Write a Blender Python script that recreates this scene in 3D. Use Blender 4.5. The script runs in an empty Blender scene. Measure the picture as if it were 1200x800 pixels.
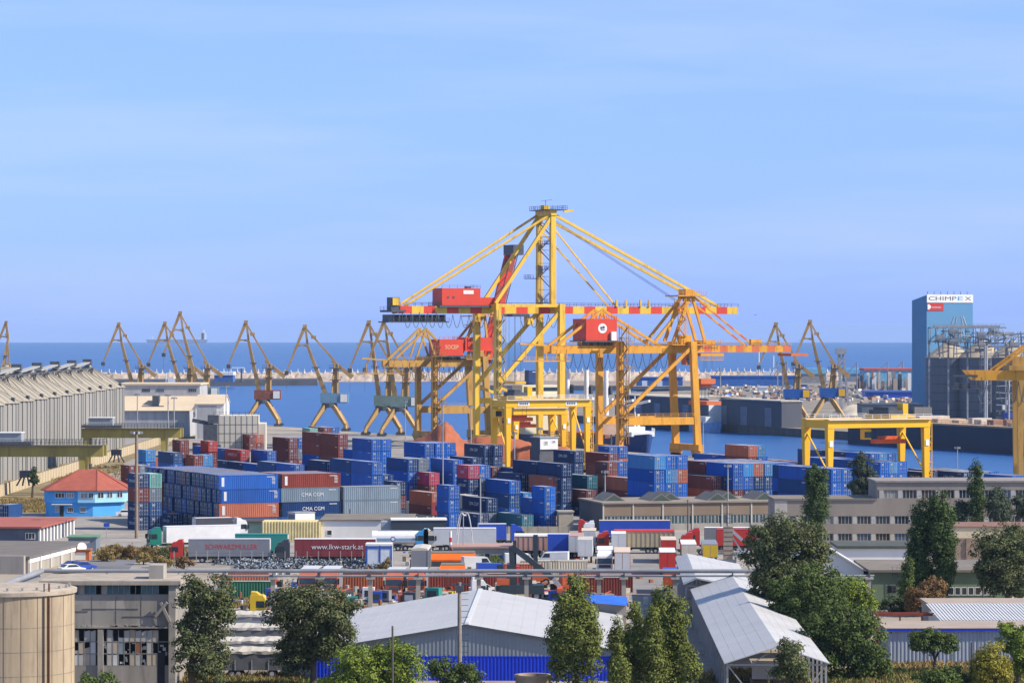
import bpy, math, random
from mathutils import Vector
R = math.radians
sc = bpy.context.scene
COL = sc.collection
rnd = random.Random(7)

# ------------------------------------------------------------------ camera, sky, sun, exposure
F, H, HZ = 4000.0, 39.0, 386.6            # focal length in px (1200 px wide), eye height, eye-level row
cam = bpy.data.cameras.new('camera')
cam.sensor_width = 36.0
cam.lens = F / 1200.0 * 36.0
cam.shift_y = -(400 - HZ) / 1200.0
cam.clip_start = 1.0
cam.clip_end = 120000.0
cam_o = bpy.data.objects.new('camera', cam)
COL.objects.link(cam_o)
cam_o.location = (0, 0, H)
cam_o.rotation_euler = (R(90), 0, 0)
sc.camera = cam_o

SUN = Vector((0.757, -0.185, 0.643)).normalized()
sun = bpy.data.lights.new('sun', 'SUN')
sun.energy = 4.7
sun.angle = R(0.53)
sun.color = (1.0, 0.905, 0.76)
sun_o = bpy.data.objects.new('sun', sun)
COL.objects.link(sun_o)
sun_o.rotation_euler = SUN.to_track_quat('Z', 'Y').to_euler()
sun_o.location = (300, -200, 300)

world = bpy.data.worlds.new('World')
sc.world = world
world.use_nodes = True
wn = world.node_tree
wn.nodes.clear()
def wnode(t): return wn.nodes.new(t)
sky = wnode('ShaderNodeTexSky')
sky.sky_type = 'NISHITA'
sky.sun_disc = False
sky.sun_elevation = math.asin(SUN.z)
sky.sun_rotation = math.atan2(SUN.x, SUN.y)
sky.altitude = 40
sky.air_density = 1.0
sky.dust_density = 0.15
sky.ozone_density = 4.0
hue = wnode('ShaderNodeMix'); hue.data_type = 'RGBA'; hue.blend_type = 'MULTIPLY'
hue.inputs[0].default_value = 1.0
tcw = wnode('ShaderNodeTexCoord'); sx = wnode('ShaderNodeSeparateXYZ'); wn.links.new(tcw.outputs['Generated'], sx.inputs[0])
er = wnode('ShaderNodeMapRange'); er.inputs[1].default_value = 0.0; er.inputs[2].default_value = 0.10
wn.links.new(sx.outputs[2], er.inputs[0])
tint = wnode('ShaderNodeMix'); tint.data_type = 'RGBA'
tint.inputs[6].default_value = (0.465, 0.705, 2.15, 1)      # clear marine air: blue right down to the horizon
tint.inputs[7].default_value = (0.83, 0.93, 1.38, 1)
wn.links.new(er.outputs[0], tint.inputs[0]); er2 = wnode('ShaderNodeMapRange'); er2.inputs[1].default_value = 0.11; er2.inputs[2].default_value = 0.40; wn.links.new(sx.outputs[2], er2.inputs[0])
tint2 = wnode('ShaderNodeMix'); tint2.data_type = 'RGBA'; tint2.inputs[7].default_value = (1.5, 1.45, 1.5, 1)   # upper sky, out of view, brightened to lift the shadows
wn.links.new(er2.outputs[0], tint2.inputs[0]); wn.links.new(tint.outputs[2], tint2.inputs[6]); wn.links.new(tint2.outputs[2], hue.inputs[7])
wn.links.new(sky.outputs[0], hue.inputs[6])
# thin cirrus streaks, laid out in world directions
tc = wnode('ShaderNodeTexCoord')
mp = wnode('ShaderNodeMapping'); mp.inputs['Scale'].default_value = (3.0, 3.0, 26); mp.inputs['Rotation'].default_value = (0.02, 0.035, 0.3)
wn.links.new(tc.outputs['Generated'], mp.inputs[0])
nz = wnode('ShaderNodeTexNoise'); nz.inputs['Scale'].default_value = 1.6; nz.inputs['Detail'].default_value = 6
nz.inputs['Roughness'].default_value = 0.55
wn.links.new(mp.outputs[0], nz.inputs['Vector'])
cr = wnode('ShaderNodeMapRange'); cr.inputs[1].default_value = 0.42; cr.inputs[2].default_value = 0.78
cr.inputs[3].default_value = 0.0; cr.inputs[4].default_value = 0.42
wn.links.new(nz.outputs[0], cr.inputs[0])
cmix = wnode('ShaderNodeMix'); cmix.data_type = 'RGBA'
cmix.inputs[7].default_value = (5.6, 6.3, 9.4, 1)
wn.links.new(cr.outputs[0], cmix.inputs[0])
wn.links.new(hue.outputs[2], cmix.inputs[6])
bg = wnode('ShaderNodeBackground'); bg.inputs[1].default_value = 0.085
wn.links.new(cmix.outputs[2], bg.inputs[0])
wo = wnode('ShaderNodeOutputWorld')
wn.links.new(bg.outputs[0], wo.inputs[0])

vs = sc.view_settings
vs.view_transform = 'Standard'
vs.look = 'None'
vs.exposure = 0.55
vs.gamma = 1.0
vs.use_curve_mapping = False
sc.cycles.max_bounces = 5
sc.cycles.diffuse_bounces = 2
sc.cycles.glossy_bounces = 2
sc.cycles.volume_bounces = 0
sc.cycles.transparent_max_bounces = 4
sc.cycles.use_denoising = True

# ------------------------------------------------------------------ helpers
TH = R(24.4)
U = (math.cos(TH), math.sin(TH))           # along the long wall of containers / crane booms
V = (-math.sin(TH), math.cos(TH))          # along the quay, away from the eye
AU, AV = TH, TH + R(90)

def gp(x, y, z=0.0):
    d = F * (H - z) / (y - HZ)
    return ((x - 600) * d / F, d)
def at(x, y, d):
    return ((x - 600) * d / F, d, H - (y - HZ) * d / F)
def zat(y, d): return H - (y - HZ) * d / F
def xat(x, d): return (x - 600) * d / F
def depth_for(y, z=0.0): return F * (H - z) / (y - HZ)

class MB:
    """collects faces and links them as one mesh object"""
    def __init__(s): s.v = []; s.f = []; s.sm = False
    def quad(s, *p):
        n = len(s.v); s.v += [tuple(q) for q in p]; s.f.append(tuple(range(n, n + len(p)))); return s
    def box(s, x0, x1, y0, y1, z0, z1):
        n = len(s.v)
        s.v += [(x0,y0,z0),(x1,y0,z0),(x1,y1,z0),(x0,y1,z0),(x0,y0,z1),(x1,y0,z1),(x1,y1,z1),(x0,y1,z1)]
        s.f += [(n,n+3,n+2,n+1),(n+4,n+5,n+6,n+7),(n,n+1,n+5,n+4),(n+1,n+2,n+6,n+5),(n+2,n+3,n+7,n+6),(n+3,n,n+4,n+7)]
        return s
    def rbox(s, c, sx, sy, sz, rz):
        """box centred on c (base z), turned about z"""
        m = MB().box(-sx/2, sx/2, -sy/2, sy/2, 0, sz); ca, sa = math.cos(rz), math.sin(rz)
        n = len(s.v)
        s.v += [(c[0]+x*ca-y*sa, c[1]+x*sa+y*ca, c[2]+z) for x, y, z in m.v]
        s.f += [tuple(i+n for i in f) for f in m.f]; return s
    def beam(s, p, q, w, h=None, w2=None, h2=None):
        """rectangular bar from p to q; w across, h in the upright direction"""
        h = w if h is None else h; w2 = w if w2 is None else w2; h2 = h if h2 is None else h2
        p, q = Vector(p), Vector(q); d = (q - p).normalized()
        a = Vector((0,0,1)).cross(d)
        if a.length < 1e-3: a = Vector((1,0,0))
        a.normalize(); b = d.cross(a)
        n = len(s.v)
        for c, ww, hh in ((p,w,h),(q,w2,h2)):
            for i, j in ((-1,-1),(1,-1),(1,1),(-1,1)): s.v.append(tuple(c + a*(i*ww/2) + b*(j*hh/2)))
        s.f += [(n,n+3,n+2,n+1),(n+4,n+5,n+6,n+7)] + [(n+i,n+(i+1)%4,n+4+(i+1)%4,n+4+i) for i in range(4)]
        return s
    def tube(s, p, q, r, r2=None, k=8, cap=True):
        r2 = r if r2 is None else r2; p, q = Vector(p), Vector(q); d = (q-p).normalized()
        a = Vector((0,0,1)).cross(d)
        if a.length < 1e-3: a = Vector((1,0,0))
        a.normalize(); b = d.cross(a); n = len(s.v)
        for c, rr in ((p,r),(q,r2)):
            for i in range(k):
                t = 2*math.pi*i/k; s.v.append(tuple(c + a*(rr*math.cos(t)) + b*(rr*math.sin(t))))
        s.f += [(n+i,n+(i+1)%k,n+k+(i+1)%k,n+k+i) for i in range(k)]
        if cap: s.f += [tuple(range(n+k-1,n-1,-1)), tuple(range(n+k,n+2*k))]
        return s
    def lathe(s, prof, cx=0, cy=0, k=24, a0=0.0):
        n = len(s.v)
        for r, z in prof:
            for i in range(k):
                t = a0 + 2*math.pi*i/k; s.v.append((cx+r*math.cos(t), cy+r*math.sin(t), z))
        for j in range(len(prof)-1):
            for i in range(k):
                s.f.append((n+j*k+i, n+j*k+(i+1)%k, n+(j+1)*k+(i+1)%k, n+(j+1)*k+i))
        s.f.append(tuple(range(n+(len(prof)-1)*k, n+len(prof)*k))); return s
    def prism(s, pts, z0, z1):
        """upright prism over plan polygon pts (counter-clockwise)"""
        k = len(pts); n = len(s.v)
        s.v += [(x,y,z0) for x,y in pts] + [(x,y,z1) for x,y in pts]
        s.f += [tuple(range(n+k-1,n-1,-1)), tuple(range(n+k,n+2*k))] + [(n+i,n+(i+1)%k,n+k+(i+1)%k,n+k+i) for i in range(k)]
        return s
    def xprism(s, prof, x0, x1):
        """profile (y,z) swept along x"""
        k = len(prof); n = len(s.v)
        s.v += [(x0,y,z) for y,z in prof] + [(x1,y,z) for y,z in prof]
        s.f += [tuple(range(n+k-1,n-1,-1)), tuple(range(n+k,n+2*k))] + [(n+i,n+(i+1)%k,n+k+(i+1)%k,n+k+i) for i in range(k)]
        return s
    def yprism(s, prof, y0, y1):
        """profile (x,z) swept along y"""
        k = len(prof); n = len(s.v)
        s.v += [(x,y0,z) for x,z in prof] + [(x,y1,z) for x,z in prof]
        s.f += [tuple(range(n,n+k)), tuple(range(n+2*k-1,n+k-1,-1))] + [(n+(i+1)%k,n+i,n+k+i,n+k+(i+1)%k) for i in range(k)]
        return s
    def wire(s, pts, r, k=4):
        for a, b in zip(pts[:-1], pts[1:]): s.tube(a, b, r, k=k, cap=False)
        return s
    def mesh(s, name, mat=None):
        me = bpy.data.meshes.new(name); me.from_pydata(s.v, [], s.f); me.update()
        if mat: me.materials.append(mat)
        if s.sm:
            me.polygons.foreach_set('use_smooth', [True]*len(me.polygons))
        return me
    def build(s, name, mat, parent=None):
        o = bpy.data.objects.new(name, s.mesh(name, mat)); COL.objects.link(o)
        if parent: o.parent = parent
        return o

LABELS = []
def tag(o, label, cat, group=None):
    o['label'] = label; o['category'] = cat
    if group: o['group'] = group
    LABELS.append((o.name, label))
    return o
def thing(name, label, cat, loc=(0,0,0), rz=0.0, group=None):
    o = bpy.data.objects.new(name, None); COL.objects.link(o)
    o.empty_display_size = 0.5
    o.location = loc if len(loc) == 3 else (loc[0], loc[1], 0); o.rotation_euler = (0,0,rz)
    return tag(o, label, cat, group)
def struct(o, kind='structure'):
    o['kind'] = kind; return o
def link(name, me, parent=None, loc=None, rz=0.0):
    o = bpy.data.objects.new(name, me); COL.objects.link(o)
    if parent: o.parent = parent
    if loc: o.location = loc
    if rz: o.rotation_euler = (0,0,rz)
    return o
def copy_tree(o, parent=None):
    c = o.copy(); COL.objects.link(c)
    if parent: c.parent = parent
    for ch in list(o.children): copy_tree(ch, c)
    return c

# ------------------------------------------------------------------ materials
MATS = {}
def mat(name, col, rough=0.6, var=0.18, scale=0.5, metal=0.0, streak=0.0, rust=None, bump=0.0, spec=0.3, rand=0.0, rustamt=0.5, fade=0.0, detail=6):
    if name in MATS: return MATS[name]
    m = bpy.data.materials.new(name); m.use_nodes = True; nt = m.node_tree; N = nt.nodes; L = nt.links
    b = N['Principled BSDF']; b.inputs['Roughness'].default_value = rough; b.inputs['Metallic'].default_value = metal
    b.inputs['Specular IOR Level'].default_value = spec
    tcn = N.new('ShaderNodeTexCoord'); mpn = N.new('ShaderNodeMapping')
    mpn.inputs['Scale'].default_value = (1, 1, 0.18 if streak else 1)
    geo = N.new('ShaderNodeNewGeometry')
    L.new(geo.outputs['Position'], mpn.inputs[0])
    n1 = N.new('ShaderNodeTexNoise'); n1.inputs['Scale'].default_value = scale; n1.inputs['Detail'].default_value = detail
    n1.inputs['Roughness'].default_value = 0.62
    L.new(mpn.outputs[0], n1.inputs['Vector'])
    mr = N.new('ShaderNodeMapRange'); mr.inputs[1].default_value = 0.3; mr.inputs[2].default_value = 0.7
    mr.inputs[3].default_value = 1 - var; mr.inputs[4].default_value = 1 + var
    L.new(n1.outputs[0], mr.inputs[0])
    last = mr.outputs[0]
    if rand:
        oi = N.new('ShaderNodeObjectInfo'); m2 = N.new('ShaderNodeMapRange')
        m2.inputs[3].default_value = 1-rand; m2.inputs[4].default_value = 1+rand
        L.new(oi.outputs['Random'], m2.inputs[0])
        mu = N.new('ShaderNodeMath'); mu.operation = 'MULTIPLY'; L.new(last, mu.inputs[0]); L.new(m2.outputs[0], mu.inputs[1]); last = mu.outputs[0]
    vm = N.new('ShaderNodeVectorMath'); vm.operation = 'SCALE'; vm.inputs[0].default_value = col[:3]
    L.new(last, vm.inputs['Scale'])
    out = vm.outputs[0]
    if fade:                                              # each object weathered to its own degree
        oi2 = N.new('ShaderNodeObjectInfo'); m3 = N.new('ShaderNodeMath'); m3.operation = 'MULTIPLY'; m3.inputs[1].default_value = 7.31
        m4 = N.new('ShaderNodeMath'); m4.operation = 'FRACT'; m5 = N.new('ShaderNodeMath'); m5.operation = 'MULTIPLY'; m5.inputs[1].default_value = fade
        L.new(oi2.outputs['Random'], m3.inputs[0]); L.new(m3.outputs[0], m4.inputs[0]); L.new(m4.outputs[0], m5.inputs[0])
        mf = N.new('ShaderNodeMix'); mf.data_type = 'RGBA'; g_ = sum(col[:3])/3*.6+.09; mf.inputs[7].default_value = (g_, g_, g_*1.03, 1)
        L.new(m5.outputs[0], mf.inputs[0]); L.new(out, mf.inputs[6]); out = mf.outputs[2]
    if rust:
        n2 = N.new('ShaderNodeTexNoise'); n2.inputs['Scale'].default_value = scale*2.3; n2.inputs['Detail'].default_value = 8
        n2.inputs['Roughness'].default_value = 0.7
        L.new(mpn.outputs[0], n2.inputs['Vector'])
        r2 = N.new('ShaderNodeMapRange'); r2.inputs[1].default_value = 0.52; r2.inputs[2].default_value = 0.68; r2.inputs[4].default_value = rustamt
        L.new(n2.outputs[0], r2.inputs[0])
        mx = N.new('ShaderNodeMix'); mx.data_type = 'RGBA'; mx.inputs[7].default_value = (*rust, 1)
        L.new(r2.outputs[0], mx.inputs[0]); L.new(out, mx.inputs[6]); out = mx.outputs[2]
    L.new(out, b.inputs['Base Color'])
    if bump:
        bp = N.new('ShaderNodeBump'); bp.inputs['Strength'].default_value = bump; bp.inputs['Distance'].default_value = 0.15
        L.new(n1.outputs[0], bp.inputs['Height']); L.new(bp.outputs[0], b.inputs['Normal'])
    MATS[name] = m
    return m
RUST = (0.16, 0.06, 0.025)
CY1 = mat('crane_yellow', (0.74,0.47,0.05), 0.5, 0.14, 0.3, streak=1, rust=(0.33,0.15,0.04), rustamt=0.6)
CY2 = mat('crane_amber', (0.68,0.32,0.03), 0.55, 0.15, 0.3, streak=1, rust=(0.30,0.12,0.04), rustamt=0.65)
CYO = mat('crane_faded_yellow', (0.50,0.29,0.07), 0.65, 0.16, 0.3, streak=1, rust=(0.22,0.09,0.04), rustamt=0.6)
CYB = mat('gantry_yellow', (0.76,0.43,0.018), 0.45, 0.07, 0.25, streak=1)
CYP = mat('portal_crane_yellow', (0.42,0.265,0.10), 0.6, 0.2, 0.3, streak=1, rust=(0.24,0.10,0.04), rustamt=0.55)
CYV = mat('old_gantry_olive', (0.34,0.27,0.07), 0.7, 0.16, 0.3, streak=1, rust=(0.16,0.1,0.04), rustamt=0.5)
CRED = mat('crane_red', (0.62,0.06,0.03), 0.5, 0.08, 0.3, streak=1)
CRED2 = mat('crane_orange_red', (0.58,0.15,0.05), 0.55, 0.1, 0.3, streak=1)
STEEL = mat('dark_steel', (0.07,0.08,0.10), 0.6, 0.25, 0.8)
GALV = mat('galvanised_steel', (0.36,0.37,0.39), 0.5, 0.15, 0.6, metal=0.2)
WHITE = mat('white_paint', (0.74,0.73,0.70), 0.5, 0.07, 0.4, streak=1)
BLACK = mat('black_rubber', (0.02,0.02,0.022), 0.8, 0.2, 2)
GLASS = mat('dark_glass', (0.025,0.04,0.055), 0.12, 0.4, 0.4, spec=0.6)
CONC = mat('concrete', (0.34,0.31,0.27), 0.85, 0.22, 0.25, streak=1, bump=0.2)
DARKC = mat('weathered_concrete', (0.29,0.265,0.23), 0.9, 0.25, 0.35, streak=1, bump=0.2, rust=(0.16,0.145,0.125), rustamt=0.6)
print('setup done')
# ------------------------------------------------------------------ sea, land, breakwater
RE = 6371000.0
def water_mat():
    m = bpy.data.materials.new('sea_water'); m.use_nodes = True; nt = m.node_tree; N = nt.nodes; L = nt.links
    b = N['Principled BSDF']; b.inputs['Roughness'].default_value = 0.32; b.inputs['Specular IOR Level'].default_value = 0.22
    geo = N.new('ShaderNodeNewGeometry')
    mp1 = N.new('ShaderNodeMapping'); mp1.inputs['Scale'].default_value = (0.0016, 0.0006, 1); mp1.inputs['Rotation'].default_value = (0,0,0.25)
    L.new(geo.outputs['Position'], mp1.inputs[0])
    n = N.new('ShaderNodeTexNoise'); n.inputs['Scale'].default_value = 4; n.inputs['Detail'].default_value = 7; n.inputs['Roughness'].default_value = 0.6
    L.new(mp1.outputs[0], n.inputs['Vector'])
    cr_ = N.new('ShaderNodeValToRGB'); e = cr_.color_ramp.elements
    e[0].position = 0.36; e[0].color = (0.008,0.072,0.255,1); e[1].position = 0.66; e[1].color = (0.020,0.105,0.30,1)
    mp3 = N.new('ShaderNodeMapping'); mp3.inputs['Scale'].default_value = (0.012, 0.035, 1); L.new(geo.outputs['Position'], mp3.inputs[0])
    n3 = N.new('ShaderNodeTexNoise'); n3.inputs['Scale'].default_value = 1; n3.inputs['Detail'].default_value = 8; n3.inputs['Roughness'].default_value = 0.7; L.new(mp3.outputs[0], n3.inputs['Vector'])
    av = N.new('ShaderNodeMix'); av.data_type = 'FLOAT'; av.inputs[0].default_value = 0.55; L.new(n.outputs[0], av.inputs[2]); L.new(n3.outputs[0], av.inputs[3])
    L.new(av.outputs[0], cr_.inputs[0]); L.new(cr_.outputs[0], b.inputs['Base Color'])
    mp2 = N.new('ShaderNodeMapping'); mp2.inputs['Scale'].default_value = (0.16, 0.3, 1); L.new(geo.outputs['Position'], mp2.inputs[0])
    n2 = N.new('ShaderNodeTexNoise'); n2.inputs['Scale'].default_value = 1; n2.inputs['Detail'].default_value = 5; L.new(mp2.outputs[0], n2.inputs['Vector'])
    bp = N.new('ShaderNodeBump'); bp.inputs['Strength'].default_value = 0.9; bp.inputs['Distance'].default_value = 0.6
    L.new(n2.outputs[0], bp.inputs['Height']); L.new(bp.outputs[0], b.inputs['Normal'])
    return m
WATER = water_mat()
mb = MB(); KS = 120
radii = [0.01] + [300*1.13**i for i in range(39)]
for r in radii:
    for i in range(KS):
        t = 2*math.pi*i/KS; mb.v.append((r*math.cos(t), r*math.sin(t), -2.5 - r*r/(2*RE)))
for j in range(len(radii)-1):
    for i in range(KS):
        mb.f.append((j*KS+i, j*KS+(i+1)%KS, (j+1)*KS+(i+1)%KS, (j+1)*KS+i))
mb.sm = True
struct(mb.build('sea_water', WATER))

def quay_x(y, off=0.0):                       # crane rail line of the container quay
    return 55.3 - math.tan(TH)*(y - 1044) + off/math.cos(TH)

GROUND = mat('port_ground', (0.33,0.285,0.225), 0.95, 0.28, 0.03, bump=0.1, rust=(0.17,0.14,0.10), rustamt=0.7, detail=9)
ASPH = mat('asphalt', (0.15,0.15,0.16), 0.9, 0.25, 0.08, bump=0.1)
YARD = mat('yard_paving', (0.29,0.265,0.235), 0.9, 0.3, 0.10, bump=0.1, rust=(0.15,0.135,0.12), rustamt=.65, detail=9)
DRY = mat('dry_grass', (0.21,0.165,0.085), 0.95, 0.3, 0.2, bump=0.4, rust=(0.11,0.10,0.04), rustamt=0.7)
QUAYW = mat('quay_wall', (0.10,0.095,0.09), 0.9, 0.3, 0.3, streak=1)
# main land: landward of the quay line
land = [(quay_x(1950, 4)-0, 1950), (-900, 1950), (-900, -60), (700, -60), (700, 330), (quay_x(330,4), 330)]
o = MB().prism(list(reversed(land))[::-1], -6, 0).build('ground', GROUND); struct(o)
def sheet(name, pts, mtl, z=0.004):
    o = MB().quad(*[(x, y, z) for x, y in pts]).build(name, mtl); return struct(o)
# container yard paving, roads
sheet('container_yard_paving', [(-150,600),(40,560),(330,560),(quay_x(760,0),760),(quay_x(1300,0),1300),(quay_x(1300,0)-120,1300)], YARD, 0.004)
sheet('truck_park_paving', [gp(84,668),gp(905,668),gp(905,622),gp(240,622),gp(110,643)], YARD, 0.008)
sheet('lane_paving', [gp(740,800),gp(850,800),gp(812,645),gp(736,645)], mat('lane_tarmac', (0.24,0.225,0.21), 0.9, 0.25, 0.12, rust=(0.12,0.115,0.11), rustamt=.6, detail=9), 0.012)
sheet('road', [gp(106,668),gp(150,668),gp(165,651),gp(100,651)], ASPH, 0.012)
sheet('building_forecourt', [gp(60,621),gp(165,616),gp(175,602),gp(60,606)], mat('forecourt_paving',(0.27,0.25,0.225),0.9,0.2,0.1), 0.012)
sheet('verge', [gp(113,651),gp(300,657),gp(300,643),gp(118,640)], DRY, 0.016)
sheet('railway_verge', [gp(0,600),gp(60,602),gp(150,540),gp(235,510),gp(200,508),gp(0,560)], DRY, 0.008)
sheet('near_verge', [(-60,330),(140,330),(140,372),(-60,372)], DRY, 0.004)

# pier across the basin, with its quay wall
QA = gp(1330,536,-2.5); QB = gp(640,492,-2.5)
pier2 = [QA, (520, QA[1]), (560, 2250), gp(830,452,-2.5), gp(828,462,-2.5), gp(640,468,-2.5), QB]
MBp = MB().prism(pier2, -6, 0.4); struct(MBp.build('opposite_pier_ground', mat('pier_ground',(0.23,0.20,0.16),0.95,0.3,0.05,rust=(0.12,0.10,0.08),rustamt=0.7)))
dirv = Vector((QB[0]-QA[0], QB[1]-QA[1], 0)).normalized()
nrm = Vector((-dirv.y, dirv.x, 0))
if nrm.x > 0: nrm = -nrm
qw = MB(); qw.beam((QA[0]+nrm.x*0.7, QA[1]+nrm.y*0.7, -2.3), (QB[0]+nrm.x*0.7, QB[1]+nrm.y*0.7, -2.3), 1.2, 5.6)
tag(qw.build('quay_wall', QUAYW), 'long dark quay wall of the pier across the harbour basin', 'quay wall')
# far strip of harbour land behind the basin
strip = [gp(560,456,-2.5), gp(1500,459,-2.5), (760, 2420), gp(560,450,-2.5)]
struct(MB().prism(strip, -6, 0.3).build('far_pier_ground', mat('far_ground',(0.27,0.21,0.17),0.95,0.25,0.05)))
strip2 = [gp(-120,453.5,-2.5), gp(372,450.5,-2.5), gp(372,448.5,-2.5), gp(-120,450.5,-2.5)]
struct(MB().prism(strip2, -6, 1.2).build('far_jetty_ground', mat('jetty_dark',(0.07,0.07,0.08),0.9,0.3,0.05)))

# breakwater with tetrapods
ROCK = mat('breakwater_stone', (0.44,0.35,0.27), 0.95, 0.35, 0.12, bump=0.5, rust=(0.20,0.16,0.13), rustamt=0.7, detail=9)
TETRA = mat('tetrapod_concrete', (0.62,0.58,0.52), 0.85, 0.12, 0.2)
b0 = gp(-160, 447.5, -2.5); b1 = gp(1420, 443.5, -2.5)
bd = Vector((b1[0]-b0[0], b1[1]-b0[1], 0)); BL = bd.length; bd.normalize(); bn = Vector((-bd.y, bd.x, 0))
mb = MB(); prof = [(-9,-3.5),(-6,0.3),(-3.5,2.6),(-1.2,3.9),(2.5,4.3),(6,3.0),(11,-3.5)]
nx = int(BL/3.0)
for i in range(nx+1):
    t = i*BL/nx
    for j, (a, z) in enumerate(prof):
        jt = (rnd.uniform(-0.9,0.9), rnd.uniform(-0.7,0.7)) if 0 < j < 6 else (0,0)
        p = Vector((b0[0],b0[1],0)) + bd*t + bn*(a+jt[0]); mb.v.append((p.x, p.y, z + jt[1]))
for i in range(nx):
    for j in range(6):
        n = i*7+j; mb.f.append((n, n+7, n+8, n+1))
tag(mb.build('breakwater', ROCK), 'long stone breakwater crossing between harbour and open sea', 'breakwater')
tm = MB()
for a in (0, 2.1, 4.2): tm.tube((0,0,1.0), (1.35*math.cos(a),1.35*math.sin(a),0.1), 0.5, 0.32, k=6)
tm.tube((0,0,0.9),(0,0,3.1),0.55,0.3,k=6)
tme = tm.mesh('tetrapod', TETRA)
nt_ = 165
for i in range(nt_):
    t = BL*(0.07 + 0.80*i/nt_) + rnd.uniform(-0.5,0.5)
    p = Vector((b0[0],b0[1],0)) + bd*t + bn*rnd.uniform(-1.2,0.6)
    o = link('tetrapod', tme, None, (p.x,p.y,3.6+rnd.uniform(-0.3,0.5)), rnd.uniform(0,6)); s_ = rnd.uniform(0.95,1.25); o.scale = (s_,s_,s_)
    tag(o, 'pale concrete tetrapod standing in the row along the breakwater crest', 'tetrapod', 'tetrapods along the breakwater crest')

# ---- sea air: one closed even volume round everything, sky outside it
def haze():
    m = bpy.data.materials.new('haze_air'); m.use_nodes = True; nt = m.node_tree; nt.nodes.clear()
    v = nt.nodes.new('ShaderNodeVolumePrincipled'); v.inputs['Color'].default_value = (0.50, 0.72, 1.0, 1); v.inputs['Density'].default_value = 3.0e-5; v.inputs['Anisotropy'].default_value = 0.0
    o_ = nt.nodes.new('ShaderNodeOutputMaterial'); nt.links.new(v.outputs[0], o_.inputs['Volume'])
    o = MB().box(-32500, 32500, -32500, 32500, -90, 92).build('haze', m); o['kind'] = 'stuff'; o['label'] = 'thin pale sea haze over the harbour'
HAZE_ON = True
if HAZE_ON: haze()
# ------------------------------------------------------------------ cranes
def multi(name, parts, parent=None):
    me = bpy.data.meshes.new(name); v = []; f = []; mi = []
    for k, (m, mt) in enumerate(parts):
        n = len(v); v += m.v; f += [tuple(i+n for i in q) for q in m.f]; mi += [k]*len(m.f)
    me.from_pydata(v, [], f)
    for _, mt in parts: me.materials.append(mt)
    me.polygons.foreach_set('material_index', mi); me.update()
    return link(name, me, parent)
def railing(mb, pts, h=1.1, step=2.5, r=0.05):
    for a, b in zip(pts[:-1], pts[1:]):
        a, b = Vector(a), Vector(b); L_ = (b-a).length; n = max(1, int(L_/step))
        for i in range(n+1):
            p = a + (b-a)*(i/n); mb.beam(p, p+Vector((0,0,h)), r*2)
        for hh in (h*0.5, h): mb.beam(a+Vector((0,0,hh)), b+Vector((0,0,hh)), r*1.6)
    return mb
def stairs(mb, x, y, z0, z1, w=2.2, d=1.2, step=3.2):
    """zig-zag stair tower with landings and four thin posts"""
    for sx in (-1, 1):
        for sy in (-1, 1): mb.beam((x+sx*w/2, y+sy*d/2, z0), (x+sx*w/2, y+sy*d/2, z1), 0.14)
    z = z0; s_ = 1
    while z + step <= z1:
        mb.beam((x-s_*w/2, y, z), (x+s_*w/2, y, z+step), 0.7, 0.12)
        mb.box(x-w/2-0.15, x+w/2+0.15, y-d/2, y+d/2, z+step-0.06, z+step+0.06)
        mb.beam((x-s_*w/2, y-d/2, z+1), (x+s_*w/2, y-d/2, z+step+1), 0.08)
        z += step; s_ = -s_
    return mb
def festoon(mb, u0, u1, v, z, n, drop):
    du = (u1-u0)/n
    for i in range(n):
        pts = []
        for k in range(9):
            t = k/8; pts.append((u0+du*(i+t), v, z - drop*(1-(2*t-1)**2)))
        mb.wire(pts, 0.09, k=4)
    return mb
class CraneFrame:
    def __init__(s, bx, by): s.bx, s.by = bx, by
    def u(s, px, v):
        k = (px-600)/F; c, sn = U
        return (k*(s.by+v*c) - s.bx + v*sn)/(c - k*sn)
    def z(s, py, u, v): return H-(py-HZ)*(s.by+u*U[1]+v*U[0])/F
    def p(s, px, py, v):
        uu = s.u(px, v); return (uu, v, s.z(py, uu, v))

def bogies(root, us, vs, m_y):
    for uu in us:
        for vv in vs:
            b = MB().box(uu-0.6, uu+0.6, vv-3.2, vv+3.2, 1.1, 2.1).build('bogie', m_y, root)
            for k in (-2.4, -0.8, 0.8, 2.4):
                MB().tube((uu-0.35, vv+k, 0.55), (uu+0.35, vv+k, 0.55), 0.55, k=12).build('wheel', BLACK, b)

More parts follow.
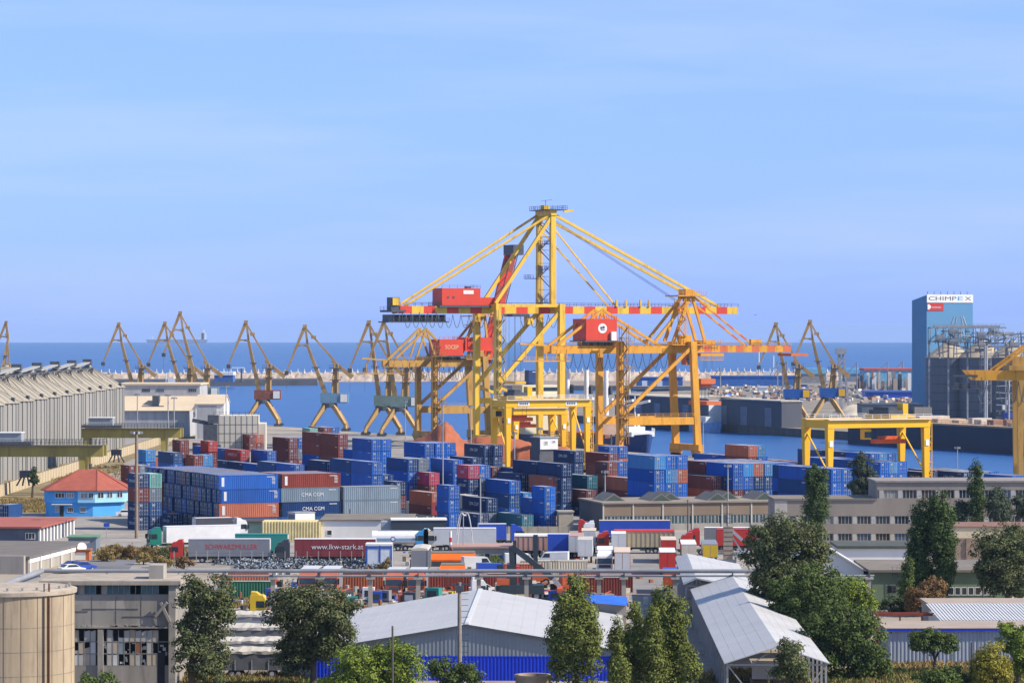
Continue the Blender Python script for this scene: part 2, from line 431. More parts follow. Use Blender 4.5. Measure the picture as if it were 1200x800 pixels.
# ---- tall quay crane with the peaked mast
def tall_crane():
    y0 = 1130.0; fr = CraneFrame(quay_x(y0), y0)
    r = thing('quay_crane', 'tallest yellow ship-to-shore crane with peaked mast and red and yellow striped boom lowered level', 'quay crane', (fr.bx, fr.by, 0), AU, 'container quay cranes')
    W_ = 17.0; gL = fr.u(583, 0); zt = fr.z(356, 0, 0)
    zg0, zg1 = fr.z(367.5, 0, 8.5), fr.z(359, 0, 8.5)
    for uu in (0, gL):
        for vv in (0, W_):
            m = MB(); m.beam((uu, vv, 4.2), (uu, vv, 12), 1.5, 1.9, 1.9, 2.1); m.beam((uu, vv, 12), (uu, vv, zt), 1.9, 2.1)
            m.build('leg', CY1, r)
        MB().box(uu-0.9, uu+0.9, -3, W_+3, 2.1, 4.2).build('sill_beam', CY1, r)
        MB().box(uu-0.8, uu+0.8, 0.95, W_-0.95, zt-2.4, zt-0.2).build('cross_beam', CY1, r)
    bogies(r, (0, gL), (0, W_), CY1)
    for vv in (0, W_):
        MB().beam((gL+0.9, vv, 15.5), (-0.9, vv, 15.5), 1.3, 1.8).build('portal_beam', CY1, r)
        MB().beam((gL+0.9, vv, zt-0.6), (-0.9, vv, zt-0.6), 1.1, 1.0).build('tie_beam', CY1, r)
        MB().beam((gL+1, vv, 22), (-1, vv, zt-3), 1.1, 1.2).build('diagonal_brace', CY1, r)
        MB().beam((gL+1, vv, 20), ((gL)*0.5, vv, 16.3), 0.8, 0.9).build('diagonal_brace', CY1, r)
    # striped girder, two beams
    uL, uR = fr.u(464, 8.5), fr.u(859, 8.5)
    n = 30; du = (uR-uL)/n
    for vv in (5.6, 11.4):
        ys, rs = MB(), MB()
        for i in range(n):
            (rs if i % 2 == 0 else ys).box(uL+i*du, uL+(i+1)*du, vv-0.75, vv+0.75, zg0, zg1)
        multi('boom_girder', [(ys, CY1), (rs, CRED)], r)
    t = MB()
    for i in range(0, n+1, 3): t.box(uL+i*du-0.3, uL+i*du+0.3, 6.36, 10.64, zg0+0.3, zg1-0.5)
    t.build('girder_tie', CY1, r)
    rl = MB(); railing(rl, [(uL, 4.7, zg1), (uR, 4.7, zg1)], 1.1, 2.6); railing(rl, [(uL, 12.3, zg1), (uR, 12.3, zg1)], 1.1, 2.6)
    rl.build('railing', STEEL, r)
    # landside end platform with winch and hanging cable gallery
    u0 = fr.u(452, 8.5)
    e = MB(); e.box(u0, uL+1.5, 3.5, 13.5, zg0+0.4, zg0+1.1); e.box(u0+0.6, u0+3.4, 5, 9, zg0+1.1, zg1+2.8)
    for k in range(9): e.box(uL-3+k*2.3, uL-2.55+k*2.3, 4.2, 12.8, zg0-2.6, zg0-0.4)
    e.box(u0-0.8, uL+17, 4, 13, zg0-3.0, zg0-2.6); railing(e, [(u0-0.8, 3.9, zg0-2.6), (uL+17, 3.9, zg0-2.6)], 1.1, 1.6)
    for k in range(6): e.beam((u0+1+k*3, 4, zg0-2.6), (u0+1+k*3, 4, zg0+0.4), 0.18)
    railing(e, [(u0, 3.6, zg0+1.1), (u0, 13.4, zg0+1.1)])
    e.build('end_platform', STEEL, r)
    MB().box(u0+0.9, u0+3.0, 4.6, 6.6, zg1+0.2, zg1+2.6).build('winch_housing', CY1, r)
    f = MB(); festoon(f, uL+1, uL+33, 4.4, zg0-0.4, 11, 4.3); f.build('festoon_cable', STEEL, r)
    f = MB(); festoon(f, gL+10, gL+24, 4.4, zg0-0.3, 4, 4.4); f.build('festoon_cable', STEEL, r)
    # machinery house
    a = fr.u(518, 4); b = fr.u(563, 4); zb, zh = fr.z(357.5, a, 4), fr.z(337.5, a, 4)
    h_ = MB().box(a, b, 4, 12, zb, zh).build('machinery_house', CRED, r)
    MB().box(a+8.5*0.9, a+11.3, 3.96, 3.995, zh-1.9, zh-0.7).build('sign_board', WHITE, h_)
    for k in (0.16, 0.30): MB().tube((a+(b-a)*k, 4.02, zb+2.6), (a+(b-a)*k, 3.9, zb+2.6), 0.4, k=10).build('vent', STEEL, h_)
    MB().box(b-4, b-2.4, 6, 8, zh, zh+0.7).build('roof_vent', STEEL, h_)
    rl = MB(); railing(rl, [(a, 4.1, zh), (b, 4.1, zh), (b, 11.9, zh)], 1.0, 2.5, 0.04); rl.build('roof_railing', STEEL, h_)
    MB().box(b+0.2, b+5.5, 4.5, 11, zb, zb+2.6).build('hoist_house', CRED, r)
    d = MB().box(a-1.2, b+6, 3.2, 13, zb-0.7, zb-0.05); railing(d, [(a-1, 3.3, zb-0.05), (a-1, 12.9, zb-0.05)]); d.build('house_deck', STEEL, r)
    # mast and stays
    za = fr.z(250, 0, 5)
    cols = [(-1.7, 3.0), (-1.7, 13.6)]
    for uu, vv in cols: MB().beam((uu, vv, zt-0.1), (uu, vv, za), 1.9, 1.7, 1.7, 1.5).build('mast_column', CY1, r)
    MB().box(-2.7, -0.7, 2, 14.6, za-0.8, za+1.0).build('mast_head', CY1, r)
    hd = MB().box(-4.5, 2.8, 1.2, 15.4, za+1.0, za+1.25); railing(hd, [(-4.5,1.2,za+1.25),(2.8,1.2,za+1.25),(2.8,15.4,za+1.25),(-4.5,15.4,za+1.25),(-4.5,1.2,za+1.25)], 1.2, 1.5)
    hd.beam((-2,8,za+1.2),(-2,8,za+4.4),0.15); hd.beam((-3.5,8,za+4.2),(0.5,8,za+4.6),0.12)
    hd.build('mast_platform', STEEL, r)
    MB().beam((2.8, 4, za+0.6), (6.2, 4, za+1.0), 0.5, 0.7).build('mast_davit', CY1, r)
    MB().box(-3.4,-1.4,6,9,za+1.25,za+2.7).build('sheave_block', CY1, r)
    for uu, vv in cols:
        MB().beam((uu-0.3, vv, za-1), (gL+0.6, vv, zt+0.2), 1.0, 1.1).build('mast_strut', CY1, r)
    s1 = fr.u(474, 5.6); s2 = fr.u(843, 5.6); s3 = fr.u(722, 5.6)
    for vv in (3.0, 13.6):
        v2 = 5.6 if vv < 8 else 11.4
        MB().tube((-1.7, vv, za), (s1, v2, zg1), 0.42, k=8).build('back_stay', CY1, r)
        MB().beam((-1.2, vv, za-0.5), (s2, v2, zg1), 0.75, 0.9).build('fore_stay', CY1, r)
        MB().beam((-1.2, vv, za-5.2), (s3, v2, zg1), 0.4, 0.5).build('inner_stay', CY1, r)
    w = MB()
    for k in (7, 8.2, 9.4): w.tube((-1.2, k, za-1), (fr.u(795, 8.5), k, zg1+1.5), 0.06, k=4)
    w.build('hoist_rope', STEEL, r)
    st = MB(); stairs(st, -1.7, 8.2, zt+0.3, za-2, 4.6, 1.4, 4.4)
    for zz in (zt+0.4, zt+0.38*(za-zt), zt+0.66*(za-zt)):
        st.box(-3.4, 0, 4.2, 12.6, zz, zz+0.15); railing(st, [(-3.4,4.2,zz+.15),(-3.4,12.6,zz+.15)], 1.1, 1.6); railing(st, [(0,4.2,zz+.15),(0,12.6,zz+.15)], 1.1, 1.6)
    zz = zt+0.28*(za-zt); st.box(-6.2,-2.7,11,16,zz,zz+0.2); railing(st, [(-6.2,11,zz+.2),(-6.2,16,zz+.2),(-2.7,16,zz+.2)],1.1,1.2)
    st.build('mast_stair', STEEL, r)
    st = MB(); stairs(st, gL+0.4, -2.1, 5, zt-2, 2.6, 1.5, 3.4); st.build('leg_stair', mat('stair_steel',(0.36,0.27,0.10),0.7,0.3,0.5), r)
    # trolley and cab
    tq = fr.u(605, 8.5)
    MB().box(tq-3, tq+3, 5, 12, zg0-1.0, zg0-0.1).build('trolley', STEEL, r)
    c = MB().box(tq+3, tq+5.4, 6, 9, zg0-3.6, zg0-1.0).build('operator_cab', CY1, r)
    MB().box(tq+5.42, tq+5.45, 6.2, 8.8, zg0-3.2, zg0-1.6).build('window', GLASS, c)
    w = MB()
    for k in (0.5, 2.5): 
        for v_ in (6,11): w.tube((tq-2+k, v_, zg0-1), (tq-2+k, v_, 22), 0.05, k=4)
    w.build('hoist_rope', STEEL, r)
    MB().box(tq-2.5, tq+1.5, 4, 13, 21.2, 22).build('spreader', CY1, r)
    # gangway lights along the boom
    for px in (722, 733, 750, 760, 791):
        uu = fr.u(px, 5); MB().box(uu-0.3, uu+0.3, 4.4, 5.0, zg1, zg1+2.2).build('floodlight_bracket', CY1, r)
    return r
tall_crane()

# ---- shorter quay cranes of an older type: low A-frame and a rear tower over the red house
def short_crane(y0, name_label, gauge, zg, W_, ub, uf, raised, house, sign, ym, boomstripe):
    fr = CraneFrame(quay_x(y0), y0)
    r = thing('quay_crane', name_label, 'quay crane', (fr.bx, fr.by, 0), AU, 'container quay cranes')
    gL = -gauge; vm = W_/2
    for uu, flare in ((0, 1.6), (gL, 0.0)):
        for vv in (0, W_):
            m = MB(); m.beam((uu+flare, vv, 4.0), (uu, vv, zg+1.2), 1.7, 2.0); m.build('leg', ym, r)
        MB().box(uu+flare-0.9, uu+flare+0.9, -2.5, W_+2.5, 2.1, 4.0).build('sill_beam', ym, r)
    bogies(r, (1.6, gL), (0, W_), ym)
    zp = 11.3
    for vv in (0, W_):
        MB().beam((gL+0.9, vv, zp), (0.3, vv, zp), 1.4, 2.3).build('portal_beam', ym, r)
        MB().beam((gL+1.0, vv, zp+2), (-0.8, vv, zg-0.8), 0.9, 1.0).build('diagonal_brace', ym, r)
    rl = MB(); railing(rl, [(gL+1, -0.8, zp+1.2), (0, -0.8, zp+1.2)], 1.1, 2.4); rl.build('portal_railing', ym, r)
    for uu in (gL, 0): MB().box(uu-0.8, uu+0.8, 1.0, W_-1.0, zg+0.1, zg+1.2).build('cross_beam', ym, r)
    # fixed girder
    g0, g1 = zg-2.4, zg
    for vv in (vm-2.8, vm+2.8):
        MB().box(ub, 3.0 if raised else 3.0, vv-0.7, vv+0.7, g0, g1).build('girder', ym, r)
    rl = MB(); railing(rl, [(ub, vm-3.9, g1), (3, vm-3.9, g1)], 1.1, 2.4); rl.build('girder_railing', ym, r)
    tp = MB().beam((ub-9, vm, g1+0.6), (ub, vm, g1), 0.8, 0.5); tp.box(ub-9.5, ub+6, vm-4, vm+4, g0-2.4, g0-2.1)
    railing(tp, [(ub-9.5, vm-4, g0-2.1), (ub+6, vm-4, g0-2.1)], 1.1, 1.8)
    for k in range(5): tp.beam((ub-8.5+k*3.4, vm-3.5, g0-2.1), (ub-8.5+k*3.4, vm-3.5, g0+1.2), 0.2)
    tp.build('end_platform', ym, r)
    f = MB(); festoon(f, ub+4, -4, vm-4.2, g0, 13, 4.6); f.build('festoon_cable', STEEL, r)
    # house
    ha, hb, hh = house
    hs = MB().box(ha, hb, vm-4.2, vm+5.2, g1+1.5, g1+1.5+hh).build('machinery_house', CRED, r)
    dk = MB().box(ha-0.8, hb+1.2, vm-4.9, vm+5.8, g1+1.0, g1+1.47)
    for k in range(5): dk.box(ha+1+k*(hb-ha-2)/4-0.35, ha+1+k*(hb-ha-2)/4+0.35, vm-3.4, vm+3.4, g1, g1+1.0)
    dk.build('house_deck', STEEL, r)
    rl = MB(); railing(rl, [(ha, vm-4.1, g1+1.5+hh), (hb, vm-4.1, g1+1.5+hh), (hb, vm+5.1, g1+1.5+hh)], 1.0, 1.6); rl.build('roof_railing', CRED, hs)
    if sign == 'badge':
        cx_, cz_ = ha+(hb-ha)*0.53, g1+1.5+hh*0.56
        MB().tube((cx_, vm-4.2, cz_), (cx_, vm-4.26, cz_), 1.5, k=28).build('badge', WHITE, hs)
        b2 = MB(); b2.box(cx_-0.75, cx_-0.1, vm-4.30, vm-4.27, cz_-0.2, cz_+0.5); b2.box(cx_, cx_+0.7, vm-4.30, vm-4.27, cz_-0.1, cz_+0.7)
        b2.box(cx_-0.6, cx_+0.7, vm-4.30, vm-4.27, cz_-0.6, cz_-0.35); b2.build('badge_emblem', STEEL, hs)
        MB().box(hb-2.2, hb-0.5, vm-5.0, vm-4.25, g1+1.5, g1+4.2).build('control_box', WHITE, hs)
    elif sign:
        text_on(sign, hs, (ha+(hb-ha)*0.52, vm-4.24, g1+1.5+hh*0.33), 2.0, mat('lettering_cream',(0.72,0.52,0.28),0.6,0.05,1), 0.0, width=(hb-ha)*0.55)
    # rear tower over the house and A-frame over the waterside legs
    um = ((ha+hb)/2+1) if not raised else ha-4.5; ztw = g1+10.8
    for vv in (vm-3, vm+3):
        MB().beam((um-3.5, vv, g1+1), (um, vv, ztw), 0.5, 0.6).build('rear_tower_leg', ym, r)
        MB().beam((um+3.5, vv, g1+1), (um, vv, ztw), 0.5, 0.6).build('rear_tower_leg', ym, r)
        MB().beam((um, vv, ztw), (ub+2, vv, g1), 0.65, 0.75).build('rear_tie', ym, r)
    zap = g1+15.0
    for vv in (vm-3, vm+3):
        MB().beam((um, vv, ztw), (-9.5, vv, g1), 0.65, 0.75).build('mid_tie', ym, r)
        MB().beam((-11, vv, g1+1), (1.5, vv, zap), 0.65, 0.75).build('a_frame_back_leg', ym, r)
        MB().beam((-4.5, vv, g1+1.2), (1.0, vv, zap), 0.8, 0.9).build('a_frame_leg', ym, r)
        MB().beam((6.5 if not raised else 3.5, vv, g1+0.8), (2.0, vv, zap), 0.7, 0.8).build('a_frame_leg', ym, r)
    ap = MB().box(-3.5, 6.0, vm-4.5, vm+4.5, zap, zap+0.4); railing(ap, [(-3.5,vm-4.5,zap+.4),(6,vm-4.5,zap+.4),(6,vm+4.5,zap+.4)], 1.2, 1.5)
    ap.box(0, 3, vm-2.5, vm+2.5, zap+0.4, zap+2.2); ap.box(-4.5,-1,vm-4,vm,zap-3,zap-2.8); railing(ap,[(-4.5,vm-4,zap-2.8),(-1,vm-4,zap-2.8)],1.1,1.2)
    ap.build('a_frame_platform', ym, r)
    st = MB(); stairs(st, -2.2, vm-4.4, g1+0.2, zap-0.5, 2.2, 1.2, 2.6); st.build('a_frame_stair', ym, r)
    dkm = MB().box(-6, 5.5, vm-5.5, vm+5.5, g1+0.05, g1+0.35); railing(dkm, [(-6,vm-5.5,g1+.35),(5.5,vm-5.5,g1+.35),(5.5,vm+5.5,g1+.35)],1.2,1.5); dkm.box(-2.5,1,vm-4.5,vm-1.5,g1+.35,g1+3.2)
    dkm.build('hinge_deck', ym, r)
    st = MB(); stairs(st, gL+0.2, -2.3, 4.5, g1+6, 2.4, 1.6, 3.2)
    for zz in (zp+1.2, g0-5, g1+1.2): st.box(gL-2.4, gL+3.2, -3.4, -1.2, zz, zz+0.2); railing(st, [(gL-2.4,-3.4,zz+.2),(gL+3.2,-3.4,zz+.2)],1.1,1.3)
    st.build('leg_stair', mat('stair_amber',(0.30,0.17,0.05),0.7,0.3,0.5), r)
    # outreach boom
    if not raised:
        n = 12; u1 = 3.05; du = (uf-u1)/n
        for vv in (vm-2.8, vm+2.8):
            ys, rs = MB(), MB()
            for i in range(n): (ys if i % 2 == 0 else rs).box(u1+i*du, u1+(i+1)*du, vv-0.6, vv+0.6, g0+0.25, g1-0.1)
            multi('boom', [(ys, ym), (rs, CRED2)], r)
        n = 9
        for vv in (vm-2.8, vm+2.8):
            ys, rs = MB(), MB(); a_ = Vector((2.5, vv, zap)); b_ = Vector((uf-13, vv, g1))
            for i in range(n): (rs if i % 2 else ys).beam(a_+(b_-a_)*(i/n), a_+(b_-a_)*((i+1)/n), 0.4, 0.5)
            multi('fore_stay', [(ys, ym), (rs, CRED2)], r)
        rl = MB(); railing(rl, [(3.1, vm-3.7, g1-0.1), (uf, vm-3.7, g1-0.1)], 1.1, 2.4); rl.build('boom_railing', ym, r)
        MB().box(uf-0.4, uf+5.6, vm-4.4, vm+4.4, g0-1.0, g0-0.2).build('tip_platform', CRED2, r)
        hk = MB(); hk.box(uf-14, uf-10.5, vm-3.4, vm-2, g1, g1+1.8); hk.build('latch_block', ym, r)
        tq = 7.0
        tr = MB().box(tq-3, tq+5, vm-4.8, vm+4.8, g0-0.9, g0-0.1); tr.box(tq-3,tq+5,vm-4.8,vm-4.5,g0-2.2,g0-2.0); railing(tr, [(tq-3,vm-4.8,g0-2.0),(tq+5,vm-4.8,g0-2.0)],1.1,1.0)
        tr.box(tq-1,tq+3,vm-3,vm+3,g1,g1+1.6); railing(tr, [(tq-3,vm-4.6,g1),(tq+5,vm-4.6,g1)],1.6,0.9)
        tr.build('trolley', ym, r)
        cb = MB().box(tq-6.5, tq-3.3, vm-1.8, vm+1.4, g0-3.6, g0-0.5).build('operator_cab', CRED2, r)
        MB().box(tq-6.3, tq-3.5, vm-1.85, vm-1.81, g0-3.0, g0-1.5).build('window', GLASS, cb)
        z1 = fr.z(452, tq, vm); z2 = fr.z(476, tq, vm)
        w = MB()
        for du_ in (-1.4, 1.4):
            for v_ in (-2, 2): w.tube((tq+1+du_, vm+v_, g0-0.9), (tq+1+du_, vm+v_, z1+2), 0.05, k=4); w.tube((tq+1+du_*0.5, vm+v_*0.5, z1), (tq+1+du_*0.5, vm+v_*0.5, z2+2.0), 0.05, k=4)
        w.build('hoist_rope', STEEL, r)
        hb_ = MB().box(tq-1.6, tq+3.4, vm-2.4, vm+2.4, z1+0.6, z1+2.2); hb_.box(tq-0.6, tq+2.4, vm-1.6, vm+1.6, z1-0.4, z1+0.6); hb_.build('head_block', CRED2, r)
        MB().box(tq-1.6, tq+3.4, vm-6.1, vm+6.1, z2+0.5, z2+1.7).build('spreader', CRED2, r)
    else:
        q = raised                                   # boom pulled up steep
        n = 9; a0 = Vector((3.2, 0, g1-1.2)); b0_ = Vector(q)
        for vv in (vm-2.6, vm+2.6):
            ys, rs = MB(), MB()
            for i in range(n): (rs if i % 2 == 0 else ys).beam(a0+(b0_-a0)*(i/n)+Vector((0,vv,0)), a0+(b0_-a0)*((i+1)/n)+Vector((0,vv,0)), 1.1, 1.9)
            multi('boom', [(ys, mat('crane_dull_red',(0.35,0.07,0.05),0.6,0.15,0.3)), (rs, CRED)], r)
        ti = MB().box(q[0]-1.6, q[0]+2.4, vm-4.2, vm+4.2, q[2]-3, q[2]+0.6)
        ti.build('tip_platform', STEEL, r)
        lt = MB()
        for i in range(12):
            p_ = a0+(b0_-a0)*(i/12); lt.beam((p_.x+1.3, vm-3.2, p_.z), (p_.x+1.3, vm+3.2, p_.z), 0.2)
        for vv in (vm-3.2, vm+3.2): lt.beam((a0.x+1.3, vv, a0.z), (b0_.x+1.3, vv, b0_.z), 0.25)
        lt.build('boom_walkway', STEEL, r)
    return r
def text_mesh(s, size, mtl, bold=0.0, width=None):
    key = ('txt', s, size, mtl.name, width)
    if key in MATS: return MATS[key]
    c = bpy.data.curves.new('text', 'FONT'); c.body = s; c.size = size; c.align_x = 'CENTER'; c.align_y = 'BOTTOM'; c.extrude = 0.008; c.offset = 0.0
    c.resolution_u = 3
    o = bpy.data.objects.new('text', c); COL.objects.link(o)
    bpy.context.view_layer.update()
    me = bpy.data.meshes.new_from_object(o.evaluated_get(bpy.context.evaluated_depsgraph_get()))
    bpy.data.objects.remove(o); bpy.data.curves.remove(c)
    xs = [v.co.x for v in me.vertices]; w0 = max(xs)-min(xs); k = (width/w0) if width else 1.0
    cx = (max(xs)+min(xs))/2
    for v in me.vertices:
        x, y, z = v.co; v.co = ((x-cx)*k, -z, y)          # upright, facing local -y
    me.materials.clear(); me.materials.append(mtl); me.name = 'lettering'
    MATS[key] = me
    return me
def text_on(s, parent, loc, size, mtl, rz=0.0, bold=0.0, width=None, name='lettering'):
    return link(name, text_mesh(s, size, mtl, bold, width), parent, loc, rz)

_f2 = CraneFrame(quay_x(1044), 1044.0)
short_crane(1044.0, 'amber quay crane with red house bearing a round white badge and hanging orange spreader', -_f2.u(726, 0)-0.2, _f2.z(404.5, 0, 7), 14.5, _f2.u(641, 7), _f2.u(921, 7), None,
            (_f2.u(687, 3), _f2.u(723, 3), 6.6), 'badge', CY2, True)
_y3 = 1187.0; _f3 = CraneFrame(quay_x(_y3), _y3)
_q = _f3.p(601, 289, 7)
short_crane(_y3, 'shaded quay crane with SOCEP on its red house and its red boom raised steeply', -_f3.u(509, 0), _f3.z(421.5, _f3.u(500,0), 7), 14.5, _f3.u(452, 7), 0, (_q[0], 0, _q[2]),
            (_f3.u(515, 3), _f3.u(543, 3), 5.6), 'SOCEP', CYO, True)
_e = tag(MB().box(-5, 5, -3.5, 3.5, 0, 4.4).box(-5.4,5.4,-3.9,3.9,-0.4,-0.01).build('electrical_house', CRED), 'red electrical house on the crane girder behind the tallest crane legs', 'electrical house')
_p = _f3.p(556, 410, 7); _e.location = (_f3.bx+_p[0]*U[0]-7*U[1], _f3.by+_p[0]*U[1]+7*U[0], _p[2]); _e.rotation_euler = (0,0,AU)

# ---- level-luffing portal cranes
def portal_crane(px, pxtip, pytip, cabm, label, d=None, jib=+1, quay='q1', yb=None, beak=None, ym=CYP, slewk=0.0, root_off=None):
    if quay == 'q1':
        k = (px-600)/F; d = 528.85/(k+math.tan(TH)); 
    X = xat(px, d); s = F/d
    r = thing('portal_crane', label, 'harbour crane', (X, d, 0), 0, 'level-luffing harbour cranes')
    # portal: four splayed legs to a ring
    zr = 9.6
    for i, (sx, sy) in enumerate(((-1,-1),(1,-1),(1,1),(-1,1))):
        m = MB(); m.beam((sx*1.8, sy*1.8, zr), (sx*6.3, sy*5.4, 2.6), 1.5, 1.6, 1.0, 1.1); m.beam((sx*6.3, sy*5.4, 2.6), (sx*6.5, sy*5.5, 0.9), 1.0, 1.1)
        lg = m.build('leg', ym, r)
        MB().box(sx*6.5-1.6, sx*6.5+1.6, sy*5.5-0.5, sy*5.5+0.5, 0, 1.0).build('bogie', STEEL, lg)
    MB().lathe([(3.0, zr-0.6),(3.0, zr+1.0),(2.4, zr+1.2)], k=16).build('slewing_ring', STEEL, r)
    top = 13.0
    hs = MB().box(-3.4 if jib>0 else -4.6, 7.4 if jib>0 else 4, -2.4, 2.4, zr+1.2, zr+5.0)
    hs.build('machinery_house', cabm, r)
    cb = MB().box(4.4, 7.0, -2.75, -2.43, zr+1.6, zr+4.6).build('cab', WHITE if cabm.name != 'crane_blue' else CYB, r)
    # tower
    zt_ = zat(yb or 431, d)
    tw = MB()
    for sx in (-1, 1):
        for sy in (-1, 1): tw.beam((2.0+sx*1.0, sy*1.3, zr+5), (2.6+sx*0.6, sy*0.9, zt_+1.5), 0.55)
    zz = zr+5; k = 0
    while zz < zt_-1:
        tw.beam((1.2+0.02*k, -1.25, zz), (3.1, -1.15, zz+2.2), 0.25); tw.beam((1.2, 1.25, zz), (3.1, 1.15, zz+2.2), 0.25); zz += 2.2; k += 1
    tw.box(1.6, 3.6, -1.1, 1.1, zr+5, zt_); tw.build('tower', ym, r)
    pl = MB().box(0, 4.6, -2.4, 2.4, zt_-0.3, zt_); railing(pl, [(0,-2.4,zt_),(4.6,-2.4,zt_)], 1.1, 1.2); pl.box(0.2,4.4,-2.2,2.2,zr+10,zr+10.2); pl.build('tower_platform', STEEL, r)
    # jib from the deck, back-rope strut and beak: triangle given by photo-like proportions
    tx, tz = (pxtip-px)/s, zat(pytip, d)
    foot = Vector((-1.6, 0, zr+5.0)); head = Vector((tx+1.2, 0, tz-7.5)); tip = Vector((tx, 0, tz))
    jb = MB()
    for sy in (-1, 1): jb.beam(foot+Vector((0,sy*0.9,0)), head+Vector((0,sy*0.35,0)), 0.7, 1.7, 0.55, 1.0)
    for i in range(1, 9):
        p_ = foot+(head-foot)*(i/9); jb.beam(p_+Vector((0,-0.9,0)), p_+Vector((0,0.9,0)), 0.3)
    jb.build('jib', ym, r)
    md = foot+(head-foot)*0.55
    MB().box(md.x-1.4, md.x+1.6, -1.7, 1.7, md.z-0.1, md.z+0.15).build('jib_platform', STEEL, r)
    bt = Vector((beak[0], 0, beak[1])) if beak else Vector((tx-7, 0, tz-17))
    bk = MB(); bk.beam(tip+Vector((0.2,0,0.3)), head, 0.7, 0.8); bk.beam(tip, bt, 0.8, 1.3, 0.4, 0.5); bk.beam(head, tip+(bt-tip)*0.4, 0.5, 0.6)
    bk.box(tip.x-0.7, tip.x+0.9, -0.7, 0.7, tip.z-0.3, tip.z+0.9); bk.build('beak', ym, r)
    MB().box(bt.x-0.8, bt.x+0.8, -0.6, 0.6, bt.z-1.6, bt.z).build('hook_block', STEEL, r)
    bs = MB(); top_ = Vector((2.6, 0, zt_+2.0)); bs.beam(top_, tip, 0.55, 0.8, 0.45, 0.6)
    m_ = top_+(tip-top_)*0.72; bs.box(m_.x-0.9, m_.x+1.0, -0.9, 0.9, m_.z-0.7, m_.z+0.5); bs.build('back_strut', ym, r)
    cw = MB(); cw.beam((0.9, 0, zt_+2.8), (9.0, 0, zt_-3.6), 1.2, 1.0, 1.4, 1.9); cw.build('counterweight', ym, r)
    w = MB(); w.tube(bt, (bt.x, 0, max(3, bt.z-9)), 0.05, k=4); w.tube((tx-4.5,0,tz-8),(head.x,0,head.z+1),0.07,k=4); w.build('hoist_rope', STEEL, r)
    return r
CBR = mat('crane_cab_rust', (0.22,0.075,0.05), 0.7, 0.25, 0.4, rust=(0.12,0.06,0.04))
CBT = mat('crane_cab_teal', (0.15,0.22,0.21), 0.6, 0.15, 0.4)
CBB = mat('crane_cab_pale_blue', (0.13,0.25,0.36), 0.6, 0.15, 0.4)
CBU = mat('crane_blue', (0.02,0.10,0.36), 0.5, 0.12, 0.4)
portal_crane(5, 7, 378, CBT, 'portal crane at the far left edge behind the grain silos')
portal_crane(159, 139, 380, CBT, 'portal crane standing alone between the silos and the white warehouse')
portal_crane(216, 193, 379, CBT, 'portal crane with jib just left of the tallest jib over the warehouse')
portal_crane(236, 211, 367, CBT, 'portal crane with the tallest jib and pale teal house beside the warehouse')
portal_crane(308, 288, 378, CBR, 'portal crane with a rusty brown machinery house')
portal_crane(386, 357, 383, CBB, 'portal crane with a pale blue machinery house and white cab')
portal_crane(449, 432, 378, CBT, 'left one of two close portal cranes with teal houses')
portal_crane(468, 450, 377, CBT, 'right one of two close portal cranes with teal houses')
portal_crane(928, 909, 380, CBU, 'blue housed portal crane behind the amber boom tip across the basin', d=depth_for(497), quay=None)
portal_crane(970, 949, 377, CBU, 'blue housed portal crane beside the grey ship loader across the basin', d=depth_for(495), quay=None)

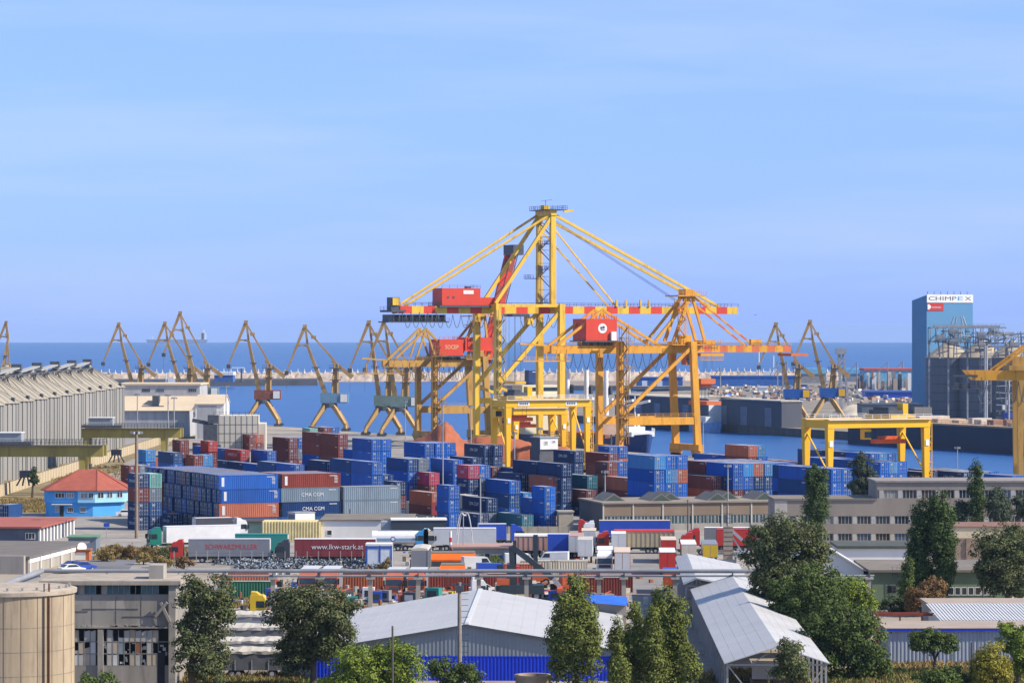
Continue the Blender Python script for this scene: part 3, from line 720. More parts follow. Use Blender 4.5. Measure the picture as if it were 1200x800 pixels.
# ---- rail gantries over the yard
def gantry(xs_near, d, ztop, span, sep, ym, label, spreader_u=None, legw=1.7, extra=None, cat='gantry crane', sign=True, group='yard gantry cranes'):
    """yellow gantry; origin at the foot of its near-left leg"""
    X = xat(xs_near, d)
    r = thing('gantry_crane', label, cat, (X, d, 0), AU, group)
    for uu in (0, span):
        for vv in (0, sep):
            lg = MB().beam((uu, vv, 2.0), (uu, vv, ztop-2.2), 1.0, 1.0, legw, legw*0.9).build('leg', ym, r)
            b = MB().box(uu-0.7, uu+0.7, vv-2.2, vv+2.2, 0.8, 2.0).build('bogie', ym, r)
            for k in (-1.4, 1.4): MB().tube((uu-0.3, vv+k, 0.6), (uu+0.3, vv+k, 0.6), 0.6, k=12).build('wheel', BLACK, b)
            if sign and vv == 0: MB().box(uu-0.45, uu+0.45, -legw*0.45-0.08, -legw*0.45-0.05, ztop-6.4, ztop-5.0).build('number_plate', WHITE, lg)
        MB().box(uu-0.75, uu+0.75, legw*0.46, sep-legw*0.46, ztop-2.15, ztop-0.3).build('end_beam', ym, r)
        MB().beam((uu, 0.6, 6.0), (uu, sep-0.6, ztop-3.5), 0.3).build('side_brace', ym, r)
        MB().beam((uu, 0.6, 3.0), (uu, sep-0.6, 3.0), 0.5, 0.7).build('side_tie', ym, r)
    for vv in (0, sep):
        MB().box(-legw/2, span+legw/2, vv-0.85, vv+0.85, ztop-2.1, ztop).build('main_beam', ym, r)
        w = MB().box(-legw/2, span+legw/2, vv-1.5, vv-0.9, ztop-0.25, ztop-0.1); railing(w, [(-legw/2, vv-1.5, ztop-0.1), (span+legw/2, vv-1.5, ztop-0.1)], 1.1, 2.2, 0.04); w.build('walkway', WHITE, r)
    tu = span*0.72 if spreader_u is None else spreader_u
    tr = MB().box(tu-3, tu+3.4, -0.8, sep+0.8, ztop+0.15, ztop+0.8).build('trolley', ym, r)
    MB().box(tu-2.6, tu+1.4, 1, sep-1, ztop+0.8, ztop+1.9).box(tu-2.0,tu-0.2,2,sep-2,ztop+1.91,ztop+2.6).build('hoist_drum', STEEL, tr)
    MB().box(tu+1.6, tu+3.0, 1.5, 4, ztop+0.8, ztop+3.4).build('motor_house', ym, tr)
    w = MB()
    for a in (-2, 2): 
        for b in (sep*0.35, sep*0.65): w.tube((tu+a, b, ztop), (tu+a, b, ztop-5.0), 0.05, k=4)
    w.build('hoist_rope', STEEL, r)
    MB().box(tu-4, tu+4, sep/2-1.3, sep/2+1.3, ztop-6.0, ztop-5.0).box(tu-2.4, tu+2.4, sep/2-0.9, sep/2+0.9, ztop-5.0, ztop-4.3).build('spreader', mat('spreader_red',(0.62,0.10,0.02),0.5,0.1,0.5), r)
    c = MB().box(tu-7, tu-5.2, sep/2-1, sep/2+1, ztop-5, ztop-2.6).build('operator_cab', ym, r)
    MB().box(tu-7.02, tu-5.18, sep/2-1.04, sep/2-1.01, ztop-4.6, ztop-3.2).build('window', GLASS, c)
    st = MB(); stairs(st, span+1.6, 1.6, 2.0, ztop-1, 1.6, 1.0, 3.0); st.build('stair', ym, r)
    if extra: extra(r)
    return r
d2 = 790.0; z2_ = zat(491, d2)
gantry(972, d2, z2_, (xat(1085, d2+10)-xat(972, d2))/U[0], 11.0, CYB, 'bright yellow gantry crane by the grey office, red spreader hanging at its right legs', spreader_u=19.0)
d1 = 925.0; z1_ = zat(468, d1)
def rtg_signs(r):
    for uu in (4.4, 18.6):
        p = MB().box(uu-1.7, uu+1.7, -0.93, -0.88, z1_-1.75, z1_-0.6).build('sign_board', WHITE, r)
        sm = MB()
        for k in range(5): sm.box(uu-1.3+k*0.54, uu-1.3+k*0.54+0.36, -0.96, -0.935, z1_-1.45, z1_-0.9)
        sm.build('sign_marks', STEEL, p)
gantry(595, d1, z1_, (xat(688, d1+9.5)-xat(595, d1))/U[0], 9.0, CYB, 'bright yellow gantry crane spanning stacks below the tall quay crane, white signs on beam', spreader_u=5.0, extra=rtg_signs)
d3 = 1010.0; z3_ = zat(477.5, d3)
gantry(604, d3, z3_, (xat(660, d3+7)-xat(604, d3))/U[0], 8.0, CYB, 'smaller yellow gantry crane behind the one with white signs', spreader_u=4.0, legw=2.0)

# ---- old olive bridge cranes on the left, with railings and a small white cabin on top
def bridge_crane(x0, x1, yt, d, label, cabx, side=1):
    X0 = xat(x0, d); X1 = xat(x1, d); zt_ = zat(yt, d); L_ = X1-X0
    r = thing('bridge_crane', label, 'bridge crane', (X0, d, 0), 0, 'old bridge cranes by the silos')
    for vv in (0, 7): MB().box(0, L_, vv-0.7, vv+0.7, zt_-2.6, zt_).build('bridge_beam', CYV, r)
    rl = MB(); railing(rl, [(0,-0.8,zt_),(L_,-0.8,zt_)], 1.3, 0.9, 0.05); railing(rl, [(0,7.8,zt_),(L_,7.8,zt_)], 1.3, 0.9, 0.05)
    rl.box(0, L_, -1.5, -0.75, zt_-0.1, zt_+0.05); rl.build('railing', STEEL, r)
    for uu in (1.2, L_-5):
        for vv in (0.2, 6.8):
            MB().beam((uu, vv-0.6*(1 if vv<3 else -1), 1.2), (uu, vv, zt_-2.6), 0.8, 0.9, 1.4, 1.4).build('leg', CYV, r)
            MB().box(uu-0.6, uu+0.6, vv-1.8, vv+1.8, 0, 1.2).build('bogie', STEEL, r)
    cx_ = xat(cabx, d)-X0
    tq = MB().box(cx_-5.6, cx_+5.6, 0.8, 6.4, zt_+0.2, zt_+0.9).build('trolley', STEEL, r)
    MB().box(cx_-3.6, cx_+3.2, 1.2, 6.0, zt_+0.9, zt_+2.9).build('cabin', mat('cabin_white',(0.30,0.33,0.36),0.6,0.1,0.5), tq)
    MB().box(cx_-3.75, cx_+3.35, 0.9, 6.3, zt_+2.91, zt_+3.1).build('cabin_roof', WHITE, tq)
    g = MB(); g.tube((cx_+4, 3.5, zt_-2), (cx_+4, 3.5, zt_-6), 0.1, k=5); g.box(cx_+2.6, cx_+5.4, 2.4, 4.6, zt_-7.6, zt_-6); 
    for a in (-2.2, -0.8, 0.8, 2.2): g.beam((cx_+4+a*0.5, 3.5, zt_-7.6), (cx_+4+a, 3.5, zt_-9.6), 0.35)
    g.build('grab', STEEL, r)
    return r
bridge_crane(-25, 121, 522, 805.0, 'nearer olive bridge crane with white cabin in front of the grain silos', 8)
bridge_crane(96, 212, 502, 960.0, 'farther olive bridge crane carrying a white cabin in front of the warehouse', 118)
# right edge: bridge crane seen partly
def right_gantry():
    d = 835.0
    r = thing('bridge_crane', 'yellow bridge crane cut off at the right edge in front of the silos', 'bridge crane', (xat(1196, d), d, 0), 0)
    zb = zat(434, d); xl = xat(1138, d)-xat(1196, d)
    for vv in (0, 8):
        MB().yprism([(xl+1.0, zb-2.4), (28, zb-2.4), (28, zb), (xl-1.2, zb)], vv-0.7, vv+0.7).build('bridge_beam', CYV if False else CY2, r)
        MB().beam((0, vv, 2), (0, vv, zb-2.4), 1.1, 1.1, 1.7, 1.5).build('leg', CYO, r)
        MB().box(-0.8,0.8,vv-2,vv+2,0,2).build('bogie', STEEL, r)
        MB().beam((-6.2, vv, zb), (4.5, vv, zat(396, d)), 0.5, 0.6).build('stay', CY2, r)
        MB().beam((4.5, vv, zb), (4.5, vv, zat(394, d)), 0.8, 0.9).build('mast', CYO, r)
    MB().box(-3, 9, -1.4, 9.4, zb+0.02, zb+1.2).box(-2,6,0,7,zb+1.2,zb+3.4).build('machinery_house', CYO, r)
    p = MB(); p.beam((xl-4.5, -0.5, zb-1.3), (xl+1.5, -0.5, zb-1.3), 0.8, 0.5); p.box(xl-4.6, xl+3, -2, 2, zb-4.6, zb-4.3); railing(p, [(xl-4.6,-2,zb-4.3),(xl+3,-2,zb-4.3)], 1.1, 1.0)
    for k in range(4): p.beam((xl-4.2+k*2.2, -1.6, zb-4.3), (xl-4.2+k*2.2, -1.6, zb-1.6), 0.15)
    p.box(xl-3.8, xl-0.4, -1.4, 1.4, zb-4.3, zb-3.0); p.build('end_platform', STEEL, r)
    f = MB(); festoon(f, xl+1, 2, -1.0, zb-2.5, 5, 5.2); f.build('festoon_cable', STEEL, r)
right_gantry()
# ------------------------------------------------------------------ shipping containers
CH, CP, CW = 2.72, 2.75, 2.44
CC = {'B': ('bright blue', (0.005,0.098,0.43)), 'N': ('navy', (0.013,0.042,0.135)), 'R': ('maroon', (0.20,0.045,0.035)),
      'O': ('orange red', (0.42,0.115,0.055)), 'G': ('dark green', (0.03,0.15,0.08)), 'W': ('cream', (0.58,0.52,0.38)),
      'S': ('grey blue', (0.16,0.21,0.26)), 'M': ('magenta', (0.45,0.04,0.09)), 'L': ('light blue', (0.035,0.24,0.56)),
      'T': ('teal', (0.02,0.14,0.20)), 'D': ('dark blue', (0.008,0.062,0.21)), 'E': ('red', (0.48,0.035,0.02)), 'C': ('turquoise', (0.16,0.42,0.36))}
CMAT = {k: mat('container_'+v[0].replace(' ', '_'), v[1], 0.6, 0.14, 0.5, streak=1, spec=0.1, rust=(v[1][0]*0.6+0.025, v[1][1]*0.6+0.02, v[1][2]*0.5+0.015), rustamt=0.55, rand=0.2, fade=0.2) for k, v in CC.items()}
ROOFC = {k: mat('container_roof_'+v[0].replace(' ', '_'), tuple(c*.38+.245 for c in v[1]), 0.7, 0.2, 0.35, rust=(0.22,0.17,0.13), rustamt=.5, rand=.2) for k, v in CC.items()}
RODM = mat('lock_rod_steel', (0.36,0.38,0.41), 0.4, 0.2, 1, metal=0.3)
def corr(mb, a, b, z0, z1, depth, out, pitch):
    """corrugated sheet between plan points a and b, ribs standing out along `out`"""
    a, b, out = Vector(a), Vector(b), Vector(out); L_ = (b-a).length; n = max(2, round(L_/pitch)); d = (b-a)/n
    pts = []
    for i in range(n):
        p = a + d*i; pts += [p+d*0.05, p+d*0.2+out*depth, p+d*0.55+out*depth, p+d*0.7]
    pts = [a] + pts + [b]; k = len(mb.v)
    for p in pts: mb.v += [(p.x, p.y, z0), (p.x, p.y, z1)]
    for i in range(len(pts)-1): mb.f.append((k+2*i, k+2*i+2, k+2*i+3, k+2*i+1))
def c_meshes(L_):
    h, w = L_/2, CW/2
    b = MB()
    corr(b, (-h+.16, -w+.06), (h-.16, -w+.06), .16, CH-.1, .045, (0,-1), 0.42)
    corr(b, (h-.16, w-.06), (-h+.16, w-.06), .16, CH-.1, .045, (0,1), 0.42)
    corr(b, (h-.06, -w+.16), (h-.06, w-.16), .16, CH-.1, .045, (1,0), 0.35)
    rf = MB()
    for i in range(int(L_/.6)):
        x0 = -h+.1+(L_-.2)*i/int(L_/.6); x1 = -h+.1+(L_-.2)*(i+1)/int(L_/.6); xm = (x0+x1)/2
        rf.quad((x0,-w+.05,CH-.05),(xm,-w+.05,CH-.03),(xm,w-.05,CH-.03),(x0,w-.05,CH-.05)); rf.quad((xm,-w+.05,CH-.03),(x1,-w+.05,CH-.05),(x1,w-.05,CH-.05),(xm,w-.05,CH-.03))
    rf.quad((-h+.1,-w+.05,CH-.07),(h-.1,-w+.05,CH-.07),(h-.1,w-.05,CH-.07),(-h+.1,w-.05,CH-.07))
    b.box(-h+.12, h-.12, -w+.1, w-.1, .08, .16)
    f = MB()
    for sx in (-1, 1):
        for sy in (-1, 1): f.box(sx*h-.16*(sx>0), sx*h+.16*(sx<0), sy*w-.16*(sy>0), sy*w+.16*(sy<0), 0, CH)
        f.box(sx*h-.11*(sx>0), sx*h+.11*(sx<0), -w+.16, w-.16, 0, .15); f.box(sx*h-.11*(sx>0), sx*h+.11*(sx<0), -w+.16, w-.16, CH-.11, CH-.005)
    for sy in (-1, 1):
        f.box(-h+.16, h-.16, sy*w-.08*(sy>0), sy*w+.08*(sy<0), 0, .15); f.box(-h+.16, h-.16, sy*w-.08*(sy>0), sy*w+.08*(sy<0), CH-.10, CH-.005)
    ds, rs = [], []
    for sy in (-1, 1):
        y0, y1 = (-w+.17, -.01) if sy < 0 else (.01, w-.17)
        d = MB().box(-h+.04, -h+.10, y0, y1, .16, CH-.12)
        for zz in (.8, 1.4, 2.0): d.box(-h+.015, -h+.04, y0+.06, y1-.06, zz-.12, zz+.12)
        ds.append(d)
        r_ = MB()
        for t in (0.27, 0.73):
            yy = y0+(y1-y0)*t; r_.tube((-h-.01, yy, .12), (-h-.01, yy, CH-.08), .035, k=5)
            for zz in (.35, 1.0, 1.75, 2.4): r_.box(-h-.03, -h+.02, yy-.09, yy+.09, zz-.05, zz+.05)
        r_.box(-h-.02, -h+.02, y0+.1, y1-.1, 1.12, 1.19)
        if sy > 0: r_.box(-h-.005, -h+.012, y0+.15, y0+.7, 1.9, 2.3)
        rs.append(r_)
    ids = MB()
    for sy in (-1, 1):                                     # number block and data lines painted on the long sides
        y = sy*(w+.004); X = lambda a: -sy*a
        for a0, a1, z0, z1 in ((h-2.3,h-.75,CH-.56,CH-.36),):
            x0, x1 = sorted((X(a0), X(a1))); ids.quad((x0,y,z0),(x1,y,z0),(x1,y,z1),(x0,y,z1))
    return b, f, ds, rs, rf, ids
CM = {}
LETG = mat('container_id_paint', (0.40,0.40,0.40), 0.7, 0.3, 1)
def cont_proto(L_, col):
    key = (L_, col)
    if key in CM: return CM[key]
    if L_ not in CM: CM[L_] = c_meshes(L_)
    b, f, ds, rs, rf, ids = CM[L_]
    m = CMAT[col]
    if (L_, 'rods') not in CM: CM[(L_, 'rods')] = [r_.mesh('lock_rods', RODM) for r_ in rs]
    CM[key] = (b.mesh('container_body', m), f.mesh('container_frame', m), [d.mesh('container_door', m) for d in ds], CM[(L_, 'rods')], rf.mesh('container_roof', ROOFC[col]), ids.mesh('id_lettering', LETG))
    return CM[key]
LETW = mat('container_lettering', (0.62,0.62,0.62), 0.6, 0.05, 1)
NCONT = [0]
HIDDEN = set([5,9,13,17,37,41,45,49,57,61,62,63,65,66,67,69,70,71,77,81,82,83,85,86,87,89,90,91,93,96,97,99,100,103,104,106,110,111,112,116,120,121,122,124,125,126,129,130,131,134,135,136,139,140,141,142,143,144,147,156,161,165,169,170,172,173,176,177,180,181,182,187,195,196,199,200,201,207,208,209,214,217,218,219,220,221,223,224,225,230,231,232,233,234,237,241,242,245,246,247,249,250,253,256,257,258,263,264,268,269,273,274,275,276,277,278,279,280,281,285,289,293,297,298,299,301,302,303,305,306,309,310,311,313,314,315,317,318,319,321,322,323,325,326,327,329,330,333,334,337,338,340,341,342,343,344,345,346,347,349,350,352,353,354,355,358,359,361,362,363,364,365,366,367,368,369,370,371,372,373,377,378,379,382,383,386,390,391,392,394,397,400,403,404,406,407,408,409,410,411,412,413,415,416,418,419,421,422,424,425,427,428,430,431,433,434,435,436,437,438,439,442,443,444,445,446,449,452,454,456,458,460,462,464,466,468,470,472,474,476,480,484,485,489,494,495,496,498,499,500,502,503,504,506,507,508,510,511,512,515,516,520,521,522,523,524,525,526,527,528,529,530,532,533,535,536,538,541,542,544,545,547,548,549,551,553,555,558,559,563,567,568,570,571,572,573,574,576,577,579,582,583,584,585,586,587,588,589,590,591,592,593,594,595,596,597,600,603,604,625])
HB = {}
def container(col, L_, loc, rz, label, letter=None, side=1, lsize=1.0, detail=True, mark=False):
    NCONT[0] += 1
    if NCONT[0] in HIDDEN:                                   # never seen: carried in one merged mass that holds up the visible ones
        HB.setdefault(col, MB()).rbox((loc[0], loc[1], loc[2]+.01), L_-.06, CW-.06, CH-.03, rz); return None
    pb, pf, pd, pr, prf, pids = cont_proto(L_, col)
    r = thing('shipping_container', label, 'container', loc, rz, 'containers stacked in the port yard')
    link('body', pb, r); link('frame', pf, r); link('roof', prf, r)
    if detail:
        if detail is True: link('id_lettering', pids, r)
        for d_, rr in zip(pd, pr): link('rods', rr, link('door', d_, r))
    if letter:
        if side < 0: text_on(letter, r, (0.4, -CW/2-0.03, 0.85), lsize, LETW, 0.0, 0.012)
        else: text_on(letter, r, (0.2, CW/2+0.03, 0.85), lsize, LETW, math.pi, 0.012)
    if mark:                                             # tall white marking panel near the left end of a long side
        MB().box(-L_/2+0.55, -L_/2+1.1, -CW/2-0.035, -CW/2-0.015, 0.5, CH-0.45).build('marking_panel', LETW, r)
        g = MB()
        for k in range(5): g.box(L_/2-1.3, L_/2-0.6, -CW/2-0.035, -CW/2-0.015, 0.9+k*0.27, 1.0+k*0.27)
        g.build('marking_lines', LETW, r)
    return r
LAY = {1: ['single layer'], 2: ['lower', 'upper'], 3: ['bottom', 'middle', 'top'], 4: ['bottom', 'second', 'third', 'top'], 5: ['bottom', 'second', 'middle', 'fourth', 'top']}
NTH = ['first', 'second', 'third', 'fourth', 'fifth', 'sixth', 'seventh', 'eighth', 'ninth', 'tenth', 'eleventh', 'twelfth', 'thirteenth', 'fourteenth', 'fifteenth', 'sixteenth', 'seventeenth', 'eighteenth', 'nineteenth']
crnd = random.Random(3)
def stack(px, py, cols, where, rows=1, L_=12.19, ori='V', jit=0.12, letter='CMA CGM', fill='BBNNRDB', gap=0.3, rowcols=None, d=None, marks=()):
    """cols: one string per column along the camera-right direction, top container first; (px,py) is the near top corner"""
    n = len(cols[0]); d = d or depth_for(py, n*CP); X = xat(px, d)
    rows_ = [cols] + (list(rowcols) if rowcols else [[''.join(crnd.choice(fill) for _ in c) for c in cols] for _ in range(rows-1)])
    wmain, wrow = (CW+0.08, L_+gap) if ori == 'V' else (L_+gap, CW+0.08)
    for ri, rc in enumerate(rows_):
        for ci, s_ in enumerate(rc):
            for li, c in enumerate(reversed(s_)):
                if c == '-': continue
                j = crnd.uniform(-jit, jit)
                if ori == 'V': cu, cv = ci*wmain + CW/2, ri*wrow + L_/2 + j
                else: cu, cv = ci*wmain + L_/2 + j, ri*wrow + CW/2
                x = X + cu*U[0] + cv*V[0]; y = d + cu*U[1] + cv*V[1]
                nl = len(s_); lay = LAY[nl][li] if nl in LAY else NTH[li]
                bits = [CC[c][0], 'container', lay] + (['layer'] if nl > 1 else [])
                if len(rc) > 1: bits += [NTH[ci], 'column']
                if len(rows_) > 1: bits += ['front row' if ri == 0 else NTH[ri]+' row']
                lab = ' '.join(bits) + ' ' + where
                if len(lab.split()) > 16: lab = lab.replace(' layer', '', 1)
                if len(lab.split()) > 16: lab = lab.replace(' container ', ' ', 1)
                if len(lab.split()) > 16: print('LONG', lab)
                lt = None; sd = 1
                if c in ('NTS' if ori == 'U' else 'NT') and li < (2 if len(cols[0]) == 3 else 4) and letter and not (c == 'S' and ori == 'U' and li == 1 and len(cols[0]) == 3) and (ci == 0 or ori == 'U') and crnd.random() < 0.75: lt = letter; sd = -1 if ori == 'U' else 1
                if c == 'M' and ori == 'V' and li == nl-1: lt = 'ONE'; sd = 1
                if c == 'E' and L_ > 8 and ri == 0: lt = 'HAMBURG SUD'; sd = 1
                if ori == 'U' and ri > 0: lt = None
                container(c, L_, (x, y, li*CP), AV if ori == 'V' else AU, lab, lt, sd, 1.0 if L_ > 8 else 0.8, mark=(ori == 'U' and ri == 0 and (ci, li) in marks))
# --- the long wall of containers at left, ends in shade, long sides in sun
wall_fill = 'DDDBDNDDDNDB'
wr = []
for i in range(17):
    wr.append([''.join(crnd.choice('DDDDBNND' if crnd.random() < 0.93 else 'RO') for _ in range(4))])
stack(258, 556.5, ['BBOD'], 'of the long blue container wall', ori='U', rowcols=wr, jit=0.35, marks=((0,3),(0,2),(0,1)))
stack(330, 555.1, ['RSND'], 'of block right of long blue wall', ori='U', rowcols=[['RDNB'],['BNDR'],['RBND'],['RDDB']], jit=0.15, marks=((0,3),))
stack(403, 570.0, ['SSN'], 'of block with two grey containers below blue pair', ori='U', rowcols=[['NDB']], jit=0.1)
T20 = 6.06
# --- yard stacks, near to far; (x, y) of the near top corner in the photo
S_ = stack
S_(436, 541, ['BBNB', 'DDB'], 'of blue stack above grey lettered containers', 2, fill='BDB')
S_(463, 564, ['NRD'], 'standing by the lamp post left of magenta one', L_=T20)
S_(478, 537.5, ['DBBB', 'SBNB'], 'left of the magenta container', 1, fill='BD')
S_(498, 519, ['BBBDN', 'BBBND', 'BBNDD'], 'of tall blue block before red earth mound', 1)
S_(524, 529, ['BBDN'], 'tucked behind plain bright blue pair', 1)
S_(531, 538.5, ['BBOD'], 'of plain bright blue stack before earth mound', 1)
S_(503, 553.5, ['MRD'], 'of the stack topped by the magenta container', 1)
S_(506, 577, ['OR'], 'low stack below the magenta container', 1)
S_(502, 590, ['W'], 'beside the maroon parked tractor', 1)
S_(526, 568.5, ['BBB'], 'of narrow stack with white door bars by cream container', L_=T20)
S_(547, 580, ['WS'], 'right of narrow blue stack', 1, L_=T20)
S_(570, 583.5, ['NS'], 'lettered stack before the blue and light blue ones', 1)
S_(560, 602, ['N'], 'nearest to the dark flat shed', 1)
S_(549, 545, ['MNDB', 'BSND'], 'beneath the lamp post right of earth mound', L_=T20)
S_(577, 547, ['RRO'], 'narrow stack behind the raised blue containers', L_=T20)
S_(567.5, 521, ['NNRD'], 'of pair before dirt mound, left half', 1)
S_(578.5, 521, ['NNRB'], 'of pair before dirt mound, right half', L_=T20)
S_(553, 536, ['NDNB'], 'low front stack of navy pair by dirt mound', 1)
S_(597, 563, ['BDB'], 'slightly raised roof stack behind light blue one', 1)
S_(613, 577, ['LR'], 'light blue over maroon pair left of tall blue', 1)
S_(638.5, 570, ['BBB'], 'of bright stack with white door bars near wall', L_=T20)
S_(626, 583.5, ['BB'], 'left of bright stack with white door bars', L_=T20)
S_(612, 603, ['T'], 'long low one before the brown pair', 1)
S_(673, 528, ['NNBD'], 'of upper row right of white hut', rowcols=[['RNBD']], fill='RNB')
S_(658, 543, ['NNND'], 'lettered front stack below the white hut', 2, fill='NND')
S_(648, 558, ['ORN'], 'orange over maroon right below white hut', 1)
S_(609.5, 555, ['NNR', 'SNB'], 'left of the navy stack by white hut', 1)
S_(612, 549, ['DND'], 'beside the left legs of signed gantry', 1)
S_(640, 567, ['RS'], 'long low pair under the orange one', 1)
S_(688, 557, ['TND'], 'teal topped stack left of maroon stack', 1)
S_(687, 574, ['RN'], 'low maroon pair before the teal one', 1)
S_(669, 586, ['N'], 'by the concrete hut and brown warehouse', L_=T20)
S_(701, 566, ['NR'], 'lettered pair before the maroon stack', L_=8.0)
S_(713.5, 531, ['RRNB'], 'of maroon stack behind front maroon stack', 1)
S_(712, 541, ['RORD', 'BBND'], 'of front maroon and blue stack mid yard', L_=T20)
S_(714, 523, ['BRND', 'BOND'], 'far stack under the ship bow', L_=T20)
S_(738, 560, ['ORD'], 'of orange stack before big blue one', 1)
S_(768, 579, ['OR'], 'long low orange pair behind brown warehouse', 1)
S_(767, 534, ['LBBDN', 'BLBND', 'BOBND'], 'of tallest blue block below the ship bow', 1, fill='BD')
S_(788, 556, ['ROR', 'BON'], 'of maroon and blue pair behind skylights', 1)
S_(777, 570, ['ND'], 'low lettered pair left of maroon and blue', L_=9.0)
S_(859, 543, ['BBRD', 'LBND', 'ONBD', 'LDBN', 'BNBD', 'BBND'], 'of wide roofed block behind lamp post', rowcols=[['RNBD','BDNB','RNBD','BDBN','NBDB','DDND']])
S_(877, 522, ['ORND', 'LBND'], 'far stack against the basin water', 1)
S_(868, 534.5, ['BND', 'LND', 'BDN'], 'low row before far orange stack', 2)
S_(834, 558, ['ROR', 'NON', 'NRN'], 'of maroon led stack behind warehouse skylights', L_=11)
S_(908, 551, ['NNR'], 'lettered short ones beside blue wall', rowcols=[['NNR'],['NRN']], L_=T20)
S_(946, 547, ['BDBN'], 'of plain dark blue wall left of poplar', 1)
S_(900, 577, ['D'], 'long low one before lettered ones', 1, letter=None)
S_(974, 549, ['BBND', 'BBDN'], 'of bright block between poplar and bushy tree', 1, rowcols=[['DBND','BDBN']])
S_(1031, 541, ['BBD', 'LBN', 'BBD'], 'of bright block inside the grey office gantry', 3, fill='BD')
S_(1020, 531, ['BND', 'LDB', 'BDN'], 'of farther block inside the grey office gantry', 3, fill='BDN')
S_(936, 541, ['R', 'R'], 'low maroon row by basin edge', 2, fill='R')
S_(1096, 551, ['OD'], 'orange topped one right of gantry legs', L_=T20)
S_(1128, 553, ['NN', 'SN', 'SD', 'BN'], 'of row behind office roof, right', 2, fill='ND')
S_(1088, 553, ['NN'], 'just right of gantry legs by office roof', 1)
S_(1186, 557, ['BB', 'BB'], 'low blue pair at the right edge', 1, fill='B')
# --- left part of the yard
S_(338.5, 513, ['RRRR', 'BSRN'], 'maroon stack by grey cone stockpile', 1)
S_(396.5, 508.5, ['RRRND'], 'tall maroon stack below pale blue portal crane', rowcols=[['RRBND']])
S_(379, 500.5, ['RRND', 'BBND'], 'far stack before pale blue portal crane', 1)
S_(363, 501.5, ['CBND'], 'turquoise topped far stack left of maroon', L_=T20)
S_(425, 527.5, ['BBND'], 'lower blue stack with white door bars', 1)
S_(435.5, 514.5, ['BBBND', 'BBBDN'], 'upper blue stack with white door bars', 1)
S_(363, 522, ['ORN', 'WSN'], 'small stack with a cream one mid yard', L_=T20)
S_(376, 533, ['RRD'], 'long maroon stack left of blue pair', 1)
S_(382, 540, ['NND'], 'lettered front stack left of blue pair', 1)
S_(345, 544, ['BDD'], 'low blue stack behind the grey brown roofs', 2, fill='BD')
S_(282, 527, ['EBD'], 'red lead stack behind long blue wall', rowcols=[['BDN'],['BND']])
S_(325, 546, ['RN'], 'low row behind the long blue wall', rowcols=[['BD'],['DN'],['DB']])
S_(313, 528, ['BRN'], 'stack right of the red one', 1)
S_(335, 553, ['D'], 'single low one behind brown roof', 1)
S_(244, 516.5, ['ERRR'], 'tall red stack behind long blue wall', L_=T20)
S_(211, 515.5, ['RRRR'], 'narrow maroon stack behind wall, by lamp pole', L_=T20)
S_(234, 519, ['RDN', 'BLN'], 'small far stack left of tall red one', L_=T20)
S_(227, 533, ['RON', 'LBN'], 'between the two tall red stacks', L_=T20)
S_(203, 530, ['DBN'], 'under pale roofs left of narrow maroon stack', 1, letter=None)
S_(190, 534, ['GN', 'BD'], 'green topped one behind wall', L_=T20)
S_(179, 536, ['OB', 'LN'], 'orange and light pair left of green one', L_=T20)
S_(196, 541, ['BN', 'OR', 'BS'], 'small row just behind wall', L_=T20)
S_(171, 527, ['LBNN'], 'bright stack by thick lamp pole', L_=T20)
S_(151, 545, ['RRN', 'SSN'], 'maroon and grey stack by blue house', L_=T20)
S_(161, 555, ['NRNN', 'CSDN'], 'lettered stack between blue house and wall', L_=T20)
S_(245, 606, ['O'], 'rusty single before long blue wall', L_=T20)
S_(201, 602, ['N'], 'single navy one before long blue wall', L_=T20)
print('containers', NCONT[0])

if HB:
    o = multi('stacked_containers', [(b, CMAT[c]) for c, b in HB.items()]); o['kind'] = 'stuff'; o['label'] = 'containers buried inside and under the visible stacks of the yard'; o['category'] = 'containers'
# ------------------------------------------------------------------ buildings
def M_(n, c, **k): return mat(n, c, **k)
W_COR = M_('pale_sheet_metal', (0.60,0.595,0.58), rough=0.45, var=0.05, scale=0.3, streak=1)
ROOFM = M_('roof_sheet_grey', (0.46,0.455,0.45), rough=0.5, var=0.08, scale=0.12, rust=(0.38,0.355,0.32), rustamt=.55, detail=9)
WALLG = M_('grey_sheet_wall', (0.25,0.29,0.34), rough=0.55, var=0.1, scale=0.3, streak=1)
BLUES = M_('blue_sheet_wall', (0.012,0.045,0.55), rough=0.45, var=0.06, scale=0.3)
FELT = M_('roof_felt', (0.19,0.165,0.14), rough=0.95, var=0.2, scale=0.3, rust=(0.12,0.11,0.10))
CREAM = M_('cream_render', (0.60,0.50,0.33), rough=0.8, var=0.08, scale=0.3, streak=1)
WREND = M_('white_render', (0.74,0.72,0.68), rough=0.8, var=0.06, scale=0.3, streak=1)
def ribbed(mb, a, b, z0, z1, pitch=0.5, depth=0.05):
    d = (Vector(b)-Vector(a)); corr(mb, a, b, z0, z1, depth, Vector((d.y, -d.x)).normalized(), pitch); return mb
wrnd = random.Random(17); GLV = [GLASS, GLASS, GLASS, mat('glass_blue', (0.06,0.10,0.15), .15, .4, .4, spec=.6), mat('glass_blind', (0.30,0.29,0.26), .5, .3, .6), mat('glass_brown', (0.06,0.05,0.04), .2, .4, .5)]
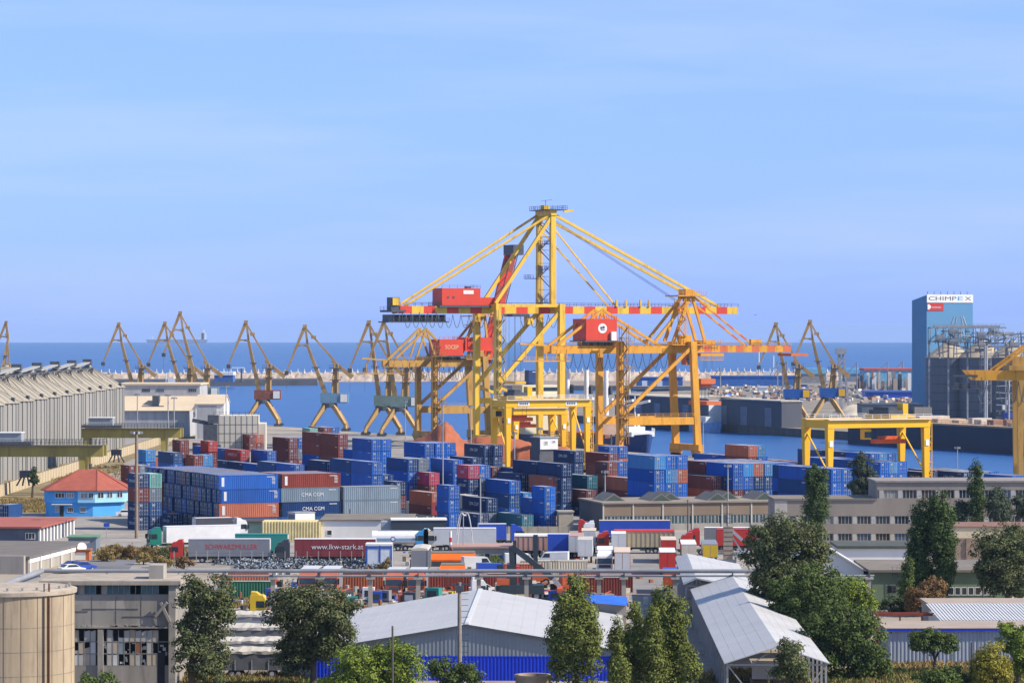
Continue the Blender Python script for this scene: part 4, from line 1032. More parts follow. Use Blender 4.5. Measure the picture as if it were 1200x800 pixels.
def windows(parent, spec, y=-0.03, glass=GLASS, frame=WHITE, mull=2, bar=0.09, zbar=None):
    """each window its own frame part with a pane"""
    for (x0, x1, z0, z1) in spec:
        f = MB(); t = bar
        f.box(x0, x1, y-0.05, y+0.02, z0, z0+t); f.box(x0, x1, y-0.05, y+0.02, z1-t, z1)
        f.box(x0, x0+t, y-0.05, y+0.02, z0+t, z1-t); f.box(x1-t, x1, y-0.05, y+0.02, z0+t, z1-t)
        for k in range(1, mull): 
            xx = x0+(x1-x0)*k/mull; f.box(xx-t/2, xx+t/2, y-0.045, y+0.02, z0+t, z1-t)
        fo = f.build('window', frame, parent)
        MB().quad((x0+t*.5,y-0.01,z0+t*.5),(x1-t*.5,y-0.01,z0+t*.5),(x1-t*.5,y-0.01,z1-t*.5),(x0+t*.5,y-0.01,z1-t*.5)).build('pane', wrnd.choice(GLV) if glass is GLASS else glass, fo)

# --- concrete silo, bottom left
d = 345.0; s = F/d
r = thing('concrete_silo', 'round beige concrete silo with a rusty pipe at the bottom left', 'silo', (xat(12, d), d, 0))
Rr = 75/s; zt_ = zat(687, d)
SILO = M_('silo_concrete', (0.37,0.295,0.205), rough=0.95, var=0.22, scale=0.45, streak=1, bump=0.2, spec=.1, rust=(0.22,0.185,0.145), rustamt=0.75, detail=9)
MB().lathe([(Rr, 0), (Rr, zt_-0.55)], k=72).build('wall', SILO, r)
sm = MB()
for k in range(24):
    a = 2*math.pi*k/24+0.05; c_, s2 = math.cos(a), math.sin(a); sm.beam(((Rr+.005)*c_, (Rr+.005)*s2, 0), ((Rr+.005)*c_, (Rr+.005)*s2, zt_-0.6), 0.05)
for zz in (2.2, 4.6, 7.0, 9.4): sm.lathe([(Rr+0.012, zz-0.03), (Rr+0.012, zz+0.03)], k=72)
sm.build('panel_joints', M_('joint_dark', (0.22,0.18,0.14)), r)
MB().lathe([(Rr+0.22, zt_-0.55), (Rr+0.25, zt_-0.15), (Rr-0.3, zt_), (0.3, zt_+0.25)], k=72).build('roof', M_('silo_roof', (0.40,0.34,0.27), rough=0.95, var=0.2, scale=0.6, rust=(0.16,0.13,0.1)), r)
for px, col, rr in ((64, RUST, 0.09), (59, (0.10,0.07,0.055), 0.07)):
    a = math.asin(max(-1, min(1, (px-12)/75.0))); MB().tube(((Rr+.12)*math.sin(a), -(Rr+.12)*math.cos(a), 0), ((Rr+.12)*math.sin(a), -(Rr+.12)*math.cos(a), zt_+0.7), rr, k=6).build('pipe', M_('pipe_%d' % int(rr*100), col), r)
hb = MB()
for k in range(16): 
    a = -1.9+k*0.25; hb.box((Rr-.5)*math.sin(a)-0.12, (Rr-.5)*math.sin(a)+0.12, -(Rr-.5)*math.cos(a)-.12, -(Rr-.5)*math.cos(a)+.12, zt_-0.05, zt_+0.3)
hb.build('anchor_blocks', CONC, r)

# --- derelict two-storey workshop
d = 372.0; s = F/d; X0, X1 = xat(50, d), xat(206, d); w = X1-X0; zt_ = zat(680, d)
r = thing('derelict_workshop', 'derelict grey concrete workshop with broken windows beside the round silo', 'building', (X0, d, 0))
Z = lambda y: zat(y, 372.0)
MB().box(-0.35, w+0.55, -0.5, 10.3, zt_-0.45, zt_).build('roof', M_('old_roof', (0.36,0.31,0.25), rough=0.95, var=0.25, scale=0.5, rust=(0.2,0.18,0.15)), r)
wl = MB(); wl.box(0, w-.75, 0, 0.3, Z(735), Z(697)); wl.box(0, w-.75, 0, 0.3, Z(684), zt_-.45); wl.box(0, w-.75, 0.002, 0.3, 0, Z(780))
wl.box(0, 0.3, 0.31, 9.9, 0, zt_-0.45); wl.box(w-.35, w-.05, 0.71, 9.9, 0, zt_-0.45); wl.box(.31, w-.36, 9.6, 9.9, 0, zt_-0.45)
wl.build('wall', DARKC, r)
sl = MB()
for zz, a, b in ((Z(716), 0, .34), (Z(713), .30, .72), (Z(722), .6, .93)): sl.box(w*a, w*b-.8*(b > .9), -.05, -.004, zz-.03, zz+.03)
for q in (.18, .37, .55, .74): sl.box(w*q-.02, w*q+.02, -.03, -.004, Z(734), Z(698))
sl.build('wall_seam', M_('seam_dark', (0.11,0.10,0.09)), r)
pt = MB()
for q, z0, z1, ww in ((.47,703,716,2.2),(.08,716,733,1.6),(.7,724,734,1.8),(.22,699,709,1.2)): pt.quad((w*q,-.006,Z(z1)),(w*q+ww,-.006,Z(z1)+.1),(w*q+ww*.9,-.006,Z(z0)),(w*q+.1,-.006,Z(z0)-.1))
pt.build('wall_patch', CONC, r)
lg = MB()
for k in range(34):
    xx = rnd.uniform(0.3, w-1.2); lg.box(xx, xx+rnd.uniform(.2,.7), -0.22, -0.01, Z(735)+rnd.uniform(-.12,.05), Z(735)+rnd.uniform(.08,.35))
lg.box(0, w-.8, -0.28, -0.23, Z(735)-.05, Z(735)+.1); lg.build('broken_canopy', DARKC, r)
for xx, ww in ((w-.75, .75), (w*0.415, .6)): MB().box(xx, xx+ww, -0.32, 0.7, 0, (zt_-.45) if ww > .7 else Z(737)).build('column', M_('column_concrete', (0.30,0.275,0.24), rough=0.95, var=0.25, scale=0.5, bump=0.3), r)
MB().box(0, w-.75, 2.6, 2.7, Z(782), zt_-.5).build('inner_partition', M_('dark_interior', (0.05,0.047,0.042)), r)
xs = [0.2+k*0.62 for k in range(int((w-1)/0.62))]
PG = [M_('pane_grey', (0.44,0.42,0.38), rough=.8), M_('pane_tan', (0.46,0.38,0.28), rough=.8), M_('pane_rust', (0.28,0.12,0.06), rough=.8), M_('pane_blue', (0.22,0.28,0.32), rough=.3), M_('pane_white', (0.60,0.58,0.54), rough=.8)]
for zz0, zz1, fill in ((Z(696.5), Z(684.5), 'u'), (Z(751.5), Z(738), 'l'), (Z(765.5), Z(752), 'l'), (Z(779.5), Z(766), 'l')):
    fr_ = MB()
    for xx in xs: fr_.box(xx-.035, xx+.035, .0, .08, zz0, zz1)
    fr_.box(0, w-.75, .0, .08, zz0-.04, zz0+.05); fr_.build('window_frame', M_('frame_grey', (0.24,0.235,0.22)), r)
    for xx in xs[:-1]:
        if fill == 'u':
            if abs(xx/w-.27) < .03 or abs(xx/w-.45) < .025: MB().box(xx+.04, xx+.58, .1, .2, zz0, zz1).build('pier', CONC, r)
            elif rnd.random() < 0.72: MB().quad((xx+.04,.03,zz0),(xx+.58,.03,zz0),(xx+.58,.03,zz1),(xx+.04,.03,zz1)).build('pane', M_('pane_teal', (0.06,0.14,0.17), rough=.2, var=.4, scale=.6), r)
        elif not (w*.415-.5 < xx < w*.415+.5) and rnd.random() < 0.86:
            zt2 = zz1 if rnd.random() < .85 else zz0+(zz1-zz0)*rnd.uniform(.3,.8)
            MB().quad((xx+.04,.03,zz0),(xx+.58,.03,zz0),(xx+.58,.03,zt2),(xx+.04,.03,zt2+rnd.uniform(-.2,.1))).build('pane', rnd.choice(PG+PG[:2]), r)
rb = MB()
for k in range(50):
    x_, z_ = rnd.uniform(w*.42, w-.9), rnd.uniform(Z(780), Z(752)); a = rnd.uniform(.15,.5); rb.rbox((x_, .22+rnd.uniform(0,.1), z_), a, .08, rnd.uniform(.1,.5), rnd.uniform(-.3,.3))
rb.build('torn_sheeting', PG[4], r)
MB().box(w-2.0, w-1.2, -.02, .03, 0.05, Z(764)).build('door', M_('door_dark', (0.02,0.02,0.03)), r)
MB().box(w-3.2, w-1.6, 2.5, 6, zt_, zt_+1.5).build('roof_hut', CONC, r)
dp = MB(); dp.beam((w-.9,-.45,Z(705)),(w-2.2,-.35,Z(722)),.25,.3); dp.beam((w-1.6,-.4,Z(705)),(w-.6,-.45,Z(728)),.2,.3); dp.build('hanging_slab', CONC, r)

# --- blue and grey hangar, bottom centre
d = depth_for(797); s = F/d; xa = xat(547, d); za = zat(731, d); ze = zat(762, d); hw = 185/s
db = F*(H-za)/(690-HZ); L_ = db-d; rz = -math.atan2(xat(563, db)-xa, L_)
r = thing('metal_hangar', 'wide metal hangar with grey gable above a bright blue wall band and pale roof', 'hangar', (xa, d, 0), rz)
zb_ = zat(768.5, d)
g = MB(); pts_n = 60
top = lambda x: za-.12-(za-ze)*abs(x)/hw
k0 = len(g.v); n = int(2*hw/.45)
for i in range(n):
    x0 = -hw+.25+(2*hw-.5)*i/n; x1 = -hw+.25+(2*hw-.5)*(i+1)/n; xm = x0+(x1-x0)*.5
    for a, b, ya, yb in ((x0,xm,0,0),(xm,x1,-.045,-.045)):
        g.quad((a,ya,zb_),(b,yb,zb_),(b,yb,top(b)),(a,ya,top(a)))
    g.quad((xm,0,zb_),(xm,-.045,zb_),(xm,-.045,top(xm)),(xm,0,top(xm)))
g.build('gable_wall', WALLG, r)
g = MB(); ribbed(g, (-hw+.25, -.02), (hw-.25, -.02), 0, zb_, .4, .07); g.box(-hw+.25, hw-.25, -.1, -.02, zb_-.06, zb_+.03); g.build('blue_wall_band', BLUES, r)
for sx in (-1, 1):
    MB().quad((sx*(hw-.25), .02, 0), (sx*(hw-.25), L_-.05, 0), (sx*(hw-.25), L_-.05, ze-.1), (sx*(hw-.25), .02, ze-.1)).build('side_wall', WALLG, r)
    rf = MB(); nr = int(L_/1.1)
    n0 = len(rf.v); a, b = (0, za), (sx*(hw+.3), ze-.05)
    rf.quad((a[0],-.38,a[1]),(b[0],-.38,b[1]),(b[0],L_+.4,b[1]),(a[0],L_+.4,a[1]))
    rf.quad((a[0],-.38,a[1]-.14),(b[0],-.38,b[1]-.14),(b[0],L_+.4,b[1]-.14),(a[0],L_+.4,a[1]-.14))
    rf.quad((a[0],-.38,a[1]-.14),(b[0],-.38,b[1]-.14),(b[0],-.38,b[1]),(a[0],-.38,a[1]))
    rf.quad((b[0],-.38,b[1]-.14),(b[0],L_+.4,b[1]-.14),(b[0],L_+.4,b[1]),(b[0],-.38,b[1]))
    for i in range(1, 12):
        t = i/12; xx = a[0]+(b[0]-a[0])*t; zz = a[1]+(b[1]-a[1])*t; rf.beam((xx,-.36,zz+.006),(xx,L_+.35,zz+.006),.03,.02)
    rf.build('roof_slope', ROOFM, r)
MB().beam((0,-.4,za+.05),(0,L_+.42,za+.05),.5,.08).build('ridge_cap', W_COR, r)
bt = MB()
for sx in (-1,1): bt.beam((0,-.41,za-.08),(sx*(hw+.3),-.41,ze-.13),.05,.22)
bt.build('verge_trim', STEEL, r)
MB().quad((-hw+.25,L_,0),(hw-.25,L_,0),(hw-.25,L_,ze),(0,L_,za-.2),(-hw+.25,L_,ze)).build('rear_wall', WALLG, r)

# --- long open sheds, bottom right
def open_shed(name, label, d0, xa_, za_, hwl, zel, hwr, zer, L_, rz, closed_back=True, posts=12):
    r = thing(name, label, 'shed', (xa_, d0, 0), rz)
    for sx, hw_, ze_ in ((-1, hwl, zel), (1, hwr, zer)):
        rf = MB(); b = (sx*hw_, ze_)
        for dz in (0, -.1): rf.quad((0,-.5,za_+dz),(b[0],-.5,b[1]+dz),(b[0],L_,b[1]+dz),(0,L_,za_+dz))
        rf.quad((0,-.5,za_-.1),(b[0],-.5,b[1]-.1),(b[0],-.5,b[1]),(0,-.5,za_)); rf.quad((b[0],-.5,b[1]-.1),(b[0],L_,b[1]-.1),(b[0],L_,b[1]),(b[0],-.5,b[1]))
        for i in range(1, 5): rf.beam((b[0]*i/5,-.48,za_+(b[1]-za_)*i/5+.005),(b[0]*i/5,L_,za_+(b[1]-za_)*i/5+.005),.03,.016)
        rf.build('roof_slope', ROOFM, r)
        for i in range(posts+1):
            yy = .3+(L_-.8)*i/posts; MB().box(sx*(hw_-.35)-.11, sx*(hw_-.35)+.11, yy-.11, yy+.11, 0, ze_-.1+ (za_-ze_)*.35/hw_).build('post', GALV, r)
    for i in range(0, posts+1, 2):
        yy = .3+(L_-.8)*i/posts; t = MB(); t.beam((-hwl+.35,yy,zel-.25),(hwr-.35,yy,zer-.25),.12,.16); t.beam((0,yy,zel-.2),(0,yy,za_-.15),.1)
        for k in (-.5,.5): t.beam((k*hwl,yy,zel-.2),(k*hwl*.4,yy,za_-.15-(za_-zel)*.4),.09); 
        t.build('roof_truss', GALV, r)
    br = MB(); br.beam((-hwl+.4,.2,zel-.3),(-hwl+2.2,.2,zel-2.6),.12); br.beam((hwr-.4,.2,zer-.3),(hwr-2.2,.2,zer-2.6),.12); br.build('corner_brace', GALV, r)
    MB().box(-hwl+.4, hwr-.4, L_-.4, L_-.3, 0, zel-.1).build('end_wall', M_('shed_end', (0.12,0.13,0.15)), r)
    MB().box(-2.4, 2.6, 6.0, 6.1, zel-2.3, zel-.4).build('hanging_sheet', GALV, r)
    for k in range(4):
        MB().box(-hwl+1.2+k*2.3, -hwl+2.8+k*2.3, 9+2*k, 13+3*k, 0.01, 1.4+.3*k).build('stored_crate', M_('stored_wood', (0.12,0.085,0.05)), r)
    return r
d = 352.0; s = F/d; za = zat(756, d); xa = xat(912, d); ze = zat(776, d); db = F*(H-za)/(674-HZ)
open_shed('open_shed', 'long open sided shed with pale pitched roof at the bottom right', d, xa, za, (912-848.6)/s, ze, 60/s, ze, db-d, -math.atan2(xat(858, db)-xa, db-d), posts=16)
d = 452.0; za = zat(677, d); xa = xat(816, d); db = F*(H-za)/(648-HZ)
open_shed('open_shed', 'smaller pale roofed shed just behind the long open shed', d, xa, za, 1.7, za-.75, 7.6, za-1.5, db-d, -math.atan2(xat(805, db)-xa, db-d), posts=8)

# --- generic block building: origin front-left, x along the facade
def block(name, label, cat, x, y, rz, w, dp, h, wall, roofm, over=.25, rt=.25, group=None):
    r = thing(name, label, cat, (x, y, 0), rz, group)
    MB().box(0, w, 0, dp, 0, h).build('wall', wall, r)
    MB().box(-over, w+over, -over, dp+over, h+.004, h+rt).build('roof', roofm, r)
    return r
# grey corrugated warehouse at right, with blue eaves
d = depth_for(777); s = F/d; X0 = xat(1042, d); h = zat(738, d)
r = thing('grey_warehouse', 'low grey ribbed warehouse with blue eaves behind the small round tree', 'warehouse', (X0, d, 0), 0.02)
g = MB(); ribbed(g, (0,0), (30,0), 0, h, .45, .06); ribbed(g, (0,9),(0,0), 0, h, .45, .06); g.quad((0,9,0),(30,9,0),(30,9,h),(0,9,h)); g.build('wall', M_('zinc_sheet', (0.30,0.34,0.40), rough=.5, var=.12, scale=.3, streak=1), r)
MB().box(-.4, 30, -.45, -.07, h-.05, h+.2).build('eaves_trim', BLUES, r)
rf = MB().yprism([(-.5,h+.205),(30,h+.205),(30,h+.3),(-.5,h+.3)], -.5, 9.4); rf.build('roof', M_('brown_roof', (0.36,0.29,0.24), rough=.9, var=.12, scale=.3), r)
for k in range(9): MB().box(3.2*k+1, 3.2*k+1.1, -.09, -.066, .1, h-.1).build('rib_post', GALV, r)
d = 409.0
r = thing('white_roof_shed', 'low shed with white ribbed roof behind the grey warehouse', 'shed', (xat(1112, d), d+6, 0), 0.0)
h0 = 3.7; MB().box(0, 24, 0, 14, 0, h0).build('wall', WREND, r)
rf = MB()
for i in range(60):
    x0 = -.3+.41*i; rf.quad((x0,-.4,h0+.05),(x0+.25,-.4,h0+.05),(x0+.25,14.4,h0+.9),(x0,14.4,h0+.9)); rf.quad((x0+.25,-.4,h0+.12),(x0+.41,-.4,h0+.12),(x0+.41,14.4,h0+.97),(x0+.25,14.4,h0+.97))
    rf.quad((x0+.25,-.4,h0+.05),(x0+.25,-.4,h0+.12),(x0+.25,14.4,h0+.97),(x0+.25,14.4,h0+.9))
rf.build('roof', W_COR, r)
r = block('brown_roof_shed', 'flat brown roofed shed in front of the green building', 'shed', xat(1098, 432), 436, 0.0, 24, 12, 3.6, CONC, M_('brown_roof',(0.3,0.2,0.2)))
d = 425.0; r = thing('steel_frame', 'rusty red steel frame standing between trees and white roofed shed', 'steel frame', (xat(1027, d), d, 0))
wf = xat(1108, d)-xat(1027, d); RS = M_('rusty_red_steel', (0.26,0.06,0.04), rough=.8, var=.25, scale=1)
zf = zat(719.5, d); MB().beam((0,0,zf),(wf,0,zf),.2,.35).build('beam', RS, r); MB().beam((0,4,zf-.2),(wf,4,zf-.2),.2,.3).build('beam', RS, r)
for k in range(4): MB().beam((.2+k*(wf-.4)/3,0,0),(.2+k*(wf-.4)/3,0,zf-.2),.2).build('post', RS, r)
for k in range(3): MB().box(.8+2.6*k, 3.0+2.6*k, 1.2, 3.4, 0, .9+.5*k).build('stored_crate', M_('crate_dark', (0.06,0.055,0.05)) if k != 1 else M_('crate_pale', (0.48,0.42,0.32)), r)
# green building
d = 487.0; s = F/d; X0 = xat(1022, d); h = zat(670, d)
GRN = M_('green_render', (0.15,0.20,0.125), rough=.85, var=.12, scale=.3, streak=1)
r = block('green_building', 'long green rendered building with one dark window strip behind the poplars', 'building', X0, d, 0.0, xat(1178, d)-X0, 21, h, GRN, FELT, .5, .35)
sp = []; Z = lambda y: zat(y, 487.0); wd = xat(1178, d)-X0
for k in range(9): sp.append((wd*.47+k*.95, wd*.47+k*.95+.85, Z(697), Z(687.5)))
windows(r, sp, -.03, mull=1)
MB().box(2.2, 3.4, -.03, -.005, Z(694), Z(686)).build('door', M_('door_dark', (0.02,0.02,0.03)), r)
ld = MB()
for k in range(9): ld.box(2.9, 3.5, -.3, -.25, .6+k*.45, .66+k*.45)
ld.box(2.85,2.9,-.3,-.25,0,h+.8); ld.box(3.5,3.55,-.3,-.25,0,h+.8); ld.build('ladder', STEEL, r)
# white barn
d = 492.0; s = F/d; xa = xat(974, d); za = zat(645, d); ze = zat(668, d)
r = thing('white_barn', 'white walled barn with white pitched roof partly hidden by the big trees', 'barn', (xa, d, 0), 0.0)
hw = 38/s; MB().yprism([(-hw,0),(hw,0),(hw,ze),(0,za),(-hw,ze)], 0, 26).build('wall', WREND, r)
for sx in (-1,1): MB().yprism([(0,za+.05),(sx*(hw+.3),ze-.15),(sx*(hw+.3),ze+.05),(0,za+.25)], -.4, 26.4).build('roof_slope', W_COR, r)
windows(r, [(-.4,.3,ze+.2,ze+1.0)], -.03)
# long white wall building with dark green roof
d = 545.0; r = block('white_store', 'long low white store with dark roof behind the white barn', 'store building', xat(984, d), d, 0.0, xat(1070, d)-xat(984, d), 12, zat(642.5, d), WREND, M_('dark_green_roof', (0.08,0.085,0.065)), .4, .45)
# brick building
BR = M_('brick_wall', (0.30,0.22,0.16), rough=.9, var=.25, scale=1.5, rust=(0.18,0.13,0.10))
d = 566.0; X0 = xat(1118, d); zc = zat(630.5, d); zt_ = zat(618, d)
r = block('brick_building', 'brick building with a cream upper band between the poplars and right edge trees', 'building', X0, d, 0.0, 16, 14, zc, BR, M_('brick_roof', (0.35,0.2,0.15)), 0, .02)
MB().box(0.1, 16, -.02, 13, zc+.03, zt_).build('upper_band', CREAM, r); MB().box(-.1, 16.2, -.2, 13.2, zt_+.004, zt_+.25).build('upper_roof', M_('brown_coping', (0.25,0.14,0.1)), r)
for k in range(4): MB().box(2+k*3.4, 2.25+k*3.4, -.22, -.025, 0, zc).build('buttress', BR, r)

# --- grey office with window bands
GOF = M_('office_grey', (0.29,0.25,0.21), rough=.9, var=.14, scale=.25, streak=1, bump=.1)
d = 606.0; s = F/d; X0 = xat(908, d); XM = xat(1028, d); X1 = xat(1216, d); zl, zh = zat(584, d), zat(563, d); Z = lambda y: zat(y, 606.0)
r = thing('office_block', 'grey office block of three storeys with bands of windows and a taller right wing', 'office building', (X0, d, 0), 0.015)
w1, w2 = XM-X0, X1-X0
bands = [(0, Z(632)), (Z(625.5), Z(612.5)), (Z(604.5), Z(595))]
mb = MB()
mb.box(0, w2, .25, 13, 0, zl-.3); mb.box(0, w2, 0, .25, 0, Z(633)); mb.box(0, w2, 0, .25, Z(625), Z(613.5)); mb.box(0, w1, 0, .25, Z(604.5), zl-.3)
mb.box(w1, w2, .002, .25, Z(604.5), Z(583.5)); mb.box(w1, w2, .252, 12.8, zl-.3, zh-.3); mb.box(w1, w2, .002, .25, Z(574), zh-.3)
mb.build('wall', GOF, r)
MB().box(-.2, w1-.03, -.2, 13.2, zl-.296, zl).build('roof', FELT, r); MB().box(w1-.25, w2+.2, -.25, 13.2, zh-.296, zh).build('roof', M_('roof_coping', (0.27,0.24,0.21)), r)
for z0, z1, xa_, xb_ in ((Z(633), Z(625), 0, w2), (Z(613.5), Z(604.5), 0, w2), (Z(583.5), Z(574), w1, w2)):
    xx = xa_+.4
    while xx < xb_-3.5:
        MB().box(xx, xx+.75, .03, .28, z0, z1).build('window_pier', M_('pier_pale', (0.46,0.43,0.39), rough=.85), r)
        windows(r, [(xx+.8, xx+3.3, z0-.1, z1+.1)], .2, mull=4, bar=.075, frame=M_('office_frame', (0.50,0.49,0.47))); xx += 3.35
MB().box(-.02, 2.2, -.03, -.004, 0, zl-.3).build('end_pier', M_('pier_pale', (0.46,0.43,0.39)), r)
for k in range(3): MB().box(w1*.3+k*1.2, w1*.3+.8+k*1.2, -.55, -.02, Z(640), Z(636.5)).build('air_conditioner', WHITE, r)
MB().box(w1*.7, w1*1.6, -1.5, -.01, Z(643), Z(642)).build('canopy', M_('canopy_yellow', (0.45,0.3,0.06)), r)

# --- brown warehouse with skylight monitors
d = depth_for(622); rz = R(13); X0 = xat(707, d); h = zat(590, d); BW = M_('brown_panel', (0.235,0.175,0.125), rough=.85, var=.12, scale=.2, streak=1)
Lw = 36.0
r = thing('brown_warehouse', 'long brown warehouse with a glazed strip and little gabled skylights on its roof', 'warehouse', (X0, d, 0), rz)
zg0, zg1 = zat(615, d), zat(604.5, d)
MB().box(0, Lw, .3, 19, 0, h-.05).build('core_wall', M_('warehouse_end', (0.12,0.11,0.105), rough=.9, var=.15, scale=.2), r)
MB().box(0, Lw, 0, .3, zg1, h-.05).build('upper_wall', BW, r); MB().box(0, Lw, 0, .3, 0, zg0).build('lower_wall', CONC, r)
MB().box(-.3, Lw+.3, -.35, 19.3, h-.046, h+.25).build('roof', M_('warehouse_roof', (0.25,0.215,0.18), rough=.95, var=.15, scale=.2), r)
for k in range(7): MB().box(k*Lw/6-.14, k*Lw/6+.14, -.12, -.003, 0, h-.06).build('pilaster', M_('pier_pale', (0.46,0.43,0.39)), r)
for k in range(24): windows(r, [(k*1.5+.15, k*1.5+1.5, zg0+.02, zg1-.02)], .12, glass=M_('strip_glass', (0.05,0.085,0.095), rough=.25, var=.3, scale=.3), frame=M_('strip_frame', (0.48,0.47,0.44)), mull=2)
for k, (xx, yy) in enumerate(((3.5,5),(12.5,3),(15.5,7),(24,3),(27.5,7.5),(34,4))):
    m = MB().yprism([(xx-2.3,h+.255),(xx+2.3,h+.255),(xx,h+1.75)], yy, yy+9).build('skylight', M_('skylight_sheet', (0.17,0.16,0.145), rough=.8), r)
    MB().yprism([(xx-1.7,h+.33),(xx+1.7,h+.33),(xx,h+1.5)], yy-.03, yy-.005).build('skylight_front', M_('skylight_green', (0.06,0.085,0.07)), m)

# --- white control cabin on its tower, mid yard
d = 765.0; s = F/d; X0 = xat(633, d); zt_ = zat(513, d); zb_ = zat(526.5, d)
r = thing('control_cabin', 'white control cabin raised above the stacks on a dark tower', 'control cabin', (X0, d, 0), AU)
MB().box(0, 4.4, 0, 4.6, zb_, zt_).build('cabin', WREND, r); MB().box(-.2, 4.6, -.2, 4.8, zt_, zt_+.25).build('roof', GALV, r)
MB().box(-.02, 3.4, .3, 4.3, 0, zb_-.02).build('tower', M_('tower_dark', (0.10,0.10,0.115), rough=.8), r); MB().box(-.06,-.005,-.05,4.65,zb_-1,zt_).build('side_panel', M_('tower_dark', (0.10,0.10,0.115)), r)
windows(r, [(1.0, 1.9, zb_+1.0, zb_+1.9), (3.0, 3.8, zb_+1.5, zb_+1.95)], -.03, mull=1)
rl = MB(); railing(rl, [(-.2,-.2,zt_+.25),(4.6,-.2,zt_+.25),(4.6,4.8,zt_+.25)], 1.0, 1.1, .03); rl.build('roof_railing', STEEL, r)

# --- bright blue house with red hipped roof
d = depth_for(605); s = F/d; xc = xat(98, d)
BH = M_('house_blue', (0.07,0.33,0.72), rough=.7, var=.05, scale=.4); BH2 = M_('house_pale_blue', (0.30,0.60,0.82), rough=.7, var=.05, scale=.4); TILE = M_('red_tile_roof', (0.32,0.088,0.06), rough=.8, var=.14, scale=.8)
r = thing('blue_house', 'bright blue two storey house with a red hipped roof between silos and container wall', 'house', (xc, d, 0), 0.0)
plan = [(-8.6,2.6),(-7.4,0),(2.4,0),(8.3,4.2),(8.3,10),(-8.6,10)]
zm, zt_ = 2.9, zat(574, d)
def wallface(pl, z0, z1, mtl, name='wall'):
    return MB().prism(pl, z0, z1).build(name, mtl, r)
wallface([(-8.3,2.7),(-7.2,.25),(1.9,.25),(7.4,4.2),(7.4,9.9),(-8.3,9.9)], 0, zm, BH, 'ground_floor')
wallface([(-8.6,2.6),(-7.4,0),(-1.2,0),(-1.2,10),(-8.6,10)], zm+.004, zt_, BH, 'upper_floor'); wallface([(-1.195,-.35),(2.4,-.35),(8.3,3.9),(8.3,10),(-1.195,10)], zm+.004, zt_, BH2, 'upper_floor')
ov = .7; pl2 = [(-9.3,2.3),(-7.9,-.8),(2.9,-.9),(9.2,3.8),(9.2,10.8),(-9.3,10.8)]
m = MB(); apex = [(-1.5,5.0,zt_+4.1),(2.2,5.4,zt_+4.1)]
n = len(m.v); m.v += [(x,y,zt_) for x,y in pl2]+apex+[(x,y,zt_-.15) for x,y in pl2]
m.f += [(0,1,6),(1,2,7,6),(2,3,7),(3,4,7),(4,5,6,7),(5,0,6)] + [(i,(i+1)%6,8+(i+1)%6,8+i) for i in range(6)] + [(13,12,11,10,9,8)]
m.build('roof', TILE, r)
hp = MB()
for i, a in ((0,0),(1,0),(2,1),(3,1),(4,1),(5,0)): hp.beam((*pl2[i],zt_+.04),(apex[a][0],apex[a][1],apex[a][2]+.04),.22,.14)
hp.build('hip_tiles', M_('hip_tile', (0.30,0.08,0.05)), r)
windows(r, [(-6.0,-4.0,zm+1.0,zm+2.1),(-3.6,-2.0,zm+1.0,zm+2.1)], -.03, mull=3, bar=.08)
windows(r, [(-6.0,-5.2,.9,2.2),(-3.5,-2.2,.9,2.0),(-.8,.5,.9,2.0)], .22, mull=3, bar=.08)
windows(r, [(-.6,.9,zm+.9,zm+2.1),(1.1,2.1,zm+.9,zm+2.1)], -.38, mull=2, bar=.08)
e = bpy.data.objects.new('bay_windows', None); COL.objects.link(e); e.parent = r; e.location = (2.4,-.35,0); e.rotation_euler = (0,0,math.atan2(4.25,5.9))
windows(e, [(.6,2.1,zm+.9,zm+2.1),(2.8,4.2,zm+.9,zm+2.1),(5.2,6.6,zm+.9,zm+2.1)], -.03, mull=2, bar=.08)
MB().box(-5.0,-4.2,.18,.24,0,2.2).build('door', M_('door_dark', (0.02,0.02,0.03)), r); MB().box(-6.6,-2.4,-.9,.2,2.5,2.65).build('porch_roof', WHITE, r)

# --- left edge: red roofed hall and grey roofed hall
d = 622.0; X1 = xat(45, d); h = zat(618, d); dz = F*(H-h)/(607-HZ)-d
r = thing('red_roof_hall', 'flat red roofed hall with white pillars along its side at the left edge', 'hall', (X1, d, 0), -.075)
MB().box(-26, 0, 0, dz, 0, h-.1).build('wall', M_('hall_dark', (0.10,0.115,0.15), rough=.8), r)
MB().box(-26.5, .7, -.6, dz+.4, h-.096, h+.2).build('roof', M_('red_sheet_roof', (0.34,0.105,0.075), rough=.8, var=.1, scale=.2), r)
for k in range(11): MB().box(.005, .25, .4+k*(dz-1)/10, 1.2+k*(dz-1)/10, 0, h-.1).build('pillar', WREND, r)
windows(r, [(-11,-7.5,.9,2.1),(-20,-16,.9,2.1),(-2.4,-.6,.9,2.1)], -.03, mull=3)
d = 547.0; X1 = xat(33, d); h = zat(653, d); dz = F*(H-h)/(637-HZ)-d
r = thing('grey_roof_hall', 'hall with dark grey roof and stained white side wall at the left edge', 'hall', (X1, d, 0), -.115)
MB().box(-22, 0, 0, dz, 0, h-.1).build('wall', CONC, r); MB().box(.004,.12,.2,dz,1.6,h-.15).build('side_band', WREND, r)
MB().box(-22.5, .4, -.5, dz+5, h-.096, h+.18).build('roof', M_('dark_grey_roof', (0.155,0.14,0.125), rough=.95, var=.15, scale=.3), r)
MB().box(-8,-.3,-1.6,-.51,0,h+.35).build('front_annex', CONC, r)
for k in range(6): MB().box(.125,.3,.3+k*(dz-1)/5,.6+k*(dz-1)/5,0,h-.15).build('pillar', WREND, r)
m = MB(); m.lathe([(.1,0),(.75,.3),(.8,.36)], k=16); o = m.build('satellite_dish', WHITE, r); o.location = (.9, dz-3, h-.4); o.rotation_euler = (R(70),0,R(30))
